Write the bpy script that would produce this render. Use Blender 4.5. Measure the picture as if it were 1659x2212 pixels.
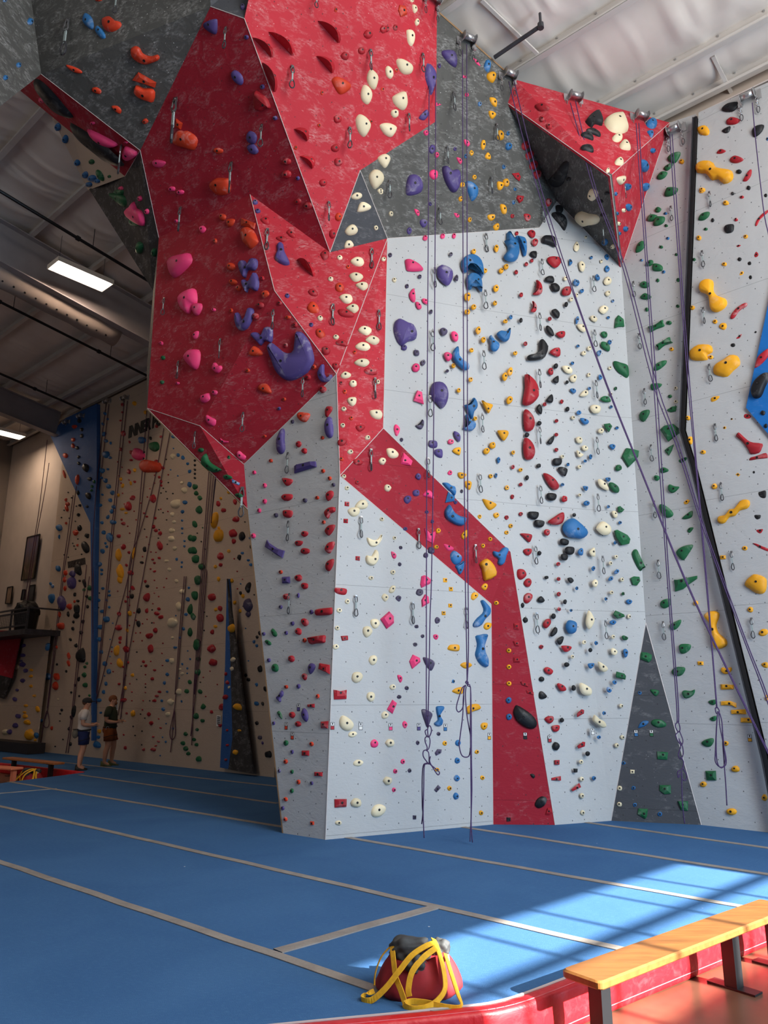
import bpy, bmesh, math, random
import numpy as np
from mathutils import Vector, Matrix, Quaternion
from mathutils.bvhtree import BVHTree
random.seed(7)
S = bpy.context.scene
for o in list(bpy.data.objects): bpy.data.objects.remove(o, do_unlink=True)
COL = S.collection
# ------------------------------------------------------------------ camera
FPX, HY, CH = 1600.0, 1498.0, 1.65
PITCH = math.atan((HY-1106)/FPX)
cam = bpy.data.cameras.new('camera'); cam_o = bpy.data.objects.new('camera', cam); COL.objects.link(cam_o)
cam.sensor_fit = 'VERTICAL'; cam.sensor_height = 24.0; cam.lens = 24.0*FPX/2212.0
cam_o.location = (0, 0, CH); cam_o.rotation_euler = (math.pi/2+PITCH, 0, 0)
cam.clip_end = 200
S.camera = cam_o
# building axes: D1 runs along the back wall (to the far side), D2 runs towards the back wall
A1 = math.radians(48.8)
D1 = Vector((-math.sin(A1), math.cos(A1), 0)); D2 = Vector((math.cos(A1), math.sin(A1), 0))
UP = Vector((0, 0, 1))
def B(d1, d2, z=0): return D1*d1 + D2*d2 + UP*z
# ------------------------------------------------------------------ world, sun, added fill lights
W = bpy.data.worlds.new('sky'); S.world = W; W.use_nodes = True
bg = W.node_tree.nodes['Background']; bg.inputs[0].default_value = (0.55, 0.72, 1.0, 1); bg.inputs[1].default_value = 1.0
SUN_EL = math.atan(0.5)
sun = bpy.data.lights.new('sun', 'SUN'); sun.energy = 44.0; sun.angle = 0.009; sun.color = (1.0, 0.95, 0.86)
sun_o = bpy.data.objects.new('sun', sun); COL.objects.link(sun_o)
sdir = (D1*math.cos(SUN_EL) - UP*math.sin(SUN_EL))
sun_o.rotation_euler = sdir.to_track_quat('-Z', 'Y').to_euler(); sun_o.location = B(-20, 4, 12)
WIN_D1 = -6.0
def area(name, d1, d2, z, sx, sy, power, color, tilt=0.0):
    l = bpy.data.lights.new(name, 'AREA'); l.shape = 'RECTANGLE'; l.size = sx; l.size_y = sy; l.energy = power; l.color = color
    o = bpy.data.objects.new(name, l); COL.objects.link(o); o.location = B(d1, d2, z)
    d = (D1*math.cos(tilt) + UP*math.sin(tilt))
    o.rotation_euler = d.to_track_quat('-Z', 'Z').to_euler(); o.visible_camera = False
    return o
area('window_side_fill', WIN_D1+0.35, 5.9, 2.5, 4.0, 4.0, 880, (0.50, 0.76, 1.0))  # added fill, mostly in front of solid wall, standing in for daylight
area('upper_fill', WIN_D1+0.9, 4.0, 8.3, 8.5, 3.6, 1750, (1.0, 0.96, 0.90))  # added fill for the upper walls and roof; no high windows are built
r_ = area('rear_fill', 8.0, -8.6, 5.0, 12.0, 3.0, 270, (0.95, 0.97, 1.0)); r_.rotation_euler = D2.to_track_quat('-Z', 'Z').to_euler()  # added fill for the dark overhangs; the rear wall has no windows
S.view_settings.view_transform = 'Standard'; S.view_settings.look = 'None'
S.cycles.max_bounces = 5; S.cycles.diffuse_bounces = 3; S.cycles.glossy_bounces = 2; S.cycles.transmission_bounces = 2; S.cycles.caustics_reflective = False; S.cycles.caustics_refractive = False
S.view_settings.exposure = -0.5; S.view_settings.gamma = 1.0; S.view_settings.use_curve_mapping = False
# ------------------------------------------------------------------ pixel <-> place
FW = Vector((0, math.cos(PITCH), math.sin(PITCH))); CU = Vector((0, -math.sin(PITCH), math.cos(PITCH))); CR = Vector((1, 0, 0))
O = Vector((0, 0, CH))
def ray(x, y): return FW*FPX + CR*(x-829.5) + CU*(1106-y)
def gr(x, y, z=0.0):
    d = ray(x, y); return O + d*((z-CH)/d.z)
def aY(x, y, Y):
    d = ray(x, y); return O + d*(Y/d.y)
def on(x, y, P):
    d = ray(x, y); return O + d*((P[0]-O).dot(P[1])/d.dot(P[1]))
def pl(a, b, c): return (a, (b-a).cross(c-a).normalized())
def vpl(a, b): return pl(a, b, a+UP)
def cross_ray(x, y, p, n): return on(x, y, (p, n))
# ------------------------------------------------------------------ materials
MATS = {}
def lin(c): return tuple((v/12.92 if v <= 0.04045 else ((v+0.055)/1.055)**2.4) for v in c)
def rgb(r, g, b): return lin((r/255, g/255, b/255))
def newmat(name):
    m = bpy.data.materials.new(name); m.use_nodes = True
    nt = m.node_tree; b = nt.nodes['Principled BSDF']; MATS[name] = m
    return m, nt, b
def N(nt, t, **kw):
    n = nt.nodes.new(t)
    for k, v in kw.items(): setattr(n, k, v)
    return n
def L(nt, a, b): nt.links.new(a, b)
def ramp(nt, src, p0, p1, c0=(0, 0, 0, 1), c1=(1, 1, 1, 1)):
    r = N(nt, 'ShaderNodeValToRGB'); e = r.color_ramp.elements
    e[0].position = p0; e[1].position = p1; e[0].color = c0; e[1].color = c1
    L(nt, src, r.inputs[0]); return r.outputs[0]
def mixc(nt, fac, a, b, mode='MIX'):
    m = N(nt, 'ShaderNodeMix'); m.data_type = 'RGBA'; m.blend_type = mode
    for sock, v in ((m.inputs[0], fac), (m.inputs[6], a), (m.inputs[7], b)):
        if isinstance(v, (int, float)): sock.default_value = v
        elif isinstance(v, tuple): sock.default_value = v if len(v) == 4 else (*v, 1)
        else: L(nt, v, sock)
    return m.outputs[2]
def math_(nt, op, a, b=None):
    m = N(nt, 'ShaderNodeMath'); m.operation = op
    for i, v in enumerate((a, b)):
        if v is None: continue
        if isinstance(v, (int, float)): m.inputs[i].default_value = v
        else: L(nt, v, m.inputs[i])
    return m.outputs[0]
def noise(nt, vec, scale, detail=4, dist=0.0, rough=0.55):
    n = N(nt, 'ShaderNodeTexNoise'); n.inputs['Scale'].default_value = scale; n.inputs['Detail'].default_value = detail
    n.inputs['Distortion'].default_value = dist; n.inputs['Roughness'].default_value = rough
    if vec is not None: L(nt, vec, n.inputs['Vector'])
    return n.outputs[0]
def mapping(nt, vec, scale=(1, 1, 1), rot=(0, 0, 0), loc=(0, 0, 0)):
    m = N(nt, 'ShaderNodeMapping'); m.inputs['Scale'].default_value = scale; m.inputs['Rotation'].default_value = rot
    m.inputs['Location'].default_value = loc; L(nt, vec, m.inputs['Vector']); return m.outputs[0]
def bump(nt, b, h, strength=0.2, dist=0.02):
    n = N(nt, 'ShaderNodeBump'); n.inputs['Strength'].default_value = strength; n.inputs['Distance'].default_value = dist
    L(nt, h, n.inputs['Height']); L(nt, n.outputs[0], b.inputs['Normal'])
def plain(name, c, rough=0.6, metal=0.0, var=0.0, vscale=8, spec=0.5):
    if name in MATS: return MATS[name]
    m, nt, b = newmat(name); b.inputs['Roughness'].default_value = rough; b.inputs['Metallic'].default_value = metal
    b.inputs['Specular IOR Level'].default_value = spec
    tc = N(nt, 'ShaderNodeTexCoord')
    n = noise(nt, tc.outputs['Object'], vscale, 4)
    f = ramp(nt, n, 0.35, 0.7)
    L(nt, mixc(nt, f, tuple(v*(1-var) for v in c), tuple(min(1, v*(1+var)) for v in c)), b.inputs['Base Color'])
    return m
def panel_mat(name, c, chalk=0.5, grime=0.1, dots=True, seam=True, chalk_col=(0.72, 0.72, 0.72)):
    """textured climbing panel: paint, smeared chalk, scuffs, bolt holes on a grid"""
    m, nt, b = newmat(name); b.inputs['Roughness'].default_value = 0.75; b.inputs['Specular IOR Level'].default_value = 0.3
    uv = N(nt, 'ShaderNodeUVMap').outputs[0]
    big = noise(nt, uv, 0.7, 3)
    base = mixc(nt, ramp(nt, big, 0.3, 0.7), tuple(v*(1-grime) for v in c), tuple(min(1, v*(1+grime*0.5)) for v in c))
    # chalk: soft dabs and fine strokes left by hands and shoes
    a = noise(nt, mapping(nt, uv, (1.0, 1.5, 1), (0, 0, 0.5)), 4.2, 3, 0.9, 0.6)
    a2 = noise(nt, mapping(nt, uv, (1.0, 2.6, 1), (0, 0, -0.7)), 17.0, 3, 0.5, 0.65)
    ch = math_(nt, 'MULTIPLY', ramp(nt, a, 0.60-0.16*chalk, 0.95-0.12*chalk), ramp(nt, a2, 0.40, 0.80))
    sc = noise(nt, mapping(nt, uv, (1.0, 6.0, 1), (0, 0, 0.9)), 7.0, 2, 0.6)
    ch = math_(nt, 'MAXIMUM', ch, math_(nt, 'MULTIPLY', ramp(nt, sc, 0.72, 0.80), 0.45*min(1, chalk+0.1)))
    sp = N(nt, 'ShaderNodeTexVoronoi'); sp.inputs['Scale'].default_value = 14.0; L(nt, uv, sp.inputs['Vector'])
    spk = math_(nt, 'MULTIPLY', math_(nt, 'LESS_THAN', sp.outputs['Distance'], 0.09), ramp(nt, big, 0.42, 0.6))
    ch = math_(nt, 'MAXIMUM', ch, math_(nt, 'MULTIPLY', spk, 0.8*min(1.0, chalk)))
    ch = math_(nt, 'MULTIPLY', ch, min(1.0, 0.25+chalk*0.65))
    col = mixc(nt, ch, base, chalk_col)
    # dull rubber scuffs
    g = noise(nt, mapping(nt, uv, (3, 1, 1), (0, 0, 0.3), (3, 1, 0)), 3.0, 2, 0.5)
    col = mixc(nt, math_(nt, 'MULTIPLY', ramp(nt, g, 0.62, 0.8), 0.35*grime*4), col, tuple(v*0.55 for v in c))
    if dots:
        v = N(nt, 'ShaderNodeTexVoronoi'); v.inputs['Randomness'].default_value = 0.08; v.inputs['Scale'].default_value = 1.0
        L(nt, mapping(nt, uv, (7.64, 5.89, 1), (0, 0, math.pi/4)), v.inputs['Vector'])
        d = math_(nt, 'LESS_THAN', v.outputs['Distance'], 0.052)
        col = mixc(nt, math_(nt, 'MULTIPLY', d, 0.85), col, (0.03, 0.03, 0.035))
    if seam:
        sx = N(nt, 'ShaderNodeSeparateXYZ'); L(nt, uv, sx.inputs[0])
        fr = math_(nt, 'FRACT', math_(nt, 'ADD', math_(nt, 'MULTIPLY', sx.outputs[1], 0.68), 0.13))
        col = mixc(nt, math_(nt, 'MULTIPLY', math_(nt, 'LESS_THAN', fr, 0.004), 0.6), col, tuple(v*0.3 for v in c))
    L(nt, col, b.inputs['Base Color'])
    bump(nt, b, math_(nt, 'ADD', a, math_(nt, 'MULTIPLY', a2, 0.5)), 0.22, 0.03)
    return m
def hold_mat(name, c, chalk=0.35, rough=0.55):
    m, nt, b = newmat(name); b.inputs['Roughness'].default_value = rough; b.inputs['Specular IOR Level'].default_value = 0.35
    tc = N(nt, 'ShaderNodeTexCoord'); oi = N(nt, 'ShaderNodeObjectInfo')
    rnd = oi.outputs['Random']
    va = N(nt, 'ShaderNodeVectorMath'); va.operation = 'ADD'; L(nt, tc.outputs['Object'], va.inputs[0])
    cv = N(nt, 'ShaderNodeCombineXYZ'); L(nt, math_(nt, 'MULTIPLY', rnd, 40), cv.inputs[0]); L(nt, cv.outputs[0], va.inputs[1])
    n1 = noise(nt, va.outputs[0], 7, 5, 0.6)
    n2 = noise(nt, va.outputs[0], 40, 3)
    f = math_(nt, 'MULTIPLY', ramp(nt, n1, 0.55, 0.85), chalk)
    f = math_(nt, 'MULTIPLY', f, math_(nt, 'ADD', rnd, 0.35))
    shade = mixc(nt, rnd, tuple(v*0.82 for v in c), tuple(min(1, v*1.12) for v in c))
    L(nt, mixc(nt, f, shade, (0.75, 0.73, 0.72)), b.inputs['Base Color'])
    bump(nt, b, n2, 0.12, 0.01)
    return m
HC = {'r': (170, 32, 44), 'o': (206, 62, 34), 'p': (82, 68, 128), 'k': (240, 66, 124), 'b': (46, 110, 168), 'y': (238, 168, 32),
      'c': (236, 222, 188), 'g': (30, 98, 60), 'x': (26, 27, 31), 'v': (78, 70, 96), 'w': (232, 230, 226)}
CW = {'r': 'red', 'o': 'orange-red', 'p': 'purple', 'k': 'pink', 'b': 'blue', 'y': 'yellow', 'c': 'cream', 'g': 'green', 'x': 'black', 'v': 'violet-grey', 'w': 'white'}
for k, c in HC.items(): hold_mat('hold_'+CW[k], rgb(*c), {'x': 0.28}.get(k, 0.55 if k in 'pvrob' else 0.3))
plain('bolt', (0.02, 0.02, 0.022), 0.45, 0.6)
plain('steel', (0.55, 0.55, 0.56), 0.32, 0.9, 0.1)
plain('draw_steel', (0.20, 0.20, 0.21), 0.35, 0.8, 0.1)
plain('dark_steel', (0.06, 0.06, 0.07), 0.5, 0.4, 0.2)
plain('sling', rgb(158, 172, 172), 0.85, 0, 0.35, 60)
plain('orange_gate', rgb(196, 110, 62), 0.4, 0.3)
plain('rope', rgb(74, 54, 98), 0.85, 0, 0.3, 120)
plain('rope_dark', rgb(96, 60, 80), 0.9, 0, 0.25, 90)
# ------------------------------------------------------------------ mesh helpers
def link(o, parent=None):
    COL.objects.link(o)
    if parent is not None: o.parent = parent
    return o
def empty(name, loc=(0, 0, 0), rz=0.0):
    o = bpy.data.objects.new(name, None); o.empty_display_size = 0.1; o.location = loc; o.rotation_euler = (0, 0, rz); COL.objects.link(o); return o
def tag(o, label, cat=None, group=None, kind=None):
    o['label'] = label
    if cat: o['category'] = cat
    if group: o['group'] = group
    if kind: o['kind'] = kind
    return o
def mesh(name, verts, faces, mat, parent=None, smooth=False, uvs=None):
    me = bpy.data.meshes.new(name); me.from_pydata([tuple(v) for v in verts], [], faces); me.update()
    me.materials.append(MATS[mat] if isinstance(mat, str) else mat)
    if smooth: me.polygons.foreach_set('use_smooth', [True]*len(me.polygons))
    if uvs is not None:
        ul = me.uv_layers.new(name='UVMap')
        for l in me.loops: ul.data[l.index].uv = uvs[l.vertex_index]
    return link(bpy.data.objects.new(name, me), parent)
class MB:
    """collects simple solids into one mesh"""
    def __init__(s): s.v = []; s.f = []
    def add(s, vs, fs):
        n = len(s.v); s.v += [tuple(v) for v in vs]; s.f += [tuple(i+n for i in f) for f in fs]; return s
    def box(s, c, size, M=None):
        x, y, z = (d/2 for d in size)
        vs = [Vector((a*x, b*y, d*z)) for d in (-1, 1) for b in (-1, 1) for a in (-1, 1)]
        if M is not None: vs = [M @ v for v in vs]
        vs = [v+Vector(c) for v in vs]
        return s.add(vs, [(0, 2, 3, 1), (4, 5, 7, 6), (0, 1, 5, 4), (2, 6, 7, 3), (0, 4, 6, 2), (1, 3, 7, 5)])
    def bar(s, a, b, w, h, up=UP):
        a, b = Vector(a), Vector(b); t = (b-a).normalized(); sd = t.cross(up)
        sd = sd.normalized() if sd.length > 1e-5 else Vector((1, 0, 0)); u = sd.cross(t).normalized()
        vs = []
        for p in (a, b):
            for i, j in ((-1, -1), (1, -1), (1, 1), (-1, 1)): vs.append(p+sd*(i*w/2)+u*(j*h/2))
        return s.add(vs, [(0, 1, 2, 3), (7, 6, 5, 4), (0, 4, 5, 1), (1, 5, 6, 2), (2, 6, 7, 3), (3, 7, 4, 0)])
    def tube(s, pts, r, n=6, closed=False, caps=True):
        pts = [Vector(p) for p in pts]; m = len(pts); rs = r if isinstance(r, (list, tuple)) else [r]*m
        ref = None; rings = []
        for i, p in enumerate(pts):
            if closed: t = pts[(i+1) % m]-pts[i-1]
            else: t = pts[min(i+1, m-1)]-pts[max(i-1, 0)]
            t = t.normalized() if t.length > 1e-9 else Vector((0, 0, 1))
            if ref is None: ref = t.orthogonal().normalized()
            ref = (ref - t*ref.dot(t)); ref = ref.normalized() if ref.length > 1e-6 else t.orthogonal().normalized()
            bi = t.cross(ref)
            rings.append([p+(ref*math.cos(2*math.pi*k/n)+bi*math.sin(2*math.pi*k/n))*rs[i] for k in range(n)])
        vs = [v for g in rings for v in g]; fs = []
        for i in range(m if closed else m-1):
            j = (i+1) % m
            for k in range(n): fs.append((i*n+k, i*n+(k+1) % n, j*n+(k+1) % n, j*n+k))
        if not closed and caps: fs += [tuple(range(n-1, -1, -1)), tuple((m-1)*n+k for k in range(n))]
        return s.add(vs, fs)
    def cyl(s, a, b, r, n=12): return s.tube([a, b], r, n)
    def lathe(s, prof, n=16, c=(0, 0, 0)):
        vs = []; c = Vector(c)
        for r, z in prof:
            for k in range(n): vs.append(c+Vector((r*math.cos(2*math.pi*k/n), r*math.sin(2*math.pi*k/n), z)))
        fs = []
        for i in range(len(prof)-1):
            for k in range(n): fs.append((i*n+k, i*n+(k+1) % n, (i+1)*n+(k+1) % n, (i+1)*n+k))
        fs += [tuple(range(n-1, -1, -1)), tuple((len(prof)-1)*n+k for k in range(n))]
        return s.add(vs, fs)
    def build(s, name, mat, parent=None, smooth=False): return mesh(name, s.v, s.f, mat, parent, smooth)
def catmull(pts, sub=4, closed=False):
    pts = [Vector(p) for p in pts]; n = len(pts); out = []
    rng = range(n if closed else n-1)
    for i in rng:
        p0 = pts[(i-1) % n] if closed else pts[max(i-1, 0)]; p1 = pts[i]; p2 = pts[(i+1) % n]; p3 = pts[(i+2) % n] if closed else pts[min(i+2, n-1)]
        for k in range(sub):
            t = k/sub
            out.append(0.5*((2*p1)+(p2-p0)*t+(2*p0-5*p1+4*p2-p3)*t*t+(3*p1-p0-3*p2+p3)*t*t*t))
    if not closed: out.append(pts[-1])
    return out
def ordinal(i):
    w = ['', 'first', 'second', 'third', 'fourth', 'fifth', 'sixth', 'seventh', 'eighth', 'ninth', 'tenth', 'eleventh', 'twelfth']
    if i < len(w): return w[i]
    return '%d%s' % (i, 'th' if 10 <= i % 100 <= 20 else {1: 'st', 2: 'nd', 3: 'rd'}.get(i % 10, 'th'))
# ================================================================== setting: colours of the panels
panel_mat('p_white', rgb(188, 190, 192), 0.10, 0.05)
panel_mat('p_white_far', rgb(194, 176, 158), 0.0, 0.04, dots=False)
panel_mat('p_grey', rgb(84, 84, 82), 0.95, 0.15, seam=False)
panel_mat('p_charcoal', rgb(62, 60, 60), 0.75, 0.15, seam=False)
panel_mat('p_slate', rgb(72, 74, 80), 0.45, 0.12)
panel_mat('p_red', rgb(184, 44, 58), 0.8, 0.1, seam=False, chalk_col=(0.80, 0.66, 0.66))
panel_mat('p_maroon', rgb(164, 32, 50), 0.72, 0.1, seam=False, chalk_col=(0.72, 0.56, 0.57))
panel_mat('p_band', rgb(158, 30, 48), 0.38, 0.08, chalk_col=(0.75, 0.6, 0.62))
panel_mat('p_blue', rgb(24, 108, 186), 0.2, 0.1, dots=False, seam=False)
panel_mat('p_bluefar', rgb(52, 96, 160), 0.2, 0.1, dots=False, seam=False)
plain('ply', rgb(150, 118, 84), 0.8, 0, 0.15)
plain('edge_trim', rgb(214, 206, 204), 0.5, 0.2)
# ================================================================== main wall geometry (all points in metres)
g = {}
g['a'] = gr(612, 1800); g['b'] = gr(703, 1814); g['r'] = gr(1065, 1781); g['q'] = gr(1199, 1782)
g['b4'] = gr(1320, 1773); g['b5'] = gr(1515, 1782); K = gr(1412, 1769); B6 = gr(1659, 1798)
g['c'] = aY(734, 1028, g['b'].y)
WLp = pl(g['b'], g['r'], g['c']); LPp = pl(g['a'], g['b'], g['c']); WUp = vpl(g['q'], K); RWp = vpl(K, B6)
g['d'] = on(727, 808, LPp); g['e'] = on(527, 1003, LPp); g['h'] = on(535, 1100, LPp)
g['s'] = on(1061, 1305, WLp)
for k, p in dict(n=(837, 515), o=(828, 925), p=(1103, 1192), w=(1165, 492), v=(1203, 435)).items(): g[k] = on(*p, WUp)
cl = (K - UP, (WUp[1].cross(RWp[1])).normalized())
def corner(z): return Vector((K.x, K.y, z))
for k, p in dict(t=(1395, 1345), u=(1342, 578)).items(): g[k] = on(*p, RWp)
g['s'] = on(1061, 1305, pl(g['p'], g['q'], g['r']))
g['k'] = aY(540, 420, 9.3)
RRp = pl(g['n'], g['d'], g['k']); g['m'] = on(713, 545, RRp); g['l'] = on(593, 628, RRp)
LM2p = pl(g['l'], g['d'], g['e']); g['g'] = on(432, 920, LM2p)
LM1p = pl(g['k'], g['l'], g['g']); g['j'] = on(343, 513, LM1p); g['f'] = on(318, 882, LM1p)
DMp = pl(g['j'], g['k'], g['m']); g['C'] = on(528, 40, DMp)
g['D'] = on(455, 14, DMp); g['E'] = on(303, 325, DMp)
GU_LEAN = 23
GUp = (g['n'], (Matrix.Rotation(math.radians(GU_LEAN), 3, (g['w']-g['n']).normalized()) @ WUp[1]).normalized())
for k, p in dict(x=(778, 368), br=(942, 262), y=(1097, 223), A=(1113, 172), gt=(948, 26), gtl=(944, -12)).items(): g[k] = on(*p, GUp)
BRp = pl(g['C'], g['m'], g['br'])
g['bt1'] = on(546, -40, BRp); g['bt2'] = on(846, -12, BRp)
g['z'] = on(1318, 380, pl(g['y'], g['v'], g['u']))
for k, p in dict(Bq=(1447, 265), g0=(1503, 246), g1=(1474, 930), g2=(1500, 1010), g3=(1655, 1640)).items(): g[k] = on(*p, RWp)
g['g4'] = g['g3'] + (g['g3']-g['g2'])*0.14; g['g4'].z = 0
# the wall beyond the dark gap stands a hand's width proud
RW2p = (K - D2*0.06, RWp[1])
r2 = {k: on(*p, RW2p) for k, p in dict(a=(1509, 243), b=(1482, 930), c=(1506, 1008), d=(1662, 1640), t=(1659, 178)).items()}
r2['e'] = r2['d'] + (r2['d']-r2['c'])*0.14; r2['e'].z = 0
far_r = D1*(-3.0) + D2*(r2['t'].dot(D2))
r2['f'] = Vector((far_r.x, far_r.y, 0)); r2['h'] = Vector((far_r.x, far_r.y, r2['t'].z)); r2['tt'] = r2['t']
bl = [on(1690, 520, RW2p), on(1659, 668, RW2p), on(1613, 882, RW2p), on(1700, 985, RW2p), on(1760, 760, RW2p)]
bl = [p - D2*0.035 for p in bl]
# arch over to the upper side
g['F'] = aY(89, 160, g['E'].y-0.75); DGp = pl(g['D'], g['E'], g['F'])
g['ft'] = aY(61, -50, g['F'].y-0.3); g['dt'] = aY(453, -70, g['D'].y-0.2); g['gs'] = on(545, -60, pl(g['C'], g['D'], g['C']+Vector((0.1, 0.2, 1))))
g['lg1'] = aY(-60, 277, g['F'].y-1.0); g['lg2'] = aY(-60, -50, g['F'].y-1.25)
g['u1'] = aY(270, 381, g['E'].y+0.75); g['u2'] = aY(0, 160, g['F'].y+0.9)
g['c1'] = aY(192, 408, g['E'].y+2.0); g['c2'] = aY(228, 391, g['E'].y+1.6)
g['c3'] = aY(331, 628, g['j'].y+0.9); g['c4'] = aY(317, 800, g['f'].y+0.45)
g['t1'] = aY(113, 255, g['E'].y+1.0); g['t2'] = aY(150, 262, g['E'].y+0.9); g['t3'] = aY(190, 411, g['E'].y+2.1)
PANELS = []   # (id, description, verts, material)
POLY_V = []; POLY_F = []; POLY_ID = []
def panel(wall, desc, keys, mat, thick=0.035, label=None, tri=None, flip=None):
    vs = [g[k] if isinstance(k, str) else k for k in keys]
    n = Vector((0, 0, 0))
    for i in range(len(vs)): n += vs[i].cross(vs[(i+1) % len(vs)])
    n.normalize(); c = sum(vs, Vector())/len(vs)
    idx = list(range(len(vs)))
    if n.dot(O-c) < 0: idx.reverse(); n = -n
    faces = [tuple(idx)] if tri is None else []
    if tri is not None:
        for t in tri:
            tn = (vs[t[1]]-vs[t[0]]).cross(vs[t[2]]-vs[t[0]]); tc = (vs[t[0]]+vs[t[1]]+vs[t[2]])/3
            faces.append(t if tn.dot(O-tc) > 0 else t[::-1])
    u = UP.cross(n); u = u.normalized() if u.length > 1e-4 else Vector((1, 0, 0)); v = n.cross(u)
    org = Vector((0, 0, 0))
    # front and back skins with a rim: a real board, not a sheet
    k = len(vs); back = [p - n*thick for p in vs]
    allv = vs+back; fs = list(faces) + [tuple(i+k for i in f[::-1]) for f in faces]
    fs += [(idx[i], idx[i]+k, idx[(i+1) % k]+k, idx[(i+1) % k]) for i in range(k)]
    uvs = [((p-org).dot(u), (p-org).dot(v)) for p in allv]
    o = mesh('panel', allv, fs, mat, wall, uvs=uvs)
    o['label'] = label or desc
    base = len(POLY_V); POLY_V.extend(vs); pid = len(PANELS)
    from mathutils.geometry import tessellate_polygon
    for f in faces:
        for t in (tessellate_polygon([[vs[i] for i in f]]) if len(f) > 3 else [(0, 1, 2)]): POLY_F.append(tuple(f[i]+base for i in t)); POLY_ID.append(pid)
    PANELS.append((desc, o)); return o
wc = tag(empty('wall_center', g['b']), 'faceted climbing tower of white, red and grey panels', kind='structure')
wr = tag(empty('wall_right', g['b5']), 'tall pale climbing wall split by a dark gap', kind='structure')
def unparent_offset(e):  # children are given in world metres
    pass
for e in (wc, wr): e.location = (0, 0, 0)
panel(wc, 'grey prow panel', ['a', 'b', 'c', 'd', 'e', 'h'], 'p_white')
panel(wc, 'lower white panel', ['b', 'r', 's', 'c'], 'p_white', tri=[(0, 1, 2), (0, 2, 3)])
panel(wc, 'diagonal red band', ['o', 'p', 's', 'c'], 'p_band', tri=[(0, 1, 2), (0, 2, 3)])
panel(wc, 'red strip down to the mat', ['p', 'q', 'r', 's'], 'p_band', tri=[(0, 1, 2), (0, 2, 3)])
panel(wc, 'large white panel', ['n', 'o', 'p', 'q', 'b4', 't', 'u', 'v', 'w'], 'p_white')
panel(wc, 'narrow red prow panel', ['n', 'o', 'c', 'd'], 'p_red', tri=[(0, 1, 2), (0, 2, 3)])
panel(wc, 'red middle panel', ['k', 'm', 'n', 'd', 'l'], 'p_red')
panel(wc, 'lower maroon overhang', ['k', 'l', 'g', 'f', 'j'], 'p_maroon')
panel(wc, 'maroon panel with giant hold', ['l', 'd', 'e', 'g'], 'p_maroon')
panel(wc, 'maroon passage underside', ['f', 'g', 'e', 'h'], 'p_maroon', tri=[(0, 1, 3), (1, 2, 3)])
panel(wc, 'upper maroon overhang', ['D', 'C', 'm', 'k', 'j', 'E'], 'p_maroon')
panel(wc, 'bright red panel', ['C', 'm', 'x', 'br', 'bt2', 'bt1'], 'p_red', tri=[(0, 1, 2), (0, 2, 3), (0, 3, 4), (0, 4, 5)])
panel(wc, 'red sliver panel', ['br', 'bt2', 'gtl'], 'p_red')
panel(wc, 'small grey triangle', ['m', 'x', 'n'], 'p_slate')
panel(wc, 'large grey panel', ['x', 'n', 'w', 'v', 'y', 'A', 'gt', 'gtl', 'br'], 'p_grey', tri=[(0, 1, 2), (0, 2, 4), (2, 3, 4), (0, 4, 8), (8, 4, 5), (8, 5, 6), (8, 6, 7)])
panel(wc, 'dark grey corner panel', ['y', 'v', 'u', 'z'], 'p_grey')
panel(wc, 'red roofside panel', ['A', 'y', 'z', 'Bq'], 'p_red', tri=[(0, 1, 2), (0, 2, 3)])
panel(wc, 'narrow red wedge', ['z', 'u', 'Bq'], 'p_red')
panel(wc, 'dark grey arch panel', ['D', 'E', 'F', 'ft', 'dt'], 'p_grey', tri=[(0, 1, 2), (0, 2, 3), (0, 3, 4)])
panel(wc, 'grey arch top panel', ['D', 'C', 'bt1', 'gs', 'dt'], 'p_slate', tri=[(0, 1, 3), (1, 2, 3), (0, 3, 4)])
panel(wc, 'grey arch end', ['F', 'lg1', 'lg2', 'ft'], 'p_grey', tri=[(0, 1, 2), (0, 2, 3)])
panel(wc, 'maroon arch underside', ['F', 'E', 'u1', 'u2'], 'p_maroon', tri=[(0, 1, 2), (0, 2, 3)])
panel(wc, 'dark underarch panel', ['E', 'j', 'f', 'c4', 'c3', 'c1', 'c2', 'u1'], 'p_charcoal', tri=[(0, 1, 4), (1, 2, 3), (1, 3, 4), (0, 4, 7), (4, 6, 7), (4, 5, 6)])
panel(wc, 'tan panel behind the arch', ['t1', 't2', 'u1', 'c2', 't3'], 'p_white_far', tri=[(0, 1, 4), (1, 2, 4), (2, 3, 4)])
panel(wr, 'dark triangle at the mat', ['t', 'b4', 'b5'], 'p_slate')
panel(wr, 'pale wall beside the gap', ['u', 't', 'b5', 'g4', 'g3', 'g2', 'g1', 'g0', 'Bq'], 'p_white')
panel(wr, 'pale wall past the gap', [r2[k] for k in 'abcdefh'] + [r2['t']], 'p_white')
panel(wr, 'blue panel on the pale wall', bl, 'p_blue', thick=0.034)
# metal channel in the gap
mb = MB(); pts = [r2['a']-UP*0.07, r2['b'], r2['c'], r2['d'], r2['e']]; sh = (D1*0.042)
for i in range(4): mb.bar(pts[i]+sh-D2*0.02, pts[i+1]+sh-D2*0.02, 0.048, 0.03, D2)
o = mb.build('gap_channel', plain('channel_black', (0.012, 0.012, 0.014), 0.4, 0.3), wr)
mb = MB()
for i in range(4): mb.bar(pts[i]+sh*1.85-D2*0.03, pts[i+1]+sh*1.85-D2*0.03, 0.016, 0.04, D2)
mb.build('gap_edge', 'dark_steel', wr)
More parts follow.
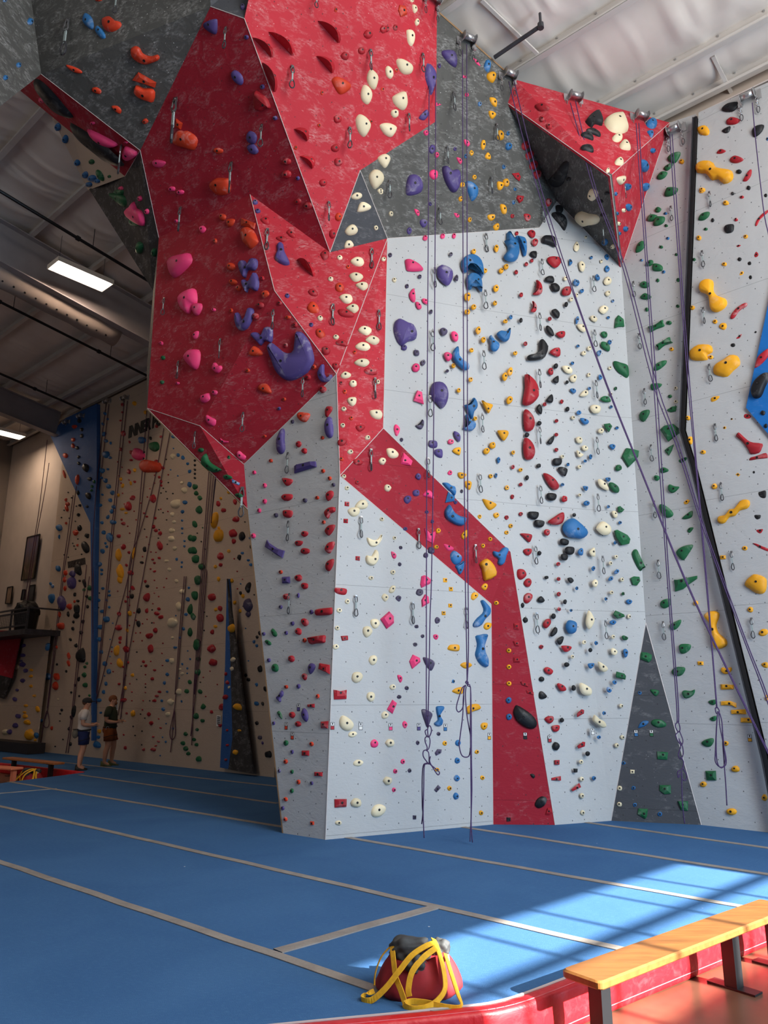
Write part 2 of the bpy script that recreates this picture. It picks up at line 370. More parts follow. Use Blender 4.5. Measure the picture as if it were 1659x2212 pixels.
# boards that close the tower's sides and top
def strip(wall, name, a, b, off, mat='ply', th=0.02):
    d = Vector(off); n = (b-a).cross(d).normalized()*th
    return mesh(name, [a, b, b+d, a+d, a+n, b+n, b+d+n, a+d+n], [(0, 1, 2, 3), (7, 6, 5, 4), (0, 4, 5, 1), (1, 5, 6, 2), (2, 6, 7, 3), (3, 7, 4, 0)], mat, wall)
bk = D2*1.1 + D1*0.15
for a, b in (('a', 'h'),): strip(wc, 'side_board', g[a]-D1*0.0, g[b], bk)
for a, b in (('h', 'f'),): strip(wc, 'side_board', g[a], g[b], bk)
for a, b in (('gt', 'A'), ('A', 'Bq')): strip(wc, 'top_board', g[a]-UP*0.02, g[b]-UP*0.02, D2*0.5-UP*0.05)
strip(wr, 'top_board', g['Bq']-UP*0.02, g['g0']-UP*0.02, D2*0.4, 'edge_trim'); strip(wr, 'top_board', r2['a']-UP*0.02, r2['h']-UP*0.02, D2*0.4, 'edge_trim')
# thin light trim on the arrises
def trim(keys, r=0.005, wall=None):
    mb = MB()
    for a, b in zip(keys[:-1], keys[1:]): mb.tube([g[a], g[b]], r, 5)
    return mb.build('edge_trim', 'edge_trim', wall or wc)
for ks in (['C', 'm'], ['n', 'd'], ['o', 'c'], ['x', 'm'], ['x', 'n'], ['f', 'g', 'e'], ['F', 'E', 'j'], ['k', 'l', 'd'], ['d', 'e'], ['d', 'c', 'b'], ['n', 'w', 'v', 'u'], ['n', 'o'],
           ['o', 'p', 'q'], ['c', 's', 'r'], ['y', 'z', 'u'], ['z', 'Bq'], ['C', 'D'], ['u', 'Bq'], ['f', 'h'], ['E', 'u1'], ['c1', 'c2'], ['b4', 't', 'b5']): trim(ks)
# ================================================================== back wall, far side
PB = (D2*10.45, D2)
wb = tag(empty('wall_back'), 'long pale climbing wall in the dim far half of the hall', kind='structure')
def fb(x, y, off=0.0): return on(x, y, (D2*(10.45-off), D2))
fwall = [fb(209, 870), fb(340, 806)]
t_top = 10.45
def fz(d1, z, off=0.0): return D1*d1 + D2*(10.45-off) + UP*z
d_r = fb(600, 1685).dot(D1); d_c = fb(205, 1500).dot(D1); d_l = fb(80, 1500).dot(D1)
panel(wb, 'dim pale wall under the lettering', [fz(d_c, 0), fz(12.1, 0), fz(12.1, t_top), fz(d_c, t_top)], 'p_white_far')
panel(wb, 'dim pale wall beside the blue facet', [fz(d_l, 0), fz(d_c, 0), fz(d_c, t_top), fz(d_l, t_top)], 'p_white_far')
bf = [fb(107, 937, .12), fb(142, 903, .12), fb(209, 872, .12), fb(209, 1002, .12), fb(205, 1245, .12), fb(200, 1600, .12), fb(197, 1600, .12), fb(197, 1245, .12), fb(195, 1129, .12), fb(152, 1037, .12)]
panel(wb, 'dim blue facet', bf, 'p_bluefar', thick=0.11)
bs = [fb(490, 1250, .12), fb(497, 1400, .12), fb(502, 1595, .12), fb(493, 1661, .12), fb(475, 1658, .12), fb(486, 1440, .12)]
panel(wb, 'dim blue strip', bs, 'p_bluefar', thick=0.11)
dk = [fb(490, 1250, .3), fb(545, 1662, .2), fb(548, 1672, .2), fb(493, 1662, .14), fb(502, 1595, .14), fb(497, 1400, .14)]
panel(wb, 'dim charcoal wedge', dk, 'p_charcoal', tri=[(0, 1, 5), (1, 2, 4), (2, 3, 4), (1, 4, 5)])
wo = tag(empty('wall_boulder'), 'low bouldering wall with a red and charcoal facet', kind='structure')
panel(wo, 'low bouldering wall', [fb(-40, 1362, .2), fb(50, 1361, .2), fb(109, 1358, .2), fb(79, 1606, .2), fb(-60, 1606, .2)], 'p_white_far')
panel(wo, 'red bouldering facet', [fb(-40, 1361, .5), fb(48, 1363, .32), fb(36, 1412, .4), fb(25, 1465, .4), fb(-40, 1448, .7)], 'p_band', tri=[(0, 1, 2), (0, 2, 3), (0, 3, 4)])
panel(wo, 'charcoal bouldering facet', [fb(-40, 1448, .7), fb(25, 1465, .4), fb(8, 1510, .3), fb(-40, 1490, .3)], 'p_charcoal', tri=[(0, 1, 2), (0, 2, 3)])
# building shell beyond the climbing panels
plain('render_white', rgb(200, 188, 178), 0.9, 0, 0.05, 1.5)
plain('render_grey', rgb(128, 118, 110), 0.9, 0, 0.05, 1.5)
def wallbox(name, label, c0, c1, z0, z1, n, th, mat):
    a, b = Vector(c0), Vector(c1); n = Vector(n)*th
    vs = [a+UP*z0, b+UP*z0, b+UP*z1, a+UP*z1]; vs += [v+n for v in vs]
    o = mesh(name, vs, [(0, 1, 2, 3), (7, 6, 5, 4), (0, 4, 5, 1), (1, 5, 6, 2), (2, 6, 7, 3), (3, 7, 4, 0)], mat)
    return tag(o, label, kind='structure')
wallbox('wall_far', 'plain white rendered wall behind the climbing panels', B(28.5, 10.75), B(-6.2, 10.75), -0.3, 11.0, D2, 0.2, 'render_white')
wallbox('wall_left', 'plain wall closing the far end of the hall', B(28.0, 10.8), B(28.0, -9.2), -0.3, 13.9, D1, 0.2, 'render_grey')
wallbox('wall_rear', 'plain wall behind the viewer', B(28.2, -9.0), B(-6.2, -9.0), -0.3, 13.9, -D2, 0.2, 'render_grey')
# window wall: one opening with glazing bars, solid above and below
WL2 = 3.72
def wsk(d2): return -0.11*(d2-6.0)
ww = MB(); wn = D1*(-0.2)
def wbox(d2a, d2b, z0, z1, mbx=ww, dep=0.2, d1=WIN_D1):
    mbx.bar(B(d1-dep/2+wsk(d2a), d2a, (z0+z1)/2), B(d1-dep/2+wsk(d2b), d2b, (z0+z1)/2), dep, z1-z0)
HEAD = (3.45-WIN_D1)*0.5; JAMB = 7.97; SILL = 3.72
wbox(-9.2, WL2, -0.3, 13.9); wbox(JAMB, 10.9, -0.3, 13.9); wbox(WL2, JAMB, HEAD, 13.9); wbox(WL2, JAMB, -0.3, SILL)
tag(ww.build('wall_window', 'render_grey'), 'wall with a wide glazed opening letting in the sun', kind='structure')
wf = MB()
d2 = JAMB-0.8
while d2 > WL2: wf.bar(B(WIN_D1-0.05+wsk(d2), d2, SILL), B(WIN_D1-0.05+wsk(d2), d2, HEAD), 0.05, 0.05, D2); d2 -= 0.8
z = HEAD-0.47
while z > SILL: wbox(WL2, JAMB, z-0.035, z+0.035, wf, 0.05); z -= 0.9
o = wf.build('window_1', 'dark_steel'); tag(o, 'grid of dark glazing bars in the big window', kind='structure')
# ================================================================== floor, mat
def conc():
    m, nt, b = newmat('concrete'); b.inputs['Roughness'].default_value = 0.32
    tc = N(nt, 'ShaderNodeTexCoord').outputs['Object']
    n = noise(nt, tc, 0.9, 6, 1.2); n2 = noise(nt, tc, 5, 6, 0.8)
    c = mixc(nt, ramp(nt, n, 0.3, 0.7), rgb(122, 88, 68), rgb(92, 64, 50)); c = mixc(nt, math_(nt, 'MULTIPLY', ramp(nt, n2, 0.5, 0.8), 0.4), c, rgb(66, 48, 40))
    L(nt, c, b.inputs['Base Color'])
conc()
o = mesh('floor', [B(28.2, 10.9, -0.22), B(28.2, -9.1, -0.22), B(-6.2, -9.1, -0.22), B(-6.2, 10.9, -0.22), B(28.2, 10.9, -0.5), B(28.2, -9.1, -0.5), B(-6.2, -9.1, -0.5), B(-6.2, 10.9, -0.5)],
         [(0, 1, 2, 3), (7, 6, 5, 4), (0, 4, 5, 1), (1, 5, 6, 2), (2, 6, 7, 3), (3, 7, 4, 0)], 'concrete'); tag(o, 'polished brown concrete floor', kind='structure')
def carpet():
    m, nt, b = newmat('carpet'); b.inputs['Roughness'].default_value = 0.95; b.inputs['Specular IOR Level'].default_value = 0.1
    tc = N(nt, 'ShaderNodeTexCoord').outputs['Object']
    n = noise(nt, tc, 0.8, 5, 0.8); f = noise(nt, mapping(nt, tc, (1, 3, 1), (0, 0, A1)), 26, 4, 0.4); f2 = noise(nt, tc, 140, 2)
    c = mixc(nt, ramp(nt, n, 0.25, 0.75), rgb(58, 98, 146), rgb(70, 112, 160))
    c = mixc(nt, math_(nt, 'MULTIPLY', ramp(nt, f, 0.5, 0.72), 0.28), c, rgb(90, 134, 182))
    c = mixc(nt, math_(nt, 'MULTIPLY', ramp(nt, f2, 0.45, 0.75), 0.18), c, rgb(48, 84, 134))
    sp = N(nt, 'ShaderNodeTexVoronoi'); sp.inputs['Scale'].default_value = 2.6; L(nt, tc, sp.inputs['Vector'])
    k = math_(nt, 'MULTIPLY', math_(nt, 'LESS_THAN', sp.outputs['Distance'], 0.022), ramp(nt, n, 0.52, 0.56))
    c = mixc(nt, k, c, (0.75, 0.76, 0.78)); L(nt, c, b.inputs['Base Color'])
    bump(nt, b, f2, 0.35, 0.006)
carpet()
m1 = gr(1100, 2166); m0 = gr(600, 2222); mR = gr(1659, 2003); n1 = gr(187, 1668); n2 = gr(0, 1692); n3 = gr(0, 1648)
edge = [n3+(n3-n1)*1.6, n1, n2+(n2-n1)*2.6]
pz = [gr(x, y) for x, y in ((700, 2212), (975, 2185), (1100, 2166), (1235, 2117))]; mR = gr(1632, 2058, -0.22) - Vector((0.045, -0.05, 0)); mR.z = 0
mQ = gr(1336, 2183, -0.22) - Vector((0.045, -0.05, 0)); mQ.z = 0
near = [pz[0]+(pz[0]-pz[1])*3.2, pz[0]+(pz[0]-pz[1])*0.8, pz[0], pz[1], pz[2], pz[3], mQ, mR, mR+(mR-mQ)*1.6, mR+(mR-mQ)*2.3]
outline = edge + near
lastp = near[-1]
outline += [B(lastp.dot(D1), 10.7), B(24.5, 10.7)]
mat_root = tag(empty('crash_mat'), 'blue carpeted crash mat with grey tape lines and red padded edge', 'gym mat')
nv = len(outline); vs = [p.copy() for p in outline]
for v in vs: v.z = 0.0
bv = [Vector((v.x, v.y, -0.22)) for v in vs]
bm = bmesh.new(); tv = [bm.verts.new(v) for v in vs]; bv_ = [bm.verts.new(v) for v in bv]
ft = bm.faces.new(tv)
for i in range(nv): bm.faces.new((tv[i], bv_[i], bv_[(i+1) % nv], tv[(i+1) % nv]))
bmesh.ops.recalc_face_normals(bm, faces=bm.faces); bmesh.ops.triangulate(bm, faces=[ft])
me = bpy.data.meshes.new('carpet_top'); bm.to_mesh(me); bm.free(); me.materials.append(MATS['carpet']); link(bpy.data.objects.new('carpet_top', me), mat_root)
def vinyl():
    m, nt, b = newmat('red_vinyl'); b.inputs['Roughness'].default_value = 0.45
    tc = N(nt, 'ShaderNodeTexCoord').outputs['Object']
    n = noise(nt, tc, 3, 5, 1.5); n2 = noise(nt, tc, 14, 4, 0.6)
    c = mixc(nt, ramp(nt, n2, 0.5, 0.85), rgb(204, 22, 34), rgb(220, 62, 68)); L(nt, c, b.inputs['Base Color']); bump(nt, b, n, 0.35, 0.04)
vinyl()
def edge_pad(path, name, outward):
    # padded vinyl roll with rounded shoulder and a seam line, swept along the mat's edge
    prof = [(-0.03, 0.003), (0.0, 0.008), (0.04, 0.008), (0.052, 0.005), (0.062, -0.004), (0.067, -0.016), (0.069, -0.05), (0.074, -0.13), (0.07, -0.19), (0.064, -0.212), (0.05, -0.219), (-0.03, -0.219)]
    path = [Vector((p.x, p.y, 0)) for p in catmull(path, 6)]; vsx = []; fs = []; np_ = len(prof)
    for i, p in enumerate(path):
        t = (path[min(i+1, len(path)-1)]-path[max(i-1, 0)]).normalized(); nn = Vector((t.y, -t.x, 0))*outward
        for x, zz in prof: vsx.append(p+nn*x+UP*zz)
    for i in range(len(path)-1):
        for k in range(np_): fs.append((i*np_+k, i*np_+(k+1) % np_, (i+1)*np_+(k+1) % np_, (i+1)*np_+k))
    bm = bmesh.new(); bvx = [bm.verts.new(v) for v in vsx]
    for f in fs: bm.faces.new([bvx[i] for i in f])
    bm.faces.new([bvx[k] for k in range(np_)]); bm.faces.new([bvx[(len(path)-1)*np_+k] for k in range(np_)])
    bmesh.ops.recalc_face_normals(bm, faces=bm.faces)
    me = bpy.data.meshes.new(name); bm.to_mesh(me); bm.free(); me.materials.append(MATS['red_vinyl'])
    for p in me.polygons: p.use_smooth = True
    o = link(bpy.data.objects.new(name, me), mat_root); o['label'] = 'glossy red vinyl edge padding'; return o
p1 = edge_pad(near, 'edge_padding', 1); p2 = edge_pad(edge[:2]+[], 'edge_padding', 1) if False else edge_pad([edge[0], edge[0].lerp(edge[1], .5), edge[1].lerp(edge[0], 0.01)], 'edge_padding', 1)
mb = MB()
pp = [Vector((p.x, p.y, 0)) for p in catmull(near, 6)]
for i in range(len(pp)-1):
    t = (pp[i+1]-pp[i]).normalized(); nn = Vector((t.y, -t.x, 0))
    mb.bar(pp[i]-nn*0.035+UP*0.004, pp[i+1]-nn*0.035+UP*0.004, 0.014, 0.01)
mb.build('binding_strip', plain('binding', rgb(196, 186, 186), 0.7), mat_root)
mb = MB()
for i in range(len(pp)-1):
    t = (pp[i+1]-pp[i]).normalized(); nn = Vector((t.y, -t.x, 0))
    mb.tube([pp[i]+nn*0.0715-UP*0.175, pp[i+1]+nn*0.0715-UP*0.175], 0.003, 4)
    mb.tube([pp[i]+nn*0.046+UP*0.008, pp[i+1]+nn*0.046+UP*0.008], 0.002, 4)
mb.build('welt', plain('welt', rgb(226, 120, 128), 0.5), mat_root)
def tape_mat():
    m, nt, b = newmat('tape'); b.inputs['Roughness'].default_value = 0.7
    tc = N(nt, 'ShaderNodeTexCoord').outputs['Object']; n = noise(nt, tc, 4, 5, 0.8); n2 = noise(nt, tc, 60, 3)
    c = mixc(nt, ramp(nt, n, 0.3, 0.7), rgb(132, 126, 122), rgb(160, 154, 148)); c = mixc(nt, math_(nt, 'MULTIPLY', ramp(nt, n2, 0.5, 0.8), 0.3), c, rgb(104, 100, 98)); L(nt, c, b.inputs['Base Color'])
tape_mat()
for (x0, y0, x1, y1) in ((-40, 1849, 965, 2189), (-40, 1733, 1345, 2052), (20, 1689, 612, 1787), (748, 1809, 1700, 1976), (172, 1674, 600, 1736), (1000, 1787, 1720, 1899), (1266, 1777, 1720, 1841),
                         (600, 2056, 945, 1959), (118, 1645, 415, 1679), (415, 1679, 600, 1699), (-20, 1716, 122, 1704)):
    a, b = gr(x0, y0), gr(x1, y1); n = int((b-a).length/0.5)+2; wd = 0.085 if y0 not in (1716,) else 0.05
    dz = 0.0
    if x0 in (600, -20): dz = 0.003
    if x0 == 600: wd = 0.10
    vsx = []; fs = []; t = (b-a).normalized(); sd = Vector((t.y, -t.x, 0))
    for i in range(n):
        p = a.lerp(b, i/(n-1)); wob = 0.006*math.sin(i*2.3)
        vsx += [p+sd*(wd/2+wob)+UP*0.001, p+sd*(wd/2+wob)+UP*(0.006+dz), p-sd*(wd/2-wob)+UP*(0.006+dz), p-sd*(wd/2-wob)+UP*0.001]
    for i in range(n-1):
        for k in range(3): fs.append((i*4+k, i*4+k+1, i*4+5+k, i*4+4+k))
    mesh('tape_strip', vsx, fs, 'tape', mat_root)
# ================================================================== ceiling
CS = 0.14; CZ = 10.8
def zc(d2): return CZ + CS*(10.46-d2)
def fabric():
    m, nt, b = newmat('insulation'); b.inputs['Roughness'].default_value = 0.55
    tc = N(nt, 'ShaderNodeTexCoord').outputs['Object']
    n = noise(nt, mapping(nt, tc, (1, 1, 1), (0, 0, -A1)), 1.2, 3)
    L(nt, mixc(nt, ramp(nt, n, 0.3, 0.7), rgb(224, 216, 208), rgb(236, 230, 224)), b.inputs['Base Color'])
fabric()
root_c = tag(empty('ceiling'), 'white insulated roof lining between steel purlins', kind='structure')
PUR = [10.62, 9.88, 8.53, 7.12] + [7.12-1.4*i for i in range(1, 12)]
random.seed(11)
for i in range(len(PUR)-1):
    a, b = PUR[i], PUR[i+1]; NU, NV = 620, 9; vsx = []; fs = []
    kinks = [(random.uniform(-6.5, 28), random.uniform(0.045, 0.11), random.uniform(0.008, 0.03), random.uniform(-0.3, 0.3)) for _ in range(120)]
    ka = np.array(kinks)
    for iu in range(NU+1):
        d1 = -6.3 + 34.5*iu/NU
        for iv in range(NV+1):
            t = iv/NV; d2 = a+(b-a)*t
            sag = 0.10*math.sin(math.pi*t)
            e = np.exp(-((d1+ka[:, 3]*math.sin(math.pi*t)-ka[:, 0])/ka[:, 1])**2)*ka[:, 2]
            vsx.append(B(d1, d2, zc(d2) + 0.12 - sag - float(e.sum())*(0.4+0.6*math.sin(math.pi*t))))
    for iu in range(NU):
        for iv in range(NV):
            k = iu*(NV+1)+iv; fs.append((k, k+1, k+NV+2, k+NV+1))
    mesh('insulation_sheet', vsx, fs, 'insulation', root_c, smooth=True)
mesh('roof_deck', [B(d1_, d2_, zc(d2_)+0.3+dz) for dz in (0, 0.1) for d1_, d2_ in ((-6.4, 11), (28.4, 11), (28.4, -9.2), (-6.4, -9.2))],
     [(0, 1, 2, 3), (7, 6, 5, 4), (0, 4, 5, 1), (1, 5, 6, 2), (2, 6, 7, 3), (3, 7, 4, 0)], 'render_grey', root_c)
plain('white_steel', rgb(206, 202, 198), 0.5, 0.0, 0.06, 2)
for d2 in PUR:
    mb = MB(); z = zc(d2)
    mb.bar(B(-6.2, d2, z+0.02), B(28, d2, z+0.02), 0.012, 0.26); mb.bar(B(-6.2, d2-0.045, z-0.105), B(28, d2-0.045, z-0.105), 0.10, 0.012); mb.bar(B(-6.2, d2+0.045, z+0.145), B(28, d2+0.045, z+0.145), 0.10, 0.012)
    mb.bar(B(-6.2, d2-0.09, z-0.085), B(28, d2-0.09, z-0.085), 0.01, 0.045)
    pu = mb.build('purlin', 'white_steel', root_c)
for d2 in PUR[:5]:
    mb = MB()
    d1 = 0.3
    while d1 < 8: mb.cyl(B(d1, d2-0.006, zc(d2)+0.09), B(d1, d2-0.02, zc(d2)+0.09), 0.014, 8); d1 += 0.62
    mb.build('purlin_bolts', 'steel', root_c)['kind'] = 'stuff'
def rafter(d1, d2a, d2b, drop=0.95, w=0.28):
    mb = MB()
    za, zb = zc(d2a), zc(d2b)
    mb.bar(B(d1, d2a, za-0.12-drop/2), B(d1, d2b, zb-0.12-drop/2), 0.02, drop)
    mb.bar(B(d1, d2a, za-0.12-drop), B(d1, d2b, zb-0.12-drop), w, 0.025); mb.bar(B(d1, d2a, za-0.13), B(d1, d2b, zb-0.13), w, 0.025)
    mb.build('rafter', plain('rafter_steel', rgb(150, 144, 146), 0.6, 0, 0.08, 2), root_c)
def ceil_d1(x, y, off):
    n = Vector((D2.x*CS, D2.y*CS, 1)); a = Vector((0, 0, CZ+CS*10.46-off)); return on(x, y, (a, n))
rf1 = ceil_d1(160, 657, 1.07).dot(D1); rf2 = ceil_d1(100, 938, 1.0).dot(D1)
rafter(rf1, -8.8, 10.3); rafter(rf2, -8.8, 10.3, 0.8)
# bracing rods, sprinkler stub by the roof edge
mb = MB(); a = ceil_d1(1068, 124, 0.4); b = ceil_d1(1168, 56, 0.35)
mb.tube([a, b], 0.03, 8); mb.tube([b, b+UP*0.22], 0.02, 8); mb.cyl(b-UP*0.04, b+UP*0.04, 0.045, 8)
sp = mb.build('sprinkler_pipe', 'dark_steel'); tag(sp, 'short black sprinkler pipe stub under the white roof lining', 'pipe', 'black sprinkler pipes')
for (x0, y0, x1, y1) in ((1040, 0, 1168, 123), (1540, 122, 1580, 200)):
    mb = MB(); mb.bar(ceil_d1(x0, y0, -0.02), ceil_d1(x1, y1, 0.08), 0.05, 0.03); mb.build('flange_brace', 'white_steel', root_c)
for i, (x0, y0, x1, y1) in enumerate(((0, 413, 304, 568), (0, 652, 322, 778), (0, 807, 207, 877))):
    a = ceil_d1(x0, y0, 0.45); dd = a.dot(D1)
    mb = MB(); p0 = B(dd, -8.5, zc(-8.5)-0.45); p1_ = B(dd, 10.2, zc(10.2)-0.45); mb.tube([p0, p1_], 0.035, 8)
    for q in range(7): mb.cyl(p0.lerp(p1_, 0.08+q*0.14), p0.lerp(p1_, 0.084+q*0.14), 0.055, 8); c = p0.lerp(p1_, 0.1+q*0.14); mb.tube([c, c+UP*0.45], 0.008, 4)
    tag(mb.build('sprinkler_pipe', 'channel_black', smooth=False), ['black sprinkler pipe high above the lit lamp, nearest the arch', 'black sprinkler pipe running just past the fabric air duct', 'black sprinkler pipe that meets the top of the blue facet'][i], 'pipe', 'black sprinkler pipes')
# perforated fabric duct
da = ceil_d1(130, 662, 1.1); dd = da.dot(D1)
duct = tag(empty('air_duct'), 'grey fabric air duct with a row of holes', 'air duct')
mb = MB(); pts = []; rs = []
d_end = ceil_d1(272, 714, 1.1).dot(D2)
for q in range(60):
    d2 = -8 + (d_end+8)*q/59; pts.append(B(dd, d2, zc(d2)-1.1)); rs.append(0.27+0.012*math.sin(q*1.7)+0.006*math.sin(q*4.1))
mb.tube(pts, rs, 20); mb.build('duct_skin', plain('duct_fabric', rgb(150, 138, 132), 0.8, 0, 0.08, 3), duct, True)
mb = MB()
for q in range(48):
    d2 = d_end-0.35-q*0.24; c = B(dd, d2, zc(d2)-1.1); dirn = (-D1*0.62-UP*0.78).normalized(); mb.cyl(c+dirn*0.255, c+dirn*0.285, 0.022, 8)
mb.build('vent_holes', 'bolt', duct)['kind'] = 'stuff'
# high-bay lamps
def emit(name, c, s):
    m, nt, b = newmat(name); b.inputs['Base Color'].default_value = (*c, 1); b.inputs['Emission Color'].default_value = (*c, 1); b.inputs['Emission Strength'].default_value = s; return m
emit('tube_glow', (1.0, 0.86, 0.74), 14).cycles.emission_sampling = 'NONE'
def lamp(label, pc, hang=0.75):
    n = Vector((D2.x*CS, D2.y*CS, 1)); root = tag(empty('high_bay_light', pc), label, 'ceiling light', 'high bay lights')
    M = Matrix((D2, D1, UP)).transposed()
    def P(x, y, z): return M @ Vector((x, y, z))
    mb = MB(); mb.box((0, 0, 0.09), (1.25, 0.5, 0.02), None); mb.v = [tuple(P(*v)) for v in mb.v]
    mb2 = MB()
    for s in (-1, 1): mb2.box((0, s*0.25, 0.04), (1.25, 0.015, 0.10)); mb2.box((s*0.625, 0, 0.04), (0.015, 0.515, 0.10))
    mb2.v = [tuple(P(*v)) for v in mb2.v]
    mb.add(mb2.v, mb2.f); mb.build('housing', plain('lamp_white', rgb(230, 226, 216), 0.4), root)
    for t in range(4):
        m3 = MB(); y = -0.18+t*0.12; m3.tube([P(-0.58, y, 0.045), P(0.58, y, 0.045)], 0.03, 8); m3.build('tube', 'tube_glow', root)
    for s in (-1, 1):
        m4 = MB(); m4.tube([P(s*0.5, 0, 0.1), P(s*0.5, 0, hang)], 0.005, 4); m4.build('hanger', 'dark_steel', root)
    l = bpy.data.lights.new('lamp_glow', 'AREA'); l.shape = 'RECTANGLE'; l.size = 1.2; l.size_y = 0.45; l.energy = 78; l.color = (1.0, 0.72, 0.50)
    lo = bpy.data.objects.new('lamp_glow', l); COL.objects.link(lo); lo.parent = root; lo.location = (0, 0, -0.02); lo.visible_camera = False
    lo.rotation_euler = (0, 0, math.atan2(D2.y, D2.x))
    return root
lp = ceil_d1(175, 597, 0.85); lamp('glowing high bay lamp hanging beside the big steel rafter', lp)
lp2 = ceil_d1(8, 936, 0.85); lamp('glowing high bay lamp near the blue climbing facet', lp2)

